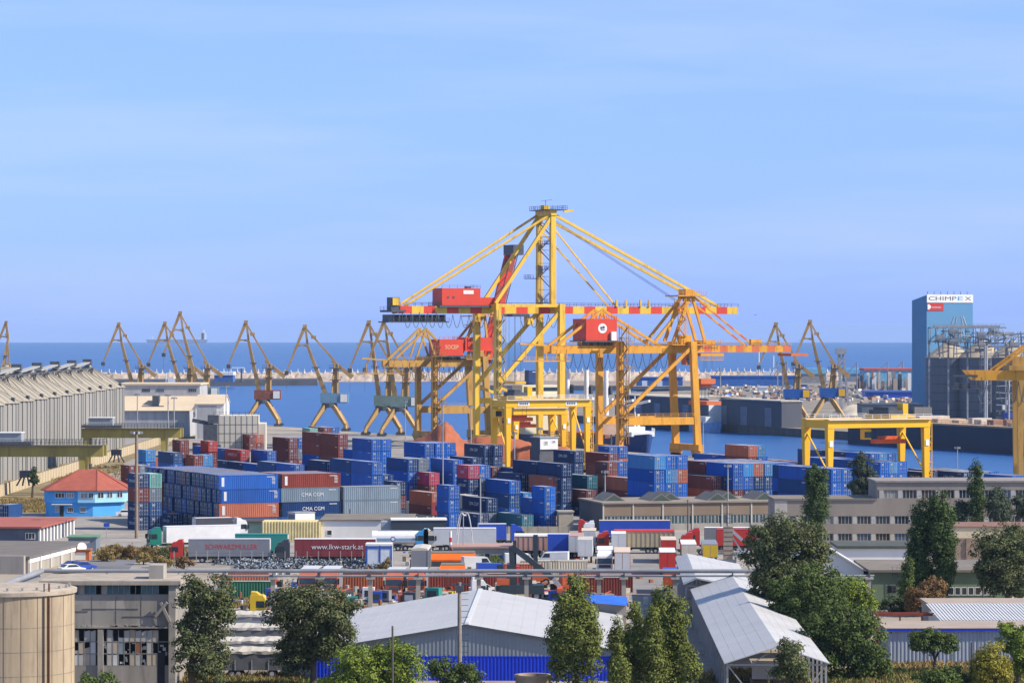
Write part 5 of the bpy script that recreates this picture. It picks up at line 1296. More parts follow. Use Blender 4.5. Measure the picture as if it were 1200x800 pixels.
pb = MB(); pb.tube((-5,-3.2,0),(-5,-3.2,h+.2),.22,k=8); pb.tube((-5,-3.2,h+.2),(-6.2,-3.2,h+1),.22,k=8); pb.tube((-6.2,-3.2,h+1),(-12,-3.2,h+1),.22,k=8); pb.build('duct', GALV, r)
r = block('small_store', 'small grey store with a green roof beside the grey roofed hall', 'store building', xat(80, 603), 603, 0, 4.9, 6, zat(630, 603), M_('store_grey', (0.17,0.20,0.25)), M_('store_green_roof', (0.13,0.26,0.15)))
d = 578.0; r = block('orange_kiosk', 'small orange kiosk with a pale shutter above the blue cars', 'kiosk', xat(83, d), d, 0, 3.1, 3, zat(645, d), M_('kiosk_orange', (0.50,0.14,0.05)), M_('kiosk_roof', (0.3,0.12,0.06)))
MB().box(.7, 2.5, -.03, -.005, .1, 1.4).build('shutter', WREND, r)
# --- row of low sheds in front of the containers
d = 648.0; h = zat(611.5, d)
r = block('green_shed', 'pale green shed with a dark flat roof below the blue container wall', 'shed', xat(248, d), d, .02, xat(317, d)-xat(248, d), 9, h, M_('pale_green', (0.27,0.38,0.31), var=.15, scale=.3), M_('dark_roof', (0.075,0.07,0.07)), .7, .2)
d = 633.0; h = zat(611, d); w = xat(376, d)-xat(307, d)
r = thing('cream_shed', 'cream ribbed metal shed right of the pale green shed', 'shed', (xat(307, d), d, 0), 0)
g = MB(); ribbed(g, (0,0),(w,0),0,h,.55,.12); g.quad((0,0,h),(w,0,h),(w,7,h),(0,7,h)); g.quad((0,0,0),(0,7,0),(0,7,h),(0,0,h)); g.quad((w,0,0),(w,7,0),(w,7,h),(w,0,h)); g.build('wall', M_('cream_sheet', (0.66,0.55,0.27), rough=.6), r)
d = 655.0; r = block('portable_cabin', 'grey blue and white portable cabin behind the cream ribbed shed', 'cabin', xat(346, d), d, R(30), 4.2, 3.2, zat(601, d), WREND, GALV, .1, .15)
MB().box(-.04,-.004,.2,3.0,.3,zat(602.5,d)).build('side_panel', M_('cabin_blue', (0.12,0.17,0.27)), r)
d = 634.0; h = zat(610, d)
r = block('white_shed', 'white rendered shed with a wide dark brown roof, centre left', 'shed', xat(376.5, d), d, 0, xat(447, d)-xat(376.5, d), 20, h, WREND, FELT, .3, .25)
MB().box(10.9, 17, 2, 20.5, h+.004, h+.24).build('roof', FELT, r)
windows(r, [(1.0, 2.0, .9, 1.9)], -.03, mull=1)
d = 622.0; h = zat(609.5, d); w = xat(523, d)-xat(459, d)
r = block('dark_shed', 'long dark navy shed with a white roof edge left of centre', 'shed', xat(459, d), d, .05, w, 6, h, M_('navy_sheet', (0.035,0.05,0.07), rough=.6, streak=1), WHITE, .15, .2)
MB().box(-1.9,-.02,.5,5.5,0,h-.3).build('end_bay', WALLG, r)
d = 668.0; r = block('concrete_hut', 'small beige concrete hut beside the end of the brown warehouse', 'hut', xat(655, d), d, .1, xat(672,d)-xat(655,d), 4, zat(600, d), M_('beige_concrete', (0.38,0.33,0.25)), CONC, .2, .25)
d = 655.0; o = MB()
for k in range(9): o.box(k*1.95, k*1.95+1.9, -.08, .08, .002, zat(616.5, d)); o.box(k*1.95+1.86, k*1.95+1.98, -.12, .12, 0, zat(616.5, d)+.15)
o = o.build('panel_wall', M_('beige_concrete', (0.38,0.33,0.25))); o.location = (xat(560, d), d, 0); tag(o, 'beige concrete panel wall behind the truck row, centre', 'wall')
# low brown/white sheds in the truck park centre
d = 585.0; h = zat(640, d); r = block('ribbed_roof_shed', 'long low shed with pink brown ribbed roof in the truck park centre', 'shed', xat(530, d), d+2, 0, xat(600,d)-xat(530,d), 9, h-.4, CONC, M_('pink_brown_roof', (0.42,0.26,0.21), var=.12, scale=.5), .3, .3)
for px, wpx, y, nm, lb, cm in ((470,50,645,'orange_awning_shop','small shop with a wide orange awning, left one','o'),(518,25,659,'orange_awning_shop','small kiosk with an orange awning beside the lamp post, lower one','o')):
    d = depth_for(y+18); w = wpx*d/F; h = zat(y+3, d)
    px2 = px if wpx < 40 else 505
    r = block(nm, lb, 'kiosk', xat(px2, d), d, 0, w, 4, h, M_('kiosk_wall', (0.30,0.29,0.27)), FELT, .2, .15)
    MB().quad((-.3,-1.6,h-.9),(w+.3,-1.6,h-.9),(w+.3,-.02,h+.1),(-.3,-.02,h+.1)).build('awning', M_('awning_orange', (0.80,0.13,0.01), rough=.7), r)
    MB().box(-.3,w+.3,-1.63,-1.58,h-1.2,h-.9).build('awning_valance', M_('awning_orange', (0.80,0.13,0.01)), r)
d = 560.0; r = block('white_kiosk', 'white cabin with blue trim beside the scrap yard', 'cabin', xat(429, d), d, 0, xat(459,d)-xat(429,d), 4, zat(639, d), M_('kiosk_white', (0.62,0.66,0.72)), WHITE, .1, .3)
w = xat(459,d)-xat(429,d)
for x0 in (-.05, w*.5, w-.2): MB().box(x0, x0+.28, -.05, -.004, 0, zat(639, d)).build('blue_trim', M_('trim_blue', (0.03,0.10,0.40)), r)
MB().box(-.05, w+.05, -.07, -.052, zat(642.5,d), zat(640,d)).build('blue_trim', M_('trim_blue', (0.03,0.10,0.40)), r)
# blue-roofed canopy behind the hangar
d = 428.0; w = xat(736,d)-xat(687,d); r = thing('blue_canopy', 'lean-to with a bright blue sheet roof behind the hangar', 'lean-to', (xat(687,d), d, 0), 0)
h = zat(702, d); MB().box(0.2, w-.2, .5, 4, 0, h-.5).build('wall', CONC, r)
MB().quad((-.2,-.6,h-.3),(w,-.6,h-.75),(w,4.4,h),(-.2,4.4,h+.4)).build('roof', M_('roof_blue', (0.03,0.14,0.62), rough=.5), r)
# scaffold-like conveyor by the big tree
d = 560.0; r = thing('loading_conveyor', 'tall steel tower with a slanted conveyor beside the big dark tree', 'conveyor', (xat(853, d), d, 0), 0)
zt_ = zat(617, d); wlk = MB()
MB().box(-.7, .8, 0, 1.2, 0, zt_).build('tower', M_('tower_brown', (0.33,0.27,0.20), rough=.9), r)
for k in range(12): wlk.box(-.75,.85,-.04,-.004,.6+k*.75,.68+k*.75)
wlk.build('ladder', STEEL, r)
MB().beam((0,.5,zt_),(2.6,.5,zat(634, d)),.6,.5).build('conveyor_arm', GALV, r); MB().beam((.3,.5,zt_-.9),(2.2,.5,zat(645, d)),.25,.25).build('conveyor_brace', GALV, r)
MB().box(1.0,3.6,-.3,1.8,zat(652,d),zat(646,d)).build('feed_hopper', GALV, r); MB().box(1.2,1.4,0,.2,0,zat(652,d)).box(3.2,3.4,0,.2,0,zat(652,d)).box(1.2,1.4,1.3,1.5,0,zat(652,d)).box(3.2,3.4,1.3,1.5,0,zat(652,d)).build('hopper_legs', GALV, r)

# --- boundary wall along the railway, left
o = MB()
for k in range(90):
    y0 = 778+k*5.2; o.box(-120.1, -119.9, y0+.12, y0+5.2, 0, 2.7); o.box(-120.2, -119.8, y0-.12, y0+.12, 0, 2.9)
o = o.build('boundary_wall', M_('wall_beige', (0.46,0.38,0.26), rough=.9, var=.15, scale=.3, streak=1)); tag(o, 'long beige concrete boundary wall running back past the silos', 'wall')
# --- grain silos with cone roofs
SIL = M_('silo_zinc', (0.27,0.262,0.245), rough=.55, var=.12, scale=.12, streak=1); CONE = M_('silo_cone', (0.33,0.295,0.235), rough=.7, var=.1, scale=.15)
RS_, zw, zc = 12.2, zat(470, 911.0), zat(470, 911.0)+6.6
w_ = MB(); k72 = 72
for i in range(k72):
    a0, a1 = 2*math.pi*i/k72, 2*math.pi*(i+1)/k72; rr = RS_ if i % 2 else RS_-.22
    w_.quad((rr*math.cos(a0),rr*math.sin(a0),0),(rr*math.cos(a1),rr*math.sin(a1),0),(rr*math.cos(a1),rr*math.sin(a1),zw),(rr*math.cos(a0),rr*math.sin(a0),zw))
    r2 = RS_-.22 if i % 2 else RS_; w_.quad((rr*math.cos(a1),rr*math.sin(a1),0),(r2*math.cos(a1),r2*math.sin(a1),0),(r2*math.cos(a1),r2*math.sin(a1),zw),(rr*math.cos(a1),rr*math.sin(a1),zw))
c_ = MB().lathe([(RS_+.3, zw-.1),(RS_+.3, zw+.1),(1.2, zc),(1.0, zc+.7)], k=48)
for i in range(24):
    a = 2*math.pi*i/24; c_.beam(((RS_+.2)*math.cos(a),(RS_+.2)*math.sin(a),zw+.2),(1.3*math.cos(a),1.3*math.sin(a),zc+.1),.12,.14)
v_ = MB().box(RS_-.9,RS_-.1,-.35,.35,zw+.1,zw+1.4)
mw, mc, mv = w_.mesh('silo_wall', SIL), c_.mesh('silo_roof', CONE), v_.mesh('silo_vent', STEEL)
for row, Xc in ((0,-141.2),(1,-168.5)):
    for k in range(13):
        yy = 812+k*27.0 if row == 0 else 800+k*28.0
        r = thing('grain_silo', ('%s ribbed metal grain silo of the front row counted from the left' % NTH[k]) if row == 0 else ('%s silo of the back row, only its cone roof showing' % NTH[k]), 'grain silo', (Xc, yy, 0), -.3, 'metal grain silos')
        link('wall', mw, r); link('roof', mc, r); link('vent', mv, r)
GAL = M_('gallery_pale', (0.36,0.355,0.33), rough=.6)
for k, (y0, y1, dz_, lb) in enumerate(((890,1015,8.4,'nearer conveyor gallery on the silo roofs with pale ribbed cover'),(1015,1135,8.4,'farther conveyor gallery on the silo roofs'))):
    r = thing('conveyor_gallery', lb, 'conveyor', (-141, 0, zw), 0)
    for q in range(3):
        a, b = y0+(y1-y0)*q/3, y0+(y1-y0)*(q+1)/3-2; MB().beam((0,a,dz_-1.4),(0,b,dz_-.2),2.2,.4).build('cover', GAL, r); MB().box(-1.4,1.4,b-1,b+2,dz_-1.0,dz_+.9).build('drive_house', STEEL, r)
    tr = MB()
    for sx in (-1.8,1.8): tr.beam((sx,y0,dz_-2),(sx,y1,dz_-2),.35); tr.beam((sx,y0,dz_-4.2),(sx,y1,dz_-4.2),.35)
    n = int((y1-y0)/5)
    for i in range(n):
        a = y0+(y1-y0)*i/n; b = y0+(y1-y0)*(i+1)/n; tr.beam((1.8,a,dz_-4.2 if i%2 else dz_-2),(1.8,b,dz_-2 if i%2 else dz_-4.2),.25)
        if i % 3 == 0: tr.beam((1.8,a,dz_-4.2),(1.8,a,0),.4); tr.beam((-1.8,a,dz_-4.2),(-1.8,a,0),.4)
    tr.build('truss', STEEL, r)
r = thing('silo_headhouse', 'steel headhouse frame above the silos at the left edge', 'headhouse', (-146, 868, 0), 0)
st = MB(); stairs(st, 0, 0, 0, zc+8, 6, 5, 3.5); st.box(-4,4,-4,4,zc+2,zc+2.4); st.box(-4,4,-4,4,zc+6,zc+6.4); st.build('frame', STEEL, r); MB().box(-3,3,-3,3,zc+2.4,zc+5).build('machine_room', GALV, r)

# --- cream and grey warehouse beyond the silos
d = 1250.0; s = F/d; X0 = xat(132, d); X1 = xat(230, d); w = X1-X0; Z = lambda y: zat(y, 1250.0)
r = thing('grain_warehouse', 'big cream and grey warehouse with a raised upper storey behind the silos', 'warehouse', (X0, d, 0), 0)
MB().box(0, w-2.5, 0, 60, 0, Z(481)).build('lower_wall', M_('light_grey_sheet', (0.40,0.40,0.41), streak=1), r)
MB().quad((-.3,-1,Z(481)),(w-1.8,-1,Z(481)),(w,14,Z(466)+.4),(-.3,14,Z(466)+.4)).build('lower_roof', M_('cream_roof', (0.58,0.47,0.33), rough=.8, var=.08, scale=.1), r)
MB().box(0, w, 14.1, 46, Z(484), Z(452)).build('upper_wall', M_('light_grey_sheet', (0.40,0.40,0.41)), r)
MB().box(-.5, w+.4, 13.6, 46.5, Z(452)+.004, Z(450)).build('upper_roof', M_('cream_roof', (0.58,0.47,0.33)), r)
windows(r, [(w*.30,w*.40,Z(460),Z(456)),(w*.47,w*.57,Z(460),Z(456)),(w*.86,w*.96,Z(460),Z(456))], 14.05, mull=4, frame=GALV)
tw = MB().box(w*.46,w*.54,4,9,0,Z(464)); tw.box(w*.34,w*.6,3,8,Z(478),Z(475.5)); tw.build('loading_tower', STEEL, r)
d = 1225.0; X0 = xat(229, d); Z = lambda y: zat(y, 1225.0)
r = thing('gabled_warehouse', 'pale gabled warehouse with a grey door side just left of the water', 'warehouse', (X0, d, 0), 0)
MB().xprism([(0,0),(24,0),(24,Z(474)),(12,Z(464)),(0,Z(474))], 0, 10.2).build('wall', WREND, r)
MB().box(1.0,7.6,-.1,-.004,0,Z(475)).build('door', M_('light_grey_sheet', (0.40,0.40,0.41)), r)
MB().xprism([(-.4,Z(474)),(12,Z(464)+.05),(12,Z(464)+.4),(-.4,Z(474)+.35)], -.3, 10.5).build('roof_slope', M_('cream_roof', (0.58,0.47,0.33)), r)
MB().xprism([(24.4,Z(474)),(12.01,Z(464)+.05),(12.01,Z(464)+.4),(24.4,Z(474)+.35)], -.3, 10.5).build('roof_slope', M_('cream_roof', (0.58,0.47,0.33)), r)
d = 1100.0; X0 = xat(250, d); w = xat(311, d)-X0; h = zat(487, d)
r = thing('panelled_store', 'white panelled store wall with a grid of seams beside the quay', 'store building', (X0, d, 0), .05)
MB().box(0, w*.86, 0, 18, 0, h).build('wall', M_('panel_white', (0.56,0.52,0.44), rough=.8, var=.1, scale=.2, streak=1), r); MB().box(w*.86+.004, w, 1, 18, 0, h-2.6).build('annex', M_('panel_white', (0.56,0.52,0.44)), r)
g = MB()
for k in range(9): g.box(k*w*.86/8-.07, k*w*.86/8+.07, -.06, -.004, 0, h)
for k in range(1,4): g.box(0, w*.86, -.06, -.004, h*k/4-.06, h*k/4+.06)
g.build('seam_grid', STEEL, r)
rl = MB(); railing(rl, [(0,0,h),(w*.86,0,h)], 1.2, 2); rl.build('roof_railing', STEEL, r)
r = thing('mobile_harbour_crane', 'dark mobile crane standing by the white panelled store', 'mobile crane', (xat(246, 1090), 1090, 0), 0)
MB().box(-4,3.4,-2,2,.4,2.4).build('chassis', STEEL, r); MB().box(-2,2.4,-1.5,1.5,2.41,zat(497,1090)).build('tower', STEEL, r); MB().beam((1,0,zat(497,1090)),(-5.6,0,zat(492,1090)),1.0,1.2).build('boom', STEEL, r); MB().box(-.6,2.8,-1.4,1.4,zat(496,1090)+.0,zat(486,1090)).build('cab', STEEL, r)
for k in range(4):
    MB().tube((-3.2+1.9*k,-2.1,.55),(-3.2+1.9*k,2.1,.55),.55,k=12).build('wheel', BLACK, r)
o = MB().lathe([(4.5,0),(3.2,1.8),(1.4,3.3),(.2,4.1)], k=14); o = o.build('stockpile', M_('stockpile_grey', (0.20,0.18,0.15), rough=1, bump=.4)); o.location = (xat(340, 900), 905, 6.5); o.location.z = 0; o.scale = (1.6,1.6,2.2); tag(o, 'grey cone shaped stockpile behind the maroon containers', 'stockpile')
# --- red earth mound on the quay
EARTH = M_('red_earth', (0.33,0.105,0.05), rough=1, var=.18, scale=.25, bump=.5, detail=10)
def mound(label, pts, d, w_d, name='earth_mound'):
    """ridge mound: pts are (x px, y px) of the skyline, at depth d"""
    m = MB(); nj = 9; er = random.Random(5)
    X = [xat(p[0], d) for p in pts]; Zt = [max(.1, zat(p[1], d)) for p in pts]
    P = []
    for i in range(len(pts)-1):
        for k in range(4): t = k/4; P.append((X[i]+(X[i+1]-X[i])*t, Zt[i]+(Zt[i+1]-Zt[i])*t))
    P.append((X[-1], Zt[-1]))
    for x, z in P:
        for j in range(nj):
            a = math.pi*j/(nj-1); y = -math.cos(a)*w_d*(.35+.65*z/max(Zt)); zz = z*math.sin(a)**1.15
            m.v.append((x+er.uniform(-.4,.4), d+y, zz+er.uniform(-.25,.25)*(0<j<nj-1)))
    for i in range(len(P)-1):
        for j in range(nj-1): n = i*nj+j; m.f.append((n, n+nj, n+nj+1, n+1))
    m.sm = True
    tag(m.build(name, EARTH), label, 'earth mound')
mound('tall peaked mound of red earth behind the blue container stacks', [(478,519),(492,513),(503,507),(515,497),(523,494),(530,500),(537,509),(549,518),(560,524)], 985.0, 17)
mound('low brown red earth bank running right from the peaked mound', [(548,516),(560,511),(590,511),(606,513),(625,520),(640,522),(664,523),(672,529)], 1010.0, 10)
mound('red earth heap inside the legs of the signed gantry', [(596,531),(606,524),(622,522),(636,527),(650,529),(662,537)], 940.0, 8)
# ------------------------------------------------------------------ vehicles, pipeline, poles
TYRE = BLACK
whm = MB().tube((0,-.15,0),(0,.15,0),.5,k=14); WHEEL = whm.mesh('wheel', TYRE)
RIM = MB().tube((0,-.17,0),(0,.17,0),.26,k=10).mesh('rim', GALV)
def wheels(parent, spots, k=1.0):
    for x, y in spots:
        w = link('wheel', WHEEL, parent, (x, y, .5*k)); w.scale = (k, 1, k); link('rim', RIM, w)
VC = {'white': (0.72,0.72,0.72), 'green': (0.01,0.17,0.125), 'red': (0.50,0.035,0.025), 'blue': (0.02,0.07,0.42), 'cyan': (0.03,0.30,0.62), 'grey': (0.22,0.23,0.25), 'dark': (0.05,0.055,0.07), 'maroon': (0.24,0.035,0.04), 'orange': (0.55,0.10,0.03), 'teal': (0.03,0.24,0.21), 'cream': (0.58,0.52,0.42), 'yellow': (0.62,0.42,0.02), 'pale': (0.55,0.56,0.57), 'tan': (0.40,0.33,0.22), 'pink': (0.46,0.27,0.22), 'beige': (0.62,0.50,0.38)}
PI = math.pi
def vm(c, r=.4): return mat('vehicle_'+c, VC[c], r, 0.08, 0.6, spec=.45)
def cab_part(r, x0, c, h=3.5, hl=2.1, deflect=True):
    """tractor cab: front at local +x, back wall at x0"""
    m = MB(); w = 1.24
    prof = [(x0, .85), (x0+hl, .85), (x0+hl+.05, 1.9), (x0+hl-.12, h-.4), (x0+hl-.4, h), (x0, h)]
    n = len(m.v); k = len(prof)
    m.v += [(x, -w, z) for x, z in prof] + [(x, w, z) for x, z in prof]
    m.f += [tuple(range(n,n+k)), tuple(range(n+2*k-1,n+k-1,-1))] + [(n+(i+1)%k,n+i,n+k+i,n+k+(i+1)%k) for i in range(k)]
    cb = m.build('cab', vm(c), r)
    f = x0+hl
    MB().quad((f+.062,-w+.08,1.92),(f+.062,w-.08,1.92),(f-.04,w-.12,h-.7),(f-.04,-w+.12,h-.7)).build('windscreen', GLASS, cb)
    for sy in (-1, 1):
        MB().box(x0+.8, f-.2, min(sy*w, sy*(w+.012)), max(sy*w, sy*(w+.012)), 1.85, 2.75).build('side_window', GLASS, cb)
        MB().box(f+.02, f+.07, min(sy*.65, sy*1.1), max(sy*.65, sy*1.1), 1.0, 1.25).build('headlight', WHITE, cb)
        MB().box(f-.05, f+.2, min(sy*(w+.05), sy*(w+.3)), max(sy*(w+.05), sy*(w+.3)), 1.9, 2.7).build('mirror', TYRE, cb)
    MB().box(f+.045, f+.09, -.95, .95, 1.3, 1.78).build('grille', STEEL, cb); MB().box(f-.1, f+.15, -w, w, .5, .84).build('bumper', vm('grey') if c != 'white' else vm('pale'), cb)
    if deflect: MB().yprism([(x0+.1,h+.004),(x0+1.3,h+.004),(x0+.8,h+.4),(x0+.1,h+.45)], -1.05, 1.05).build('roof_deflector', vm(c), cb)
    return cb
def truck(label, x, d, rz, cab='white', body='white', L_=13.6, kind='box', text=None, tcol=None, roof=None, group='trucks in the parking area', h=4.0, end=None, side_txt=-1, stripes=None):
    """semi truck centred on (x,d), heading local +x; kind box/curtain/tank/tipper/none"""
    r = thing('semi_truck', label, 'truck', (x, d, 0), rz, group)
    xb = -L_/2-1.0; xf = xb+L_
    if cab: cab_part(r, xf+.9, cab); ch = MB().box(xf-3.2, xf+.9, -.45, .45, .6, .95)
    else: ch = MB().box(xf-.5, xf, -.45, .45, .6, .95)
    ch.box(xb+.3, xf-3.0, -.4, .4, .75, 1.12); ch.box(xb+1, xb+6, -1.15, -1.1, .55, .95); ch.box(xb+1, xb+6, 1.1, 1.15, .55, .95); ch.build('chassis', STEEL, r)
    bm = vm(body, .55)
    if kind in ('box', 'curtain'):
        t = MB().box(xb, xf, -1.25, 1.25, 1.15, h)
        if kind == 'curtain':
            for k in range(1, 9): xx = xb+L_*k/9; t.box(xx-.03, xx+.03, -1.275, -1.252, 1.2, h-.1); t.box(xx-.03, xx+.03, 1.252, 1.275, 1.2, h-.1)
        b = t.build('trailer', bm, r)
        MB().box(xb-.03, xf+.03, -1.28, 1.28, h+.003, h+.06).build('trailer_roof', vm(roof or 'pale', .6), b)
        for sy in (-1, 1): MB().box(xb-.05, xb-.004, min(sy*.04, sy*1.2), max(sy*.04, sy*1.2), 1.25, h-.1).build('rear_door', vm(end or 'pale', .5), b)
        MB().box(xb-.02, xf+.02, -1.29, -1.256, 1.1, 1.3).build('side_rail', STEEL, b)
    elif kind == 'tank':
        b = MB().tube((xb, 0, 2.35), (xf, 0, 2.35), 1.2, k=20).build('tank', vm(body), r)
        MB().box(xb+.2, xf-.2, -1.24, -1.2, 1.95, 2.15).build('blue_band', vm('cyan'), b); MB().box(xb+1, xf-1, -.35, .35, 3.5, 3.62).build('catwalk', GALV, b)
    elif kind == 'tipper':
        t = MB(); t.box(xb, xf, -1.25, 1.25, 1.15, h-.2); n = int(L_/.8)
        for k in range(n+1): xx = xb+L_*k/n; t.box(xx-.05, xx+.05, -1.33, -1.253, 1.15, h-.2); t.box(xx-.05, xx+.05, 1.253, 1.33, 1.15, h-.2)
        b = t.build('tipper_body', bm, r)
        MB().xprism([(-1.33,h-.19),(1.33,h-.19),(1.2,h+.12),(0,h+.25),(-1.2,h+.12)], xb, xf).build('tarpaulin', vm(roof or 'red', .7), b)
    if text and side_txt > 0: text_on(text, b, ((xb+xf)/2-.4, 1.262 if kind == 'box' else 1.285, 1.15+(h-1.15)*.34), (h-1.15)*.42, vm(tcol), PI, .014, width=L_*.64)
    elif text: text_on(text, b, ((xb+xf)/2, -1.30, 1.15+(h-1.15)*.36), (h-1.15)*.42, vm('red'), 0, .012, width=L_*.64)
    wh = [(xb+2.0, -1.0), (xb+2.0, 1.0), (xb+3.3, -1.0), (xb+3.3, 1.0), (xb+4.6, -1.0), (xb+4.6, 1.0)]
    if cab: wh += [(xf-2.3, -1.0), (xf-2.3, 1.0), (xf+2.2, -1.05), (xf+2.2, 1.05)]
    wheels(r, wh)
    return r
def row_y(y): return depth_for(y)
d = row_y(642); truck('green cabbed truck with long white trailer in the upper row at left', xat(230, d), d, PI+.36, 'green', 'white', roof='white')
d = row_y(634); truck('white cabbed truck facing right just behind the white trailer with green cab', xat(270, d)-3, d+7, .36, 'white', 'dark', L_=7)
d = row_y(659); truck('red cabbed truck with a grey trailer lettered SCHWARZMULLER', xat(262, d), d, PI, 'red', 'grey', text='SCHWARZMULLER', tcol='red', side_txt=1, roof='pale')
d = row_y(659); r = truck('dark and red cabbed truck with maroon trailer lettered www.lkw-stark.at', xat(386, d), d, PI, 'dark', 'maroon', kind='curtain', roof='white', text='www.lkw-stark.at', tcol='white', side_txt=1)
d = row_y(655); truck('teal trailer parked behind the grey lettered trailer', xat(318, d)-3, d+5, PI, None, 'teal', L_=9, roof='teal')
d = row_y(645); truck('blue and white tanker truck with a cream cab facing right', xat(470, d), d, 0, 'cream', 'white', L_=8.2, kind='tank')
d = row_y(645); truck('cyan cabbed truck with a pale long trailer left of the reach stacker', xat(538, d), d, PI, 'cyan', 'pale', L_=11, roof='white')
d = row_y(641); truck('blue and white cabbed truck facing right behind the reach stacker', xat(583, d), d+4, 0.1, 'blue', 'blue', L_=5, roof='pale')
d = row_y(652); truck('pale trailer with white round topped cover and blue end by reach stacker', xat(642, d), d, 0, None, 'pink', L_=9.5, kind='tipper', roof='white', h=3.8)
d = row_y(653); truck('blue covered trailer just right of the white covered one', xat(661, d), d-1.2, 0, None, 'blue', L_=3.6, kind='box', roof='blue')
d = row_y(648); truck('tan ribbed tipper trailer with a red cover and red cab', xat(748, d), d, PI, 'red', 'tan', L_=10.5, kind='tipper', roof='red')
d = row_y(636); truck('long blue trailer with white cab behind the tan ribbed tipper', xat(738, d), d+3, PI, 'white', 'blue', L_=13, roof='beige')
d = row_y(645); truck('red cabbed truck facing left with a white roofed trailer, right one of two', xat(843, d)+2, d+2, PI, 'red', 'grey', L_=11, roof='white')
d = row_y(648); truck('red cabbed truck facing left in front of the other red cab', xat(818, d), d-4, PI, 'red', 'maroon', L_=2.5, kind='none')
d = row_y(645); truck('red trailer beside the steel tower and conveyor', xat(855, d), d-3, PI, None, 'red', L_=7, roof='red')
# rows seen end on: heading towards or away from the eye
def parked(label, x, yb, cab, body, L_=9, away=True, h=3.9, roof='beige', end='pale', kind='box'):
    L_ = L_*1.4; d = row_y(yb); truck(label, xat(x, d), d + L_/2+1.2, (PI/2-.03 if away else -PI/2-.03), cab, body, L_=L_, kind=kind, h=h, roof=roof, end=end)
parked('pale box truck with grey rear doors standing in the middle lane row', 731, 676, None, 'red', 9, True)
parked('white cabbed truck facing the eye left of the pale box truck', 710, 674, 'white', 'white', 7, False, roof='white')
parked('pale roofed trailer with blue grey doors left of the white cab', 687, 660, None, 'white', 7, True, roof='cream')
parked('second pale roofed trailer behind the one with blue grey doors', 691, 648, None, 'pale', 6, True, roof='beige')
parked('white roofed trailer behind the pale box truck', 726, 652, None, 'pale', 6, True, roof='white')
parked('red box truck with two pale roofs right of the lane', 784, 676, None, 'red', 8, True, roof='white', end='red')
parked('red trailer behind the red box truck, right of the lane', 785, 660, None, 'red', 7, True, roof='beige', end='red')
parked('yellow truck with a white roof just above the small pale shed', 809, 661, None, 'beige', 9, True, h=3.3, roof='white', end='cream')
parked('yellow truck with dark roof panels beside the steel tower', 834, 661, None, 'beige', 9, True, h=3.3, roof='grey', end='yellow')
parked('orange and blue trailer by the pipes, right of the lane', 789, 696, None, 'orange', 6, True, roof='blue', end='orange', h=3.3)
parked('red cabbed truck facing the eye below the pipes, right of a pair', 489, 701, 'orange', 'grey', 5, False, roof='pale')
parked('red cabbed truck facing the eye below the pipes, left of a pair', 463, 701, 'orange', 'grey', 5, False, roof='pale')
parked('red cabbed truck facing the eye just above the round tree', 387, 699, 'orange', 'grey', 5, False, roof='pale')
parked('red cabbed truck facing the eye above the round tree, beside silver container', 362, 699, 'orange', 'grey', 5, False, roof='pale')
parked('grey tipper truck seen from behind beside the white kiosk', 493, 676, None, 'grey', 7, True, h=4.4, kind='tipper', roof='cream', end='grey')
# yellow and pale tractor units among the tarpaulined trailers
def small_truck(label, x, yb, rz, c):
    d = row_y(yb); truck(label, xat(x, d), d, rz, c, c, L_=2.0, kind='none')
small_truck('yellow tractor cab parked beside the tarpaulined trailers', 286, 727, .0, 'yellow')
small_truck('maroon tractor parked beside the cream container', 499, 608, .3, 'maroon')
# tarpaulined trailers behind the trees at lower left
TARP = mat('tarpaulin_white', (0.46,0.43,0.38), .8, .1, .6, bump=.3); TARPG = mat('tarpaulin_grey', (0.12,0.125,0.14), .8, .2, .6, bump=.3)
def tarped(label, x, yb, wpx, hgt, side):
    d = row_y(yb); w = wpx*d/F; tr = random.Random(int(x*7+yb)); r = thing('tarpaulined_trailer', label, 'trailer', (xat(x, d), d, 0), 0, 'trailers under tarpaulins')
    m = MB(); nx_ = 14
    for i in range(nx_+1):
        xx = -w/2+w*i/nx_
        for y, z in ((-1.3, hgt-.55), (-1.28, hgt-.25), (-.2, hgt+.2), (1.25, hgt-.2), (1.3, hgt-.55)): m.v.append((xx+tr.uniform(-.1,.1), y+tr.uniform(-.08,.08), z+tr.uniform(-.2,.12)*.45))
    for i in range(nx_):
        for j in range(4): n = i*5+j; m.f.append((n, n+5, n+6, n+1))
    m.build('tarpaulin', TARP, r); MB().box(-w/2+.1, w/2-.1, -1.22, 1.2, .9, hgt-.42).build('load_bed', TARPG if side else vm('grey'), r)
    for k in range(5): MB().box(-w/2+w*k/4-.05*(k>0), -w/2+w*k/4+.05, -1.3, -1.23, .9, hgt*.62).build('stake', GALV, r)
    wheels(r, [(-w*.3,-1),(-w*.3,1),(-w*.2,-1),(-w*.2,1),(w*.3,-1),(w*.3,1)])
tarped('trailer under white tarpaulin, topmost of the stacked rows by the round tree', 292, 744, 66, 3.0, 0)
tarped('trailer under white tarpaulin with grey sides, second row by the round tree', 296, 762, 76, 3.2, 1)
tarped('trailer under a cream tarpaulin, third row by the round tree', 294, 778, 74, 3.1, 0)
tarped('trailer with grey tarpaulin sides, lowest row by the round tree', 296, 793, 78, 3.3, 1)
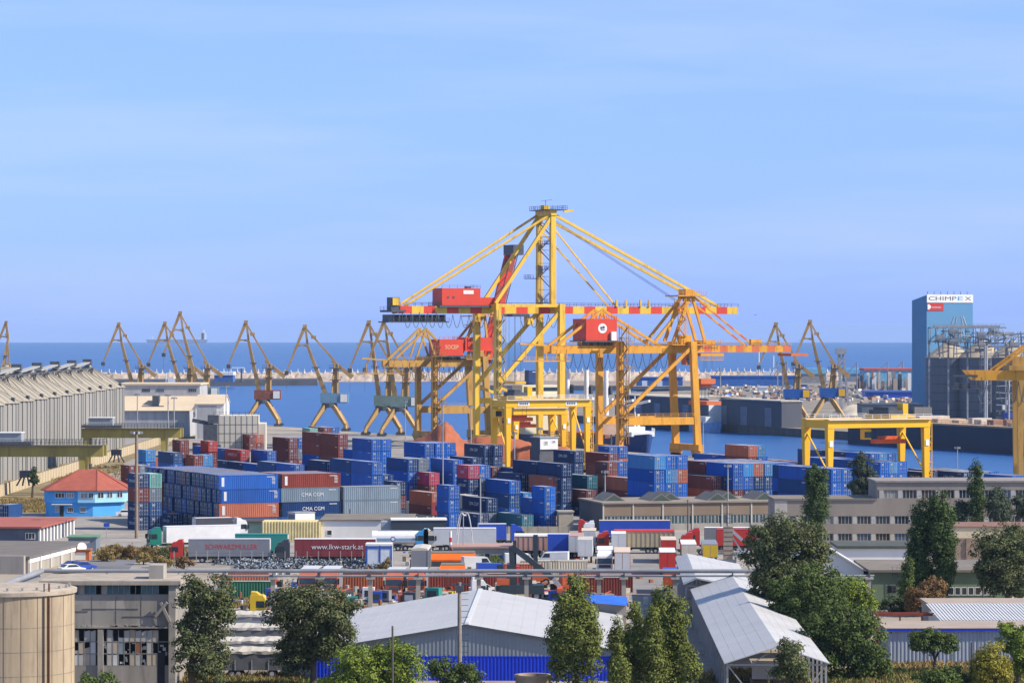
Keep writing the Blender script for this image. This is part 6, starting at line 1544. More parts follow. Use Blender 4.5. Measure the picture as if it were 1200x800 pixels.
# cars
def car(label, x, yb, rz, c):
    d = row_y(yb); r = thing('parked_car', label, 'car', (xat(x, d), d, 0), rz, 'parked cars')
    prof = [(-2.1,.35),(2.1,.35),(2.15,.75),(1.2,.95),(.45,1.42),(-1.0,1.45),(-1.75,1.0),(-2.15,.9)]
    b = MB().yprism(prof, -.85, .85).build('body', vm(c, .3), r)
    MB().quad((1.16,-.75,.98),(1.16,.75,.98),(.5,.68,1.4),(.5,-.68,1.4)).build('windscreen', GLASS, b); MB().quad((-1.72,-.75,1.04),(-1.72,.75,1.04),(-1.07,.68,1.43),(-1.07,-.68,1.43)).build('rear_window', GLASS, b)
    for sy in (-1,1): MB().quad((-1.3,sy*.86,1.0),(.95,sy*.86,1.0),(.42,sy*.86,1.36),(-.95,sy*.86,1.38)).build('side_window', GLASS, b)
    wheels(r, [(1.3,-.75),(1.3,.75),(-1.3,-.75),(-1.3,.75)], .64)
car('white car parked beside the blue house', 148, 605, .1, 'white')
car('dark blue car parked below the orange kiosk, right one', 97, 668, .6, 'blue')
car('dark blue car parked against the grey roofed hall', 88, 667, .6, 'blue')
car('small white car beside the dark blue cars', 84, 671, .6, 'white')
car('white car behind the ridge of the blue and grey hangar', 567, 695, .2, 'white')
# reach stacker with raised dark boom
d = row_y(703); r = thing('reach_stacker', 'dark reach stacker with its long boom tilted over the pipes', 'reach stacker', (xat(610, d), d, 0), 0)
DK = mat('stacker_dark', (0.035,0.05,0.06), .45, .2, .5)
MB().box(-3.0, 3.4, -1.6, 1.6, 1.0, 2.3).build('chassis', DK, r); MB().box(-2.0, -.6, -1.0, 1.0, 2.32, 5.2).build('engine_tower', DK, r); MB().box(-.1, 1.7, -.9, .9, 2.32, 4.3).build('cab', DK, r); MB().box(-.05,1.65,-.93,-.905,3.0,4.1).build('window', GLASS, r)
zz = zat(640, d); b0_ = (-1.3, 0, zz); b1_ = ((648-610)*d/F, 0, zat(677, d)); MB().beam(b0_, b1_, .75, .8).build('boom', DK, r); MB().beam((-1.2,0,4.8), b0_, .7, .8).build('mast', DK, r)
b2_ = ((656-610)*d/F, 0, zat(687, d)); MB().beam(b1_, b2_, .5, .6).build('boom_tip', GALV, r); MB().box(b2_[0]-.4,b2_[0]+.4,-2.8,2.8,b2_[2]-.7,b2_[2]-.1).build('spreader', vm('orange'), r)
MB().box(-3.4,-1.6,-1.5,1.5,2.32,3.2).build('counterweight', vm('orange'), r); wheels(r, [(2.3,-1.3),(2.3,1.3),(-2.1,-1.3),(-2.1,1.3)], 1.5)
MB().box(-1.1,-.6,.5,1.0,5.2,zat(633,d)).build('exhaust_tower', DK, r)
d = row_y(690); r = thing('crane_truck', 'second dark machine mast standing right of the reach stacker', 'machine', (xat(628, d), d+8, 0), 0)
MB().box(-.35,.35,-.4,.4,1,zat(630,d)).build('mast', DK, r); MB().box(-2,2.4,-1.2,1.2,.8,2.2).build('chassis', vm('orange'), r); wheels(r, [(1.6,-1.1),(1.6,1.1),(-1.4,-1.1),(-1.4,1.1)], 1.1)
# containers on the ground around the truck park
def ground_box(label, x, yb, col, rz=0.0, L_=6.06, detail=False):
    d = row_y(yb); container(col, L_, (xat(x, d), d+1.3, 0), rz, label, detail=detail)
ground_box('rusty orange container below the pipes behind the left trees', 291, 692, 'O', 0, 6.06)
ground_box('red container below the pipes right of the round tree', 425, 692, 'O', 0, 6.06)
ground_box('maroon container below the pipes right of the two red cabs', 518, 694, 'R', 0, 6.06)
ground_box('maroon container row below the pipes over the hangar ridge', 548, 694, 'R', 0, 6.06)
ground_box('faded red container between the post and the poplar below pipes', 705, 698, 'R', 0, 6.06)
ground_box('green container below the rusty orange one at left', 293, 703, 'G', 0, 6.06)
ground_box('pale container with blue marks behind the reach stacker, left one', 632, 677, 'W', 0, 6.06)
ground_box('pale container with blue marks behind the reach stacker, right one', 666, 677, 'W', 0, 6.06)
ground_box('yellow ribbed box before the pale containers, left of boom', 613, 681, 'O', 0, 6.06)
ground_box('orange red container at the very bottom before the blue hangar', 585, 806, 'O', 0, 6.06)
ground_box('blue container at the left edge beside the red roofed hall', 11, 606, 'D', R(70), 6.06, 'plain')
# round concrete tank at the bottom
d = 352.0; s = F/d; r = thing('concrete_tank', 'round open concrete tank at the bottom beside the orange container', 'tank', (xat(625, d), d, 0))
Rr = 21/s; zt_ = zat(790, d); MB().lathe([(Rr,0),(Rr,zt_-.25),(Rr+.12,zt_-.25),(Rr+.12,zt_),(Rr-.25,zt_),(Rr-.25,.5),(.05,.5)], k=40).build('wall', SILO, r)
# small crates and machines strewn below the pipes
jr = random.Random(11)
JC = [('white','pale metal cabinet'),('blue','blue metal crate'),('grey','grey machine box'),('orange','orange machine part'),('dark','dark machine box'),('teal','green blue crate'),('cream','cream coloured cabinet'),('yellow','small yellow machine')]
JS = [(432,704),(441,706),(451,705),(472,707),(481,708),(508,705),(518,703),(526,701),(305,706),(318,705),(310,715),(392,712),(404,708),(413,708),(585,697),(598,700),(640,702),(652,704),(712,704),(320,725),(300,724),(664,696),(675,697)]
JL = ['just right of the round tree', 'left of the red cab pair', 'under the left red cab', 'between the two red cabs', 'below the right red cab', 'right of the red cab pair', 'before the maroon containers', 'at the hangar roof edge',
      'below the rusty container', 'left of the round tree top', 'above the yellow cab', 'inside the round tree gap', 'behind the round tree, right side', 'right edge of round tree', 'behind the hangar ridge', 'left of the reach stacker', 'under the reach stacker boom', 'beside the boom tip', 'by the blue lean-to', 'beside the yellow cab', 'left of the yellow cab', 'left of the big poplar top', 'behind the big poplar top']
for k, (x, y) in enumerate(JS):
    c, nm = JC[k % 8]; d = row_y(y); r = thing('yard_equipment', '%s in the clutter under the pipes, %s' % (nm, JL[k]), 'equipment', (xat(x, d), d, 0), jr.uniform(-.4,.4), 'clutter under the pipeline')
    w, h = jr.uniform(1.0,2.2), jr.uniform(1.0,2.1)
    b = MB().box(-w/2,w/2,-.7,.7,.25,h).build('housing', vm(c,.6), r); MB().box(-w*.32,w*.32,-.73,-.705,h*.35,h*.8).build('panel', DK if c != 'dark' else vm('pale'), b)
    MB().box(-w/2-.05,w/2+.05,-.75,.75,0,.24).build('skid', STEEL, r); MB().beam((-w*.3,0,h+.005),(w*.35,.1,h+.35),.15).build('lever', vm('orange'), r)
# scrap heap
m = MB(); m2 = MB(); m3 = MB()
for k in range(3600):
    x, y = jr.uniform(250, 452), jr.uniform(656, 668.5)
    if x < 275 and y > 662: continue
    d = row_y(y); X = xat(x, d); a = jr.uniform(.15,.75)
    q = jr.choice((m, m2, m2, m3, m3)) if x < 345 else jr.choice((m, m2, m2, m2, m3))
    p_ = Vector((X, d, jr.uniform(.05,.75))); q.beam(p_, p_+Vector((jr.uniform(-1,1)*a, jr.uniform(-1,1)*a, jr.uniform(-.3,.7)*a)), jr.uniform(.04,.22), jr.uniform(.06,.3))
o = multi('scrap_heap', [(m, mat('scrap_pale', (0.33,0.35,0.37), .5, .2, 2)), (m2, mat('scrap_dark', (0.03,0.033,0.04), .6, .2, 2)), (m3, mat('scrap_bluegrey', (0.20,0.25,0.31), .5, .2, 2))])
o['kind'] = 'stuff'; o['label'] = 'strewn pale and dark scrap car parts between the trailers and the pipes'; o['category'] = 'scrap'
# fence of concrete posts in front of the lettered trailers
r = thing('post_fence', 'row of thin pale posts before the lettered trailers', 'fence', (0,0,0))
d = row_y(661)
for k in range(19): MB().box(xat(204+k*13, d)-.07, xat(204+k*13, d)+.07, d-.07, d+.07, 0, 2.2).build('post', CONC, r)
wm = MB()
for zz in (.7,1.3,1.9): wm.tube((xat(204,d),d,zz),(xat(438,d),d,zz),.02,k=4)
wm.build('wire', STEEL, r)
# ---- pipeline on T-posts across the whole site
d = 452.0; zp1, zp2 = zat(668.6, d), zat(674.0, d)
PIPE = mat('pipe_lagging', (0.27,0.28,0.30), .45, .15, .4, metal=.2)
r = thing('pipeline', 'pair of grey pipes on concrete posts crossing the whole site', 'pipeline', (0, d, 0))
xl, xr_ = xat(205, d), xat(1024, d)
MB().tube((xl-17.6,0,zp1),(xr_-8,0,zp1),.25,k=10).build('pipe', PIPE, r); MB().tube((xl+5,-.5,zp2),(xr_,-.5,zp2),.15,k=8).build('pipe', PIPE, r); MB().tube((xl+2,.7,zp1-.1),(xr_-10,.7,zp1-.25),.12,k=8).build('pipe', PIPE, r)
MB().tube((xl-17.6,0,zp1),(xl-23,-24,zp1-1.5),.36,k=10).build('pipe', PIPE, r); MB().tube((xl-23,-24,zp1-1.5),(xl-40,-24,zp1-1.5),.36,k=10).build('pipe', PIPE, r); MB().tube((xl-18,.8,zp1-.7),(xl-23.6,-25,zp1-2.3),.22,k=8).build('pipe', PIPE, r)
for px in (126, 210, 262, 320, 375, 434, 490, 561, 617, 675, 702, 731, 791, 858, 925, 1018):
    x = xat(px, d); p = MB().box(x-.28, x+.28, -.28, .28, 0, zp2-.45); p.box(x-.55, x+.55, -1.1, 1.1, zp2-.45, zp2-.22); p.build('support_post', CONC, r)
    MB().box(x-.1,x+.1,-.95,-.5,zp2-.22,zp1-.25).build('pipe_saddle', STEEL, r)
# ---- poles and lamp posts
def pole(name, label, cat, x, ytop, d, r0=.14, r1=.09, m=CONC, arms=None, group=None, lamp=None):
    r = thing(name, label, cat, (xat(x, d), d, 0), 0, group); h = zat(ytop, d)
    MB().tube((0,0,0),(0,0,h),r0,r1,k=8).build('mast', m, r)
    if lamp:
        n, rad = lamp
        MB().tube((0,0,h-.05),(0,0,h+.2),rad*.8,rad*.8,k=12).build('lamp_ring', STEEL, r)
        for k in range(n): a = 2*PI*k/n; MB().rbox((rad*math.cos(a), rad*math.sin(a), h-.35), .5, .35, .45, a).build('lamp', GALV, r)
    return r, h
LP = 'tall lamp masts in the container yard'
pole('lamp_mast', 'thick lamp mast left of the long blue container wall', 'lamp mast', 160, 506, 640.0, .35, .28, mat('mast_brown', (0.26,0.20,0.15), .8), lamp=(6, .9), group=LP)
for x, yt, yb, lb in ((519, 470, 602, 'in front of the red earth mound, before legs of the tallest crane'), (552, 476, 560, 'before the left legs of the tallest crane'), (456.5, 578, 612, 'short white one before the lettered grey containers'), (563, 556, 622, 'before the lettered navy container'), (603, 507, 575, 'by the left gantry leg'), (633, 502, 578, 'against the white control cabin'), (709, 552, 617, 'at the end of the brown warehouse'), (853, 545, 620, 'thin one before the wide roofed block'), (824, 494, 545, 'dark one beside the amber crane right legs'), (475, 470, 540, 'before the two close portal cranes'), (988, 552, 600, 'between poplar and bushy tree'), (1122, 524, 566, 'thin one at the far basin edge right')):
    d = row_y(yb); pole('lamp_mast', 'lamp mast '+lb, 'lamp mast', x, yt, d, .16, .1, GALV, lamp=(4, .5), group=LP)
for x, yt, lb in ((204, 466, 'on the cream warehouse yard'), (197, 463, 'beside it, at the warehouse yard'), (161, 462, 'at the warehouse left end'), (265, 452, 'thin one on the water edge beside gabled warehouse')):
    pole('lamp_mast', 'far lamp mast '+lb, 'lamp mast', x, yt, 1160.0, .25, .16, GALV, lamp=(4, .8), group=LP)
# big pole with ladder rungs before the hangar
r, h = pole('power_pole', 'tall weathered concrete pole with steel rungs in front of the hangar', 'power pole', 538.5, 682, 362.0, .27, .19, mat('pole_weathered', (0.27,0.235,0.205), .9, .25, .8, bump=.3))
for k in range(17): MB().beam((.15,0,h-1.2-.62*k),(.95,0,h-1.2-.62*k+.02),.05).build('rung', STEEL, r)
MB().beam((-.9,0,h-.2),(.9,0,h-.2),.14).build('crossarm', STEEL, r); MB().box(-.4,.4,-.3,.3,h-.9,h-.35).build('switch_gear', STEEL, r)
for x, yt, d_, lb in ((460, 733, 345.0, 'slim dark pole above the light green bush'), (1138.5, 752, 372.0, 'wooden pole between the yellow green trees at right'), (1019, 672, 470.0, 'pole before the green building'), (410, 596, 655.0, 'thin pole above the white shed'), (1152, 688, 470.0, 'pole by the right edge trees'), (481, 655, 556.0, 'pale pole beside the white kiosk'), (806, 585, 640.0, 'dark pole before the brown warehouse')):
    pole('power_pole', lb, 'power pole', x, yt, d_, .13, .1, mat('pole_dark', (0.10,0.09,0.085), .9))
# striped wind gate post and the fountain of hoses
d = row_y(655); r, h = pole('hose_tower', 'pale grey hose loading arm arching above the truck park', 'hose tower', 543, 603, 590.0, .1, .08, GALV)
hm = MB()
for k in range(4):
    pts = [(-.0+.5*k*.3, 0, h-.2)]+[((t/8)*1.2*(-1 if k < 2 else 1)+.15*k, .1*k, h+.7*math.sin(PI*t/8*1.1)-.035*t*t*(2.2 if k%2 else 1.4)) for t in range(9)]
    hm.wire(pts, .09, 5)
hm.build('hose', mat('hose_pale', (0.55,0.54,0.52), .6), r)
r, h = pole('striped_post', 'red and white banded post above the long pink brown shed', 'post', 528, 622, 592.0, .22, .22, WHITE)
for k in range(2): MB().tube((0,0,h-1.1-1.6*k),(0,0,h-1.9-1.6*k),.24,k=8).build('red_band', vm('red'), r)
d = row_y(664); pole('road_sign', 'small blue road sign on a pole near the green cabbed truck', 'road sign', 125, 612, 640.0, .07, .06, GALV)
d = 640.0; o = tag(MB().box(-.55,.55,-.05,.05,0,.75).build('sign_plate', vm('blue')), 'square blue sign plate fixed on the pole near the green cab', 'sign'); o.location = (xat(125,d), d-.12, zat(617,d))
d = 556.0; r, h = pole('road_sign', 'round blue and white sign on a post beside the white kiosk', 'road sign', 460.5, 629, d, .06, .06, GALV); MB().tube((0,-.1,h-.3),(0,-.14,h-.3),.42,k=20).build('sign_disc', vm('blue'), r); MB().tube((0,-.15,h-.3),(0,-.17,h-.3),.27,k=20).build('sign_centre', WHITE, r)
# boundary fence at the bottom edge
d = row_y(794); r = thing('wire_fence', 'low wire fence with thin posts at the bottom left below the tarpaulined trailers', 'fence', (xat(268, d), d, 0))
wm = MB()
for k in range(12): MB().box(k*2.2-.05,k*2.2+.05,-.05,.05,0,1.5).build('post', CONC, r)
for zz in (.3,.7,1.1,1.45): wm.tube((0,0,zz),(24.2,0,zz),.025,k=4)
wm.build('wire', STEEL, r)

# more vehicles and gear crowding the middle of the truck park
MV = [('van','white','white delivery van',610,664,.1),('van','blue','blue delivery van',578,676,.2),('van','red','red van',700,684,1.4),('van','white','second white van',648,662,3.0),('van','grey','grey van',672,652,.1),('van','pale','pale works van',560,668,.3),('van','cream','cream van',620,650,3.1)]
VL = ['left of the dark machine masts','right of the lower orange awning','behind the faded red container','below the white covered trailer','below the blue covered trailer','between the orange awnings and the green thicket','behind the reach stacker boom']
for k, (nm, c, lb, x, yb, rz) in enumerate(MV):
    d = row_y(yb); r = thing('delivery_van', '%s parked %s' % (lb, VL[k]), 'van', (xat(x, d), d, 0), rz, 'vans in the truck park')
    b = MB().yprism([(-2.6,.4),(2.4,.4),(2.55,1.1),(1.9,1.35),(1.3,2.2),(-2.6,2.3)], -.95, .95).build('body', vm(c), r)
    MB().quad((1.86,-.8,1.38),(1.86,.8,1.38),(1.36,.75,2.1),(1.36,-.75,2.1)).build('windscreen', GLASS, b)
    for sy in (-1,1): MB().quad((.4,sy*.96,1.35),(1.7,sy*.96,1.35),(1.25,sy*.96,2.0),(.4,sy*.96,2.0)).build('side_window', GLASS, b)
    wheels(r, [(1.6,-.85),(1.6,.85),(-1.6,-.85),(-1.6,.85)], .68)
small_truck('red tractor cab with white roof behind the reach stacker', 588, 690, .15, 'red')
small_truck('white tractor cab below the two red cabs on the right', 545, 708, .1, 'white')
small_truck('orange tractor cab right of the reach stacker wheels', 650, 699, .2, 'orange')
small_truck('red tractor cab before the brown warehouse, beside blue trailer', 672, 633, .0, 'red')
parked('orange skip lorry seen from behind, under the right part of the boom', 668, 697, None, 'orange', 5, True, h=3.2, roof='grey', end='orange')
parked('pale trailer with pink roof left of the second pale trailer', 676, 655, None, 'pale', 7, True, roof='pink')
ground_box('rusty maroon container left of the reach stacker below pipes', 588, 693, 'R', .1, 6.06)
ground_box('orange container below the pipes behind the big poplar', 680, 692, 'O', .05, 6.06)
ground_box('maroon container below the pipes just left of the lane', 722, 694, 'R', 0, 5.0)

DBM = [mat('debris_pale', (0.48,0.46,0.43), .8, .2, 1), mat('debris_dark', (0.05,0.05,0.055), .8, .3, 1), mat('debris_rust', (0.24,0.10,0.06), .9, .3, 1), mat('debris_tan', (0.36,0.28,0.19), .9, .2, 1), vm('blue'), vm('orange'), GALV]
dm_ = [MB() for _ in DBM]; dr = random.Random(77)
for k in range(950):
    x = dr.uniform(250, 780); y = dr.uniform(672, 716) if dr.random() < .75 else dr.uniform(640, 672)
    if 440 < x < 720 and y > 698+abs(x-563)*.1: continue
    if x > 735 and dr.random() < .85: continue
    if y < 672 and not (470 < x < 700): continue
    X, Y = gp(x, y); a = dr.uniform(.2, 1.1); dm_[dr.choice((0,0,1,1,1,2,2,3,3,4,5,6))].rbox((X, Y, .02), a, dr.uniform(.15,.8), dr.uniform(.1,.9)*(1.6 if dr.random() < .12 else 1), dr.uniform(0,3))
o = multi('yard_debris', [(a, b) for a, b in zip(dm_, DBM)]); o['kind'] = 'stuff'; o['label'] = 'loose pallets, parts and scrap scattered about the truck park'; o['category'] = 'debris'
stack(197, 488.5, ['RR', 'WR'], 'maroon and white pair behind the farther bridge crane', L_=T20, letter=None)
stack(184, 489.5, ['RN'], 'maroon stack behind the farther bridge crane, left one', L_=T20, letter=None)
stack(262, 503, ['RO'], 'rusty far stack before the panelled store, left', 1, letter=None)
stack(292, 509, ['RR', 'OR'], 'rusty far row before the panelled store, right', 1, letter=None)
# ------------------------------------------------------------------ trees
import numpy as np
def leaf_mat(name, col, var=.35, tr=.16):
    m = bpy.data.materials.new(name); m.use_nodes = True; nt = m.node_tree; N = nt.nodes; L = nt.links; N.remove(N['Principled BSDF'])
    geo = N.new('ShaderNodeNewGeometry'); mr = N.new('ShaderNodeMapRange'); mr.inputs[3].default_value = 1-var; mr.inputs[4].default_value = 1+var
    L.new(geo.outputs['Random Per Island'], mr.inputs[0])
    nz_ = N.new('ShaderNodeTexNoise'); nz_.inputs['Scale'].default_value = .55; L.new(geo.outputs['Position'], nz_.inputs['Vector'])
    m2 = N.new('ShaderNodeMapRange'); m2.inputs[1].default_value = .35; m2.inputs[2].default_value = .65; m2.inputs[3].default_value = .8; m2.inputs[4].default_value = 1.2; L.new(nz_.outputs[0], m2.inputs[0])
    mu = N.new('ShaderNodeMath'); mu.operation = 'MULTIPLY'; L.new(mr.outputs[0], mu.inputs[0]); L.new(m2.outputs[0], mu.inputs[1])
    vm_ = N.new('ShaderNodeVectorMath'); vm_.operation = 'SCALE'; vm_.inputs[0].default_value = col; L.new(mu.outputs[0], vm_.inputs['Scale'])
    a = N.new('ShaderNodeBsdfDiffuse'); b = N.new('ShaderNodeBsdfTranslucent'); L.new(vm_.outputs[0], a.inputs[0]); L.new(vm_.outputs[0], b.inputs[0])
    mx = N.new('ShaderNodeMixShader'); mx.inputs[0].default_value = tr; L.new(a.outputs[0], mx.inputs[1]); L.new(b.outputs[0], mx.inputs[2]); L.new(mx.outputs[0], N['Material Output'].inputs[0])
    return m
LEAF = {'olive': leaf_mat('leaf_olive', (0.115,0.132,0.060)), 'dark': leaf_mat('leaf_dark', (0.056,0.081,0.037)), 'green': leaf_mat('leaf_green', (0.095,0.130,0.042)),
        'light': leaf_mat('leaf_light', (0.178,0.232,0.046)), 'poplar': leaf_mat('leaf_poplar', (0.155,0.180,0.050)), 'dpoplar': leaf_mat('leaf_dark_poplar', (0.075,0.110,0.042)), 'blue': leaf_mat('leaf_blue_green', (0.085,0.108,0.072)),
        'yellow': leaf_mat('leaf_yellow_green', (0.256,0.232,0.046)), 'dry': leaf_mat('leaf_dry', (0.209,0.132,0.062)), 'scrub': leaf_mat('leaf_scrub', (0.264,0.194,0.078))}
BARK = mat('bark', (0.10,0.075,0.055), .95, .3, 2, bump=.4)
def leaves_mesh(name, blobs, n, size, mtl, seed, clump=.30, tall=1.0, per=84):
    """blobs: (centre, radii). leaf quads on clump shells spread through each blob's volume"""
    g = np.random.default_rng(seed); vols = np.array([b[1][0]*b[1][2] for b in blobs]); vols = vols/vols.sum()
    V_, nq = [], 0
    for (c, rr), w in zip(blobs, vols):
        k = max(5, int(4.6*n*w/per)); c = np.array(c); rr = np.array(rr)
        for _ in range(k):
            u = g.normal(size=3); u /= np.linalg.norm(u); u *= g.random()**.38*g.choice([.92, 1.0, 1.16])
            hole = math.sin(2.1*(u[0]*rr[0]+c[0])+seed)*math.sin(1.9*(u[2]*rr[2]+c[2])+2*seed)+.4*math.sin(4.3*u[0]*rr[0]+3.7*u[2]*rr[2])
            if hole > .55: continue
            cc = c + u*rr*.93; cr = clump*min(rr)*g.uniform(.7, 1.35)+.3
            q = g.normal(size=(per, 3)); q /= np.linalg.norm(q, axis=1)[:, None]
            q[:, 2] = np.where(q[:, 2] < -.35, -q[:, 2]*.6, q[:, 2])
            pos = cc + q*cr*(g.random((per, 1))**.45)*np.array([1, 1, tall]) + g.normal(size=(per,3))*.10
            nm = q*1.0 + g.normal(size=(per, 3))*.38 + u*.25 + np.array([0, 0, .15]); nm /= np.linalg.norm(nm, axis=1)[:, None]
            t = np.cross(nm, g.normal(size=(per, 3))); t /= np.linalg.norm(t, axis=1)[:, None]; b = np.cross(nm, t)
            s_ = (0.80*size*g.uniform(.45, 1.4, size=(per, 1)))
            quad = np.stack([pos-t*s_*.5, pos+b*s_*.32, pos+t*s_*.5, pos-b*s_*.32], 1); V_.append(quad.reshape(-1, 3)); nq += per
    v = np.concatenate(V_).astype(np.float32); me = bpy.data.meshes.new(name)
    me.vertices.add(len(v)); me.vertices.foreach_set('co', v.ravel()); me.loops.add(nq*4); me.loops.foreach_set('vertex_index', np.arange(nq*4, dtype=np.int32))
    me.polygons.add(nq); me.polygons.foreach_set('loop_start', np.arange(0, nq*4, 4, dtype=np.int32)); me.update(); me.validate(); me.materials.append(mtl)
    return me
TS = [100]
def tree(name, label, d, blobs, leaf, n=5000, size=.34, clump=.30, trunk=None, group=None, tall=1.0, limbs=7):
    """blobs in photo pixels (cx, cy, rx, ry) at distance d"""
    TS[0] += 1; s = F/d; tr = random.Random(TS[0]); x0 = xat(trunk if trunk else blobs[0][0], d)
    r = thing(name, label, 'tree' if 'tree' in name or name in ('poplar','willow') else 'shrub', (x0, d, 0), 0, group)
    B = [((xat(b[0], d)-x0, tr.uniform(-.3,.3)*b[2]/s, zat(b[1], d)), (b[2]/s, min(b[2], b[3])/s*1.05, b[3]/s)) for b in blobs]
    o = link('crown', leaves_mesh('crown', B, n, size, LEAF[leaf], TS[0], clump, tall), r)
    top = max(b[0][2] for b in B); low = min(b[0][2]-b[1][2]*.5 for b in B); zt_ = max(1.2, min(top, low+(top-low)*.5))
    k = .022*(max(b[0][2]+b[1][2] for b in B))+.07
    m = MB(); p = Vector((0,0,-.1)); q = Vector((tr.uniform(-.3,.3), tr.uniform(-.2,.2), zt_*.5)); m.tube(p, q, k*1.35, k, k=8); c_ = B[0][0]
    e = Vector((c_[0]*.35+tr.uniform(-.3,.3), 0, zt_)); m.tube(q, e, k, k*.6, k=7)
    for i in range(limbs):
        b = B[i % len(B)]; t = Vector((b[0][0]+tr.uniform(-.5,.5)*b[1][0], b[0][1]+tr.uniform(-.6,.6)*b[1][1], b[0][2]+tr.uniform(-.1,.6)*b[1][2]))
        st_ = q if i % 2 else e; md = (st_+t)/2+Vector((tr.uniform(-.3,.3),tr.uniform(-.3,.3),.2)); m.tube(st_, md, k*.5, k*.34, k=6); m.tube(md, t, k*.34, k*.12, k=5)
    m.build('trunk', BARK, r)
    return r
tree('willow_tree', 'grey green loose tree beside the derelict workshop', 364.0, [(226,703,20,28),(252,700,22,26),(238,738,28,32),(263,716,13,20),(224,764,20,34),(248,775,24,30),(216,735,12,24)], 'olive', 6500, .36, .26)
tree('round_tree', 'big round dark olive tree left of the hangar', 372.0, [(366,716,48,32),(335,716,28,24),(398,716,26,26),(366,752,46,28),(345,768,30,24),(396,752,24,24)], 'olive', 9000, .36, .24, trunk=367)
tree('light_shrub', 'light green bushy tree before the left part of the hangar', 352.0, [(445,792,52,30),(418,786,34,30),(470,778,24,24),(452,764,18,16),(400,800,26,18)], 'light', 7000, .32, .26, trunk=440)
tree('dark_shrub', 'darker green bush at the foot of the tall concrete pole', 356.0, [(535,797,30,17),(551,790,20,13),(515,786,14,14)], 'green', 2200, .30, .3)
tree('low_shrub', 'small green bush at the foot of the derelict workshop', 336.0, [(115,800,24,11),(104,806,20,9)], 'green', 900, .28, .3)
PG_ = 'poplars in front of the hangar and lane'
tree('poplar', 'tallest and widest of the poplars in front of the hangar', 348.0, [(673,745,24,62),(655,765,14,48),(690,765,15,50),(673,698,11,24),(683,722,16,34),(662,725,14,34)], 'poplar', 9000, .32, .34, group=PG_, tall=1.5)
tree('poplar', 'thin pale poplar just right of the tallest one', 350.0, [(722,757,8,38),(722,790,9,24)], 'poplar', 1500, .30, .4, group=PG_, tall=1.5)
tree('poplar', 'low young poplar at the bottom between thin and slim ones', 344.0, [(727,790,10,22)], 'poplar', 900, .30, .4, group=PG_, tall=1.4)
tree('poplar', 'slim poplar left of the broad pair by the lane', 352.0, [(742,738,10,38),(738,775,13,38),(752,765,12,42)], 'poplar', 3600, .32, .38, group=PG_, tall=1.5)
tree('poplar', 'middle poplar of the broad clump by the lane', 350.0, [(764,755,12,46),(768,785,13,30)], 'poplar', 2600, .32, .38, group=PG_, tall=1.5)
tree('poplar', 'tall twin topped poplar of the broad clump by the lane', 354.0, [(778,722,13,38),(794,735,12,42),(783,770,20,46),(798,775,12,36)], 'poplar', 6500, .32, .36, group=PG_, tall=1.5)
tree('poplar', 'short poplar right of the twin topped one beside the shade', 346.0, [(807,783,10,28)], 'poplar', 1300, .32, .4, group=PG_, tall=1.4)
tree('broad_tree', 'largest dark olive tree right of the long open shed', 428.0, [(922,640,42,34),(893,643,24,26),(955,640,20,26),(915,678,36,36),(895,690,22,34),(942,675,28,30)], 'olive', 12000, .40, .22)
tree('broad_tree', 'mid green tree below the largest dark olive one', 408.0, [(962,700,32,40),(940,714,26,34),(920,705,22,30)], 'green', 6500, .38, .24)
tree('willow', 'pale yellow green willow before the white barn', 424.0, [(1003,704,24,22),(990,690,16,16),(1014,712,14,16)], 'light', 3200, .34, .28)
tree('broad_tree', 'big green tree filling the bottom right of the long shed', 382.0, [(1002,752,38,36),(972,772,30,34),(962,742,24,28),(1015,778,26,26),(985,735,28,26)], 'green', 9500, .38, .24)
tree('small_tree', 'small olive tree at the front end of the long open shed', 344.0, [(925,768,17,20),(936,786,17,14),(914,788,12,12)], 'olive', 1900, .30, .3)
tree('poplar', 'dark full poplar standing before the grey office left part', 592.0, [(957,578,12,34),(956,600,15,26),(952,560,8,16),(962,565,9,20)], 'dpoplar', 4200, .42, .36, tall=1.4)
tree('bushy_tree', 'grey green bushy tree above the lower roof of the office', 636.0, [(1010,560,14,26),(1020,566,11,20),(1004,575,11,14),(1008,540,8,12)], 'blue', 2800, .42, .34)
tree('poplar', 'left one of the big dark poplar pair before the green building', 478.0, [(1080,630,15,50),(1074,660,13,38),(1080,685,14,16)], 'dpoplar', 4500, .42, .36, tall=1.4)
tree('poplar', 'right one of the big dark poplar pair before the green building', 477.0, [(1102,632,16,54),(1106,660,13,38),(1098,600,11,22),(1100,685,15,16)], 'dpoplar', 5500, .42, .36, tall=1.4)
tree('poplar', 'short bright poplar at the left foot of the dark poplar pair', 472.0, [(1064,678,7,24),(1062,694,8,16)], 'green', 1200, .36, .4, tall=1.4)
tree('dry_shrub', 'brownish dry shrub at the foot of the dark poplar pair', 466.0, [(1080,700,22,16),(1095,690,14,14),(1068,708,12,10)], 'dry', 2200, .34, .3)
tree('dark_shrub', 'dark shrub before the green building door', 468.0, [(1050,712,18,11),(1062,716,12,8)], 'dark', 1100, .34, .3)
tree('poplar', 'slender poplar before the right wing of the office', 590.0, [(1144,572,8,30),(1144,594,10,22)], 'dpoplar', 2400, .42, .4, tall=1.4)
tree('bushy_tree', 'low blue green tree left of the slender office poplar', 591.0, [(1126,602,15,16),(1118,612,10,10)], 'blue', 1400, .42, .34)
tree('bushy_tree', 'low blue green tree right of the slender office poplar', 592.0, [(1168,592,14,20),(1176,600,12,14)], 'blue', 1800, .42, .34)
tree('bushy_tree', 'low blue green tree at the right edge before the office', 594.0, [(1194,594,10,16),(1204,600,10,14)], 'blue', 1100, .42, .34)
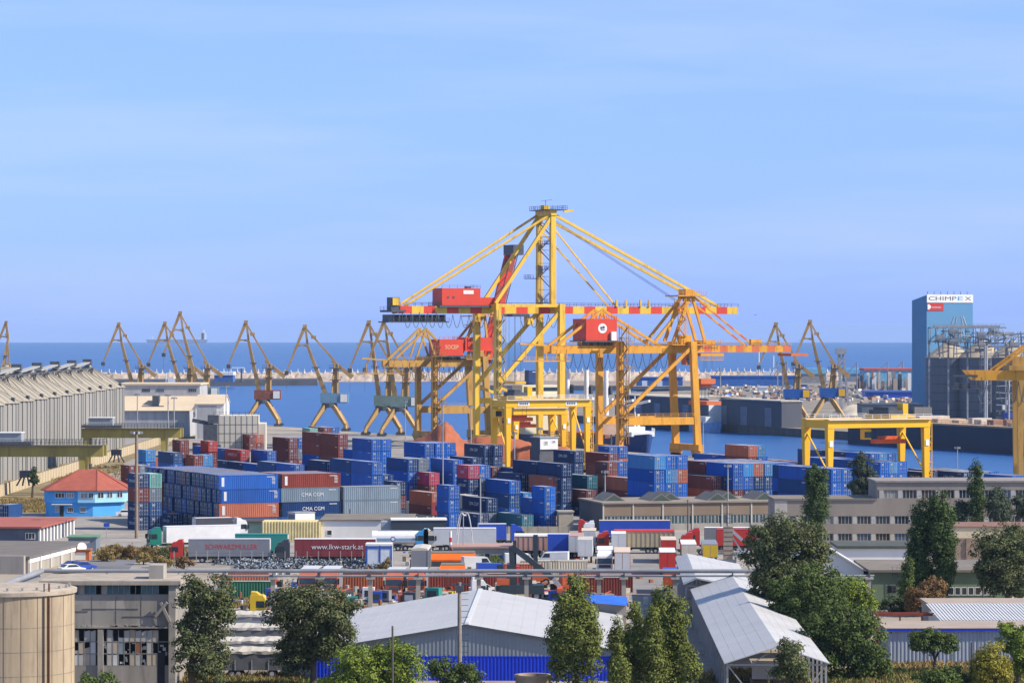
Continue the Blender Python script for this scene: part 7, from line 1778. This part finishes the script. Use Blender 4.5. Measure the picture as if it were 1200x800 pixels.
tree('broad_tree', 'large dark tree at the right edge beside the brick building', 474.0, [(1172,650,30,34),(1196,640,24,28),(1188,680,28,24),(1160,675,16,26)], 'olive', 7500, .42, .24, trunk=1180)
tree('small_tree', 'small round tree with bare trunk before the grey warehouse', 388.0, [(1094,752,28,14),(1078,756,14,9),(1110,757,14,9)], 'green', 2200, .32, .3, trunk=1094)
tree('green_shrub', 'green shrub below the small round tree at the bottom', 366.0, [(1095,796,28,14),(1115,800,16,10)], 'green', 1800, .30, .3)
tree('yellow_tree', 'yellow green tree at the bottom right by the wooden pole', 367.0, [(1163,778,22,22),(1150,788,14,14),(1176,790,14,14)], 'yellow', 2800, .32, .28)
tree('green_tree', 'green tree at the bottom right corner', 372.0, [(1190,752,18,18),(1200,772,16,20),(1182,740,12,10)], 'light', 2600, .32, .28)
tree('dark_shrub', 'dark shrub low between the yellow and round trees', 370.0, [(1130,794,14,12),(1120,790,10,9)], 'dark', 900, .30, .3)
tree('dark_shrub', 'dark bush beside the beige boundary wall at the far left', 795.0, [(38,556,5,11),(41,562,5,7)], 'dark', 500, .5, .4)
tree('green_shrub', 'green thicket in the truck park beside the orange awnings', 588.0, [(572,657,13,9),(583,652,9,7),(562,662,9,6)], 'green', 1300, .36, .3)
tree('green_shrub', 'small green tree top above the dark navy shed', 612.0, [(508,624,9,4),(513,626,8,4)], 'green', 400, .36, .3)
tree('dry_shrub', 'dry bush by the white kiosk and scrap heap', 552.0, [(455,662,7,7),(448,665,6,5)], 'scrub', 400, .32, .3)
for k, (x, y, rx, ry, lf) in enumerate(((125,650,14,7,'scrub'),(150,648,16,7,'dry'),(178,648,14,8,'scrub'),(198,649,14,9,'olive'),(135,644,10,5,'scrub'),(190,658,14,7,'scrub'),(215,660,12,6,'dry'),(168,654,12,5,'scrub'),(236,648,20,5,'scrub'))):
    tree('dry_shrub', 'dry roadside bush below the green cabbed truck, %s from the left' % NTH[k], depth_for(y+7), [(x,y,rx,ry)], lf, 700, .34, .35, group='dry bushes below the green cabbed truck', limbs=3)
# dry grass tufts over the verges: nobody could count them
def grass(name, label, quads, n, leaf, hgt=.5):
    g = np.random.default_rng(4); V_ = []
    for _ in range(n):
        q = quads[int(g.integers(len(quads)))]; x, y = q[0]+(q[1]-q[0])*g.random(), q[2]+(q[3]-q[2])*g.random(); X, Y = gp(x, y)
        for _k in range(5):
            a = g.uniform(0, 6.28); dx, dy = math.cos(a)*.16, math.sin(a)*.16; h = hgt*g.uniform(.4, 1.3); lx, ly = g.normal()*.25, g.normal()*.25; ox, oy = g.normal()*.4, g.normal()*.4
            V_ += [(X+ox-dx,Y+oy-dy,0),(X+ox+dx,Y+oy+dy,0),(X+ox+lx,Y+oy+ly,h)]
    me = bpy.data.meshes.new(name); me.from_pydata(V_, [], [(i,i+1,i+2) for i in range(0, len(V_), 3)]); me.materials.append(LEAF[leaf])
    o = link(name, me); o['kind'] = 'stuff'; o['label'] = label; o['category'] = 'grass'
grass('dry_grass', 'dry yellow grass along verges, wall and fences', [(112,300,643,656),(200,350,790,815),(0,60,585,600),(60,160,545,575),(820,1040,786,812),(1040,1200,776,812),(245,330,700,712)], 5200, 'scrub', .55)
grass('green_grass', 'green grass patches near the bottom edge', [(240,400,796,815),(820,1040,795,815),(1040,1200,785,815),(560,600,650,668)], 2600, 'green', .5)
# ------------------------------------------------------------------ ships, opposite pier, far port
SHW = mat('ship_white', (0.72,0.72,0.70), .5, .06, .3, streak=1); SHB = mat('ship_blue', (0.02,0.05,0.16), .5, .12, .2, streak=1, rust=(0.12,0.06,0.05), rustamt=.3); SHN = mat('ship_dark', (0.020,0.030,0.055), .6, .15, .15, streak=1)
def hull(mb, L_, B, fb, bowflare=4.0, zb=-3.0, up=0.0):
    """bow at local -x end (nearest), stern at +x; open deck closed by a flat face"""
    st = []
    for t, wb, wd, rise in ((-.03,.02,.06,2.2),(.02,.25,.55,1.7),(.07,.6,.88,1.0),(.15,.95,1,.2),(.3,1,1,0),(.85,1,1,0),(.97,.9,1,0),(1,.8,.95,.3)):
        x = L_*t; z1 = fb+rise*up; st.append([(x+(-2.2 if t < 0 else 0)*(0), -B/2*wb, zb), (x-(1.5 if t < .05 else 0), -B/2*wd, z1), (x-(1.5 if t < .05 else 0), B/2*wd, z1), (x, B/2*wb, zb)])
    n = len(mb.v)
    for r_ in st: mb.v += r_
    for i in range(len(st)-1):
        for j in range(4): a = n+i*4+j; b = n+i*4+(j+1)%4; mb.f.append((a, b, b+4, a+4))
    mb.f += [(n+3,n+2,n+1,n), tuple(n+(len(st)-1)*4+j for j in range(4))]
    return mb
# cargo ship alongside the container quay: bow near, white accommodation astern
y0 = 1110.0; bx = quay_x(y0, 15.5); r = thing('cargo_ship', 'blue hulled cargo ship alongside the quay, white forecastle, deck cranes and cream superstructure', 'ship', (bx, y0, -2.5), AV)
Ls = 95.0; hull(MB(), Ls, 15, 5.6, up=1.0).build('hull', SHB, r)
fo = MB(); fo.prism([(-.6,-4.2),(7,-7.0),(11,-7.0),(11,7.0),(7,7.0),(-.6,4.2)], 6.9, 8.4); fo.box(4,10,-3,3,8.41,10.0); railing(fo, [(-.6,-4.2,8.4),(7,-7.0,8.4)],1.1,1.5); fo.build('forecastle', SHW, r)
fm = MB(); fm.tube((5.5,0,10),(5.5,0,20),.35,.2); fm.beam((5.5,-1.6,16.5),(5.5,1.6,16.5),.2); fm.beam((7.5,-2.3,8.4),(7.5,-2.3,14),.8); fm.beam((7.5,2.3,8.4),(7.5,2.3,14),.8); fm.build('foremast', SHW, r)
for k, xx in enumerate((15, 27, 42, 57)):
    p = MB(); p.tube((xx,0,5.6),(xx,0,24),1.0,.85,k=14); p.tube((xx,0,24),(xx,0,28),.8,.7,k=12); c = p.build('crane_post', SHW, r)
    MB().box(xx-1.4,xx+1.4,-1.7,-1.1,20,23).build('crane_cab', STEEL, c); MB().beam((xx,-1.6,16.5),(xx-15,-2.6,18.4),.7,.8).build('crane_jib', SHW, c)
for k, xx in enumerate((21, 34.5, 49.5, 64)): MB().box(xx-4.5, xx+4.5, -5.5, 5.5, 5.62, 7.2).build('hatch_cover', mat('hatch_red', (0.30,0.09,0.06), .7), r)
sx = 82
su = MB().box(sx-6,sx+6,-7,7,5.63,14).box(sx-5,sx+5,-6.5,6.5,14.01,19.5).box(sx-4.4,sx+4,-7.4,7.4,19.51,22.5).build('superstructure', mat('ship_cream', (0.70,0.64,0.45), .6, .06, .3), r)
MB().box(sx-6.3,sx+6.3,-7.4,7.4,12.4,13.0).build('green_deck_edge', mat('deck_green', (0.05,0.22,0.14), .6), su)
MB().box(sx-4.46,sx-4.41,-6.9,6.9,20.4,21.7).build('bridge_window', GLASS, su); MB().box(sx-4.2,sx+4.0,-7.46,-7.41,20.4,21.7).build('bridge_window', GLASS, su)
for zz in (15.2, 17.4): MB().box(sx-5.06,sx-5.01,-6.8,6.8,zz,zz+.9).build('cabin_windows', GLASS, su)
MB().box(sx+1,sx+4.5,-2.5,2.5,22.51,27.5).build('funnel', SHB, su); mm = MB(); mm.tube((sx-2,0,22.5),(sx-2,0,31),.3,.15); mm.beam((sx-2,-2.5,27),(sx-2,2.5,27),.2); mm.build('radar_mast', SHW, su)
# long dark ship along the opposite pier at right
y1 = 1290.0; Xs = lambda y: QA[0] + (QB[0]-QA[0])*(y-QA[1])/(QB[1]-QA[1]); an = math.atan2(QB[1]-QA[1], QB[0]-QA[0])
r = thing('bulk_ship', 'long dark hulled ship with a rusty brown cluttered deck along the opposite quay', 'ship', (Xs(1080.0)-11, 1080.0, -2.5), an)
LL = 205.0; m = MB(); m.xprism([(-9,-3),(9,-3),(9.3,8.3),(-9.3,8.3)], -60, LL-12); m.prism([(LL-12.01,-9.2),(LL-12.01,9.2),(LL,3),(LL,-3)][::-1], -3, 8.4); m.build('hull', SHN, r)
dk = MB().box(-60,LL-13,-9,9,8.32,8.9); dk.build('deck', mat('deck_rust', (0.42,0.28,0.18), .9, .25, .2, rust=(0.22,0.11,0.07)), r)
jr2 = random.Random(21)
for k in range(26):
    xx = -50+k*9.3+jr2.uniform(-2,2); w = jr2.uniform(2,7); MB().box(xx, xx+w, -7, jr2.uniform(-2,6), 8.91, 9.4+jr2.uniform(.3,1.6)).build('deck_cargo', rnd.choice([mat('cargo_tan', (0.50,0.37,0.25), .9, .2, .4), mat('cargo_brown', (0.28,0.15,0.10), .9, .2, .4), mat('cargo_pale', (0.55,0.48,0.40), .9, .2, .4)]), r)
rl = MB(); railing(rl, [(-60,9.1,8.9),(LL-13,9.1,8.9)], 1.2, 3, .06); rl.build('railing', mat('cargo_tan', (0.5,0.37,0.25)), r)
bp_ = MB()
for k in range(20):
    a, b = 2*PI*k/20, 2*PI*(k+1)/20; bp_.tube((3+2.0*math.cos(a), 9.6, 4.6+2.9*math.sin(a)), (3+2.0*math.cos(b), 9.6, 4.6+2.9*math.sin(b)), .28, k=6)
bp_.build('ring_fender', STEEL, r)
r = thing('patrol_boat', 'small pale blue boat moored at the opposite quay', 'boat', (xat(852,1395)-4, 1385, -2.5), AV); hull(MB(), 22, 5, 3.6, up=.4).build('hull', mat('boat_blue', (0.18,0.30,0.50), .5), r); MB().box(8,17,-1.8,1.8,3.62,6.2).build('deckhouse', SHW, r)
# warehouses on the opposite pier
DW = mat('pier_warehouse_dark', (0.095,0.10,0.12), .85, .15, .1, streak=1); SAND = mat('pale_sand', (0.52,0.46,0.37), .95, .2, .1, bump=.4, rust=(0.33,0.26,0.2)); LDOOR = mat('door_greyblue', (0.19,0.20,0.24), .8)
def pier_wh(label, px, pyb, L_, dp, h, doors, endm=None):
    X, Y = gp(px, pyb, .4); r = thing('quay_warehouse', label, 'warehouse', (X, Y, .4), an, 'warehouses on the opposite quay')
    MB().box(0, L_, -dp, 0, 0, h).build('wall', DW, r); MB().box(-.3, L_+.3, -dp-.3, .4, h+.01, h+.5).build('roof', mat('pier_roof', (0.46,0.41,0.34), .95, .3, .12, rust=(0.25,0.21,0.17), rustamt=.7), r)
    for a in doors: MB().box(L_*a, L_*a+6, .003, .12, 0, h*.75).build('door', LDOOR, r)
    if endm: MB().box(-.12, -.003, -dp+.3, -.2, 0, h-.2).build('gable_end', endm, r)
    return r
pier_wh('dark warehouse with three grey doors behind the blue portal cranes', 916, 501, 74, 9, 10.2, (.12,.42,.68))
pier_wh('dark warehouse with white gable end behind the amber crane', 830, 497, 95, 24, 10.2, (.2,.5,.7), SHW)
def heap(name, label, cx, cy, wpx, hpx, d, m_, cat='heap', dp=9):
    mound_like = MB(); g = random.Random(int(cx)); k = 18; s = F/d
    for j in range(6):
        f = 1-j/5.0
        for i in range(k): a = 2*PI*i/k; rr = (f**.8)*(1+g.uniform(-.12,.12)); mound_like.v.append((wpx/2/s*rr*math.cos(a), dp*rr*math.sin(a), hpx/s*(1-f**1.4)+g.uniform(-.1,.1)*(j>0)))
    for j in range(5):
        for i in range(k): mound_like.f.append((j*k+i, j*k+(i+1)%k, (j+1)*k+(i+1)%k, (j+1)*k+i))
    mound_like.f.append(tuple(range(5*k, 6*k))); mound_like.sm = True
    o = mound_like.build(name, m_); o.location = (xat(cx, d), d, zat(cy, d)); tag(o, label, cat); return o
for k, (x, y, w, h, d_, lb) in enumerate(((855,470,36,5,1500,'over the roof of the three door warehouse, left'),(890,471,44,5,1500,'over the roof of the three door warehouse, right'),(920,466,40,6,1540,'behind the left blue portal crane'),(780,470,60,4,1620,'behind the amber crane legs'),(1000,470,50,6,1560,'between ship loader and tower'))):
    dd = d_; o = heap('sand_heap', 'pale sand heap on the opposite pier '+lb, x, y, w, h*2.0, dd, SAND, dp=14); o.location.z = .4
for k, (x, d_, w, hh, c, lb) in enumerate(((905,1440,26,1.6,SAND,'near the left portal crane foot'),(880,1420,24,1.4,SAND,'at the quay edge below doors'))):
    o = heap('cargo_heap', 'flat pale cargo heap '+lb, x, 500, w, hh*3, d_, c); o.location.z = .4
# chimpex silo terminal
d = 1500.0; s = F/d; Z = lambda y: zat(y, 1500.0); xk, xr2 = xat(1086, d), xat(1143.5, d); wf_ = (xr2-xk)/U[0]
CB1 = mat('terminal_blue', (0.095,0.25,0.43), .6, .06, .1); CB2 = mat('terminal_blue_side', (0.045,0.12,0.27), .6, .08, .1)
r = thing('silo_tower', 'tall blue silo tower with CHIMPEX sign on a white band', 'tower', (xk, d, .4), AU)
m = MB(); n = len(m.v); dpt = 12.5; zt_ = Z(345.5)-.4
m.v += [(0,0,0),(wf_,0,0),(wf_,dpt,0),(0,dpt,0),(0,0,zt_),(wf_,0,zt_),(wf_,dpt,zt_-2.4),(0,dpt,zt_-2.4)]
m.f += [(0,1,5,4),(1,2,6,5),(2,3,7,6),(3,0,4,7),(4,5,6,7)]; m.build('shaft', CB1, r); 
MB().box(0, wf_, -.25, -.02, Z(354.5)-.4, zt_+.2).build('sign_band', SHW, r)
text_on('CHIMP', r, (wf_*.335, -.28, Z(353.2)-.4), 2.5, STEEL, 0, .03, width=wf_*.60); text_on('E', r, (wf_*.725, -.28, Z(353.2)-.4), 2.5, vm('cyan'), 0, .03, width=wf_*.12); text_on('X', r, (wf_*.89, -.28, Z(353.2)-.4), 2.5, STEEL, 0, .03, width=wf_*.14)
q = MB().box(.3, wf_*.36, -.2, -.02, Z(364)-.4, Z(355.2)-.4).build('red_sign', vm('red'), r); MB().box(.3, 1.3, -.24, -.21, Z(362.5)-.4, Z(356.5)-.4).build('white_mark', SHW, q); MB().tube((1.3,-.21,Z(359.5)-.4),(1.3,-.25,Z(359.5)-.4),.8,k=12).build('white_mark', SHW, q)
text_on('AMEROPA', q, (wf_*.21, -.22, Z(361.3)-.4), .9, SHW, width=wf_*.20)
mt = MB()
for k in range(7): mt.tube((1+k*3.4,1,zt_),(1+k*3.4,1,zt_+1.6),.12,k=5)
mt.build('roof_mast', STEEL, r)
SGR = mat('terminal_silo_grey', (0.125,0.15,0.19), .7, .12, .12, streak=1); TAN = mat('terminal_cone', (0.40,0.325,0.225), .8, .1, .2)
for k, (px, ye, rp, yap, dd) in enumerate(((1112,420,27,402,1490),(1150,420,27,400,1482),(1186,420,27,402,1476),(1218,420,27,402,1470))):
    s_ = F/dd; rr = rp/s_; r = thing('terminal_silo', 'dark grain silo with tan cone roof below the blue tower, %s from the left' % NTH[k], 'silo', (xat(px, dd), dd, .4), 0, 'silos of the blue tower terminal')
    ze = zat(ye, dd); MB().lathe([(rr,0),(rr,ze)], k=40).build('wall', SGR, r); MB().lathe([(rr+.2,ze-.1),(rr+.2,ze+.2),(1.6,zat(yap,dd)),(1.2,zat(yap,dd)+.8)], k=36).build('cone_roof', TAN, r)
    rg = MB()
    for j in range(1,7): rg.lathe([(rr+.05,ze*j/7-.12),(rr+.05,ze*j/7+.12)], k=40)
    rg.build('ring_band', STEEL, r)
r = thing('silo_gallery', 'steel lattice gallery with pale machinery over the terminal silos', 'gallery', (xat(1090,1440), 1440, .4), 0.05); Z = lambda y: zat(y, 1440.0)-.4; w = xat(1215,1440)-xat(1090,1440)
fr0 = random.Random(9); g = MB()
for (za_, zb_) in ((Z(400), Z(384)),):
    for y_ in (0, 5):
        g.beam((0,y_,za_),(w,y_,za_-1),.5); g.beam((0,y_,zb_),(w*.72,y_,zb_),.5)
        for k in range(14): x0 = w*k/14; x1 = w*(k+1)/14; g.beam((x0,y_,za_),(x1,y_,min(zb_,za_+4) if k%2 else zb_*.5+za_*.5),.3); g.beam((x0,y_,za_-1),(x0,y_,zb_ if k < 10 else za_+3),.3)
    g.box(0,w*.7,0,5,zb_,zb_+.3); railing(g, [(0,-.1,zb_+.3),(w*.7,-.1,zb_+.3)],1.4,1.8)
for k in range(6): g.beam((w*k/5.5,2.5,0),(w*k/5.5,2.5,za_),.7)
for k in range(30):                                     # dense catwalks, ducts and struts round the cones
    x0 = fr0.uniform(0, w*.95); z0 = fr0.uniform(Z(418), Z(386)); g.beam((x0, fr0.uniform(-6,3), z0), (x0+fr0.uniform(3,14), fr0.uniform(-6,3), z0+fr0.uniform(-2,2)), fr0.uniform(.25,.7))
    if k % 3 == 0: g.box(x0, x0+fr0.uniform(1.5,4), -5, -2, z0, z0+fr0.uniform(1,2.6)); railing(g, [(x0-1,-5.2,z0),(x0+5,-5.2,z0)], 1.2, 1.2)
for k in range(7): x0 = w*(.08+.13*k); g.beam((x0,-3,Z(420)),(x0+fr0.uniform(-3,3),-1,Z(388)),.45); g.beam((x0+1.4,-3,Z(420)),(x0+1.4,-1,Z(390)),.35)
g.build('lattice', mat('gallery_steel', (0.24,0.26,0.29), .6, .25, .6), r)
MB().box(2,w*.66,.5,4,Z(384)+.31,Z(381)).build('belt_cover', GALV, r); MB().box(w*.55,w*.8,.5,4,Z(393),Z(389)).build('belt_cover', GALV, r)
for px in (1115,1120,1129,1133): x = xat(px,1440)-xat(1090,1440); MB().tube((x,1,Z(381)),(x+(px-1124)*-.15,1,Z(371)),.3,k=8).build('spout', GALV, r)
for px, yt in ((1150,405),(1152,405),(1178,412)): x = xat(px,1440)-xat(1090,1440); MB().tube((x,-9,0),(x,-9,Z(yt)),.5,.5,k=10).build('downpipe', GALV, r)
st = MB(); stairs(st, xat(1152,1440)-xat(1090,1440), -7, 4, Z(402), 4.4, 3, 4); st.build('tower_frame', GALV, r)
for k in range(10): x = w*(.62+.04*k); MB().box(x,x+1.1,-6,-4,3+2.1*(k%5),5+2.1*(k%5)).build('machine', rnd.choice([GALV,SHW,STEEL]), r)
for k in range(7): MB().beam((w*.6,-5.5,2+2.6*k),(w,-5.5,2+2.6*k+(1 if k%2 else -1)),.35).build('pipe', GALV, r)
MB().box(w*.66,w*.82,-9,-6,Z(489),Z(483)).build('blue_bin', vm('blue'), r)
r = thing('grey_terminal_shed', 'long low grey shed left of the blue silo tower', 'shed', (xat(1010,1440), 1440, .4), 0); MB().box(0, xat(1082,1440)-xat(1010,1440), 0, 20, 0, zat(474,1440)-.4).build('wall', SGR, r); MB().box(0, xat(1082,1440)-xat(1010,1440), -.3, 20.3, zat(474,1440)-.39, zat(473,1440)-.4).build('roof', SGR, r)
MB().box(xat(1070,1440)-xat(1010,1440), xat(1090,1440)-xat(1010,1440), -6, -.31, 0, zat(478,1440)).build('hopper', CONC, r)
# grey ship loader
d = 1560.0; r = thing('ship_loader', 'grey lattice ship loader tower right of the portal cranes across the basin', 'ship loader', (xat(989,d), d, .4), 0); st = MB(); Z = lambda y: zat(y,1560.0)-.4
st.beam((-1,0,0),(-2.2,0,Z(409)),1.1,1.1); st.beam((2.6,0,0),(-.6,0,Z(411)),1.0,1.0); st.beam((-1,3,0),(-2.2,3,Z(409)),1.0)
for k in range(12): st.beam((-1.2-.08*k,0,2.2*k),(2.4-.27*k,0,2.2*k+2),.35)
st.box(-3.6,1,-1,3,Z(415),Z(408)); st.build('lattice_tower', GALV, r)
# ---- far port: blue roofed sheds, ships, cranes, small clutter
def far_box(name, label, cat, x0, x1, yt, yb, wall, roof, d=None, z0=.3, dp=20, doors=0, roofh=.8, group=None):
    d = d or depth_for(yb, z0); X0, X1 = xat(x0,d), xat(x1,d); h = zat(yt,d)-z0
    r = thing(name, label, cat, (X0, d, z0), 0, group); MB().box(0,X1-X0,0,dp,0,h).build('wall', wall, r); MB().box(-.4,X1-X0+.4,-.5,dp+.5,h+.01,h+roofh).build('roof', roof, r)
    for k in range(doors): a = (X1-X0)*(k+.3)/doors; MB().box(a, a+(X1-X0)*.35/doors, -.12,-.01,0,h*.7).build('door', SHW, r)
    return r
RB_ = mat('far_roof_blue', (0.035,0.13,0.42), .6); WB_ = mat('far_wall_blue', (0.05,0.12,0.30), .7); LB_ = mat('far_light_blue', (0.15,0.40,0.62), .7); RR_ = mat('far_roof_red', (0.48,0.11,0.07), .7); FG = mat('far_grey', (0.25,0.25,0.26), .8); FT = mat('far_tan', (0.42,0.32,0.25), .9, .2, .1)
far_box('far_shed', 'far blue shed with pale front panels behind the amber crane', 'shed', 747, 800, 443, 452.5, WB_, RB_, doors=3)
far_box('far_shed', 'long far blue roofed shed under the amber boom', 'shed', 835, 936, 441.5, 452.5, RB_, RB_)
far_box('far_shed', 'far light blue shed between the two blue portal cranes', 'shed', 936, 968, 438, 449, FG, LB_, roofh=4)
far_box('far_shed', 'far light blue low shed right of the ship loader', 'shed', 990, 1010, 438, 447, FG, LB_, roofh=4)
far_box('far_store', 'far light blue building with red roof left of the blue silo tower', 'store building', 1013, 1072, 434, 456, LB_, RR_, dp=30, roofh=1.4)
far_box('far_shed', 'low vivid blue far shed left of the blue silo tower base', 'shed', 1014, 1072, 459.5, 466, vm('blue'), RB_, z0=.4)
far_box('far_shed', 'tiny white hut on the far pier under the boom tip', 'hut', 889, 900, 454, 460, SHW, SHW, dp=6)
far_box('far_shed', 'low pinkish shed on the far pier behind the amber crane', 'shed', 742, 840, 452.8, 456, FT, FT, z0=.3, dp=8, roofh=.3)
far_box('jetty_shed', 'white and blue shed on the far jetty left of the stone breakwater middle', 'shed', 251, 273, 439.5, 447.5, WB_, SHW, d=2480.0, z0=1.2, roofh=2.4)
r = thing('jetty_sign_mast', 'dark T shaped mast on the far jetty', 'mast', (xat(283,2470), 2470, 1.2), 0); MB().tube((0,0,0),(0,0,zat(431,2470)-1.2),.7,.6,k=8).build('pole', STEEL, r); MB().box(-7,2,-.6,.6,zat(431.5,2470)-1.2,zat(430,2470)-1.2).build('arm', SHW, r)
def far_ship(label, x0, x1, ywl, d, hm, hh, sup, cranes=(), deck=None):
    zw_ = -2.5-d*d/(2*RE); X0, X1 = xat(x0,d), xat(x1,d); Ls_ = X1-X0; r = thing('far_ship', label, 'ship', (X0, d, zw_), 0)
    m = MB(); m.yprism([(0,hh),(Ls_*.03,-2),(Ls_*.985,-2),(Ls_,hh),(Ls_*.97,hh),(Ls_*.06,hh)], 0, Ls_*.13); m.build('hull', hm, r)
    for a, b, z1 in sup: MB().box(Ls_*a, Ls_*b, Ls_*.02, Ls_*.11, hh+.01, hh+z1).build('superstructure', SHW, r)
    for a, z1 in cranes: MB().tube((Ls_*a,Ls_*.06,hh),(Ls_*a,Ls_*.06,hh+z1),Ls_*.004+.3,k=6).build('mast', SHW, r)
    return r
far_ship('pale tanker far out on the horizon at left', 171, 243, 402, 15500.0, mat('hazed_tanker_hull', (0.25,0.28,0.42), .6), 17, ((.86,.97,30),(.9,.94,44)), ((.1,16),(.45,14),(.62,14)))  # tanker hull colour lightened to paint in the distance haze
far_ship('white superstructure ship moored in the far port under the boom tip', 868, 911, 441, 2380.0, SHB, 4, ((.25,.45,7),(.62,.95,9)), ((.5,26),(.9,20)))
far_ship('small white boat by the stone breakwater at left', 186, 207, 446, 2440.0, SHW, 2.2, ((.5,.9,5),), ((.4,9),))
far_ship('white sailing mast boat behind the amber crane legs', 728, 748, 464, 1900.0, SHW, 2.0, ((.3,.6,3),), ((.5,20),))
for k, (x, yt, d_, lb) in enumerate(((844,431,2300,'left of the boom tip'),(911,424,2300,'near the white ship'),(917,423,2250,'beside the left portal crane'),(922,424,2250,'close to the left portal crane jib'),(1004,425,2200,'beside the light blue low shed'),(1040,424,2200,'above the red roof'),(1058,424,2250,'at the right end of the red roof'))):
    r = thing('far_derrick', 'thin far derrick '+lb, 'derrick', (xat(x,d_), d_, .3), 0, 'thin derricks in the far port'); MB().tube((0,0,0),(0,0,zat(yt,d_)),.5,.35,k=5).build('mast', FG, r); MB().beam((0,0,zat(yt,d_)),(-4-k,0,8),.5).build('boom', FG, r)
fr2 = random.Random(33); FC = [SHW, FG, FT, STEEL, mat('cargo_brown', (0.28,0.15,0.10)), mat('cargo_pale', (0.55,0.48,0.40)), RB_]
m_ = [MB() for _ in FC]
for k in range(1100):
    x = fr2.uniform(820, 1075) if fr2.random() < .8 else fr2.uniform(650, 830); y = fr2.uniform(450, 484) if x > 830 else fr2.uniform(470, 486)
    if x < 1005 and y > 470: continue
    X, Y = gp(x, y, .4); a = fr2.uniform(.8, 5); m_[fr2.choice((0,1,1,2,2,2,3,4,4,5,5,5,6))].rbox((X, Y, .4), a, fr2.uniform(.8,3), fr2.uniform(.3,1.7), fr2.uniform(0,3))
o = multi('port_clutter', [(a, b) for a, b in zip(m_, FC)]); o['kind'] = 'stuff'; o['label'] = 'mixed cargo clutter spread over the far pier'; o['category'] = 'cargo'
m_ = [MB() for _ in FC]
for k in range(500):
    x = fr2.uniform(1005, 1075); y = fr2.uniform(428, 460); d_ = 2250+fr2.uniform(-60,60); a = fr2.uniform(.5,2.5); X = xat(x,d_); z = zat(y,d_)
    if z < .5: continue
    if fr2.random() < .3: m_[fr2.randrange(6)].rbox((X, d_, .3), a, 1.5, fr2.uniform(2,12), 0)
o = multi('plant_clutter', [(a, b) for a, b in zip(m_, FC)]); o['kind'] = 'stuff'; o['label'] = 'pale plant machinery clutter before the red roofed light blue building'; o['category'] = 'machinery'
r = thing('quay_hopper', 'pinkish brown hopper between the amber crane legs', 'hopper', (xat(711,1080), 1080, 0), AU); MB().box(-2.8,2.8,-2,2,6,12).build('bin', mat('hopper_pink', (0.42,0.29,0.23), .8, .15, .4), r)
for sx_ in (-2.4,2.4):
    for sy_ in (-1.6,1.6): MB().beam((sx_,sy_,0),(sx_,sy_,6),.4).build('leg', STEEL, r)
bd_ = thing('gull', 'dark bird gliding in the sky right of the boom', 'bird', at(885, 369, 700)); MB().quad((-.75,0,.18),(-.1,-.12,0),(.1,-.12,0),(0,.14,.02)).quad((.75,0,.18),(0,.14,.02),(-.1,.12,.02),(.1,-.12,0)).build('wings', STEEL, bd_); MB().tube((0,-.3,0),(0,.3,.02),.09,.03,k=6).build('body', STEEL, bd_)
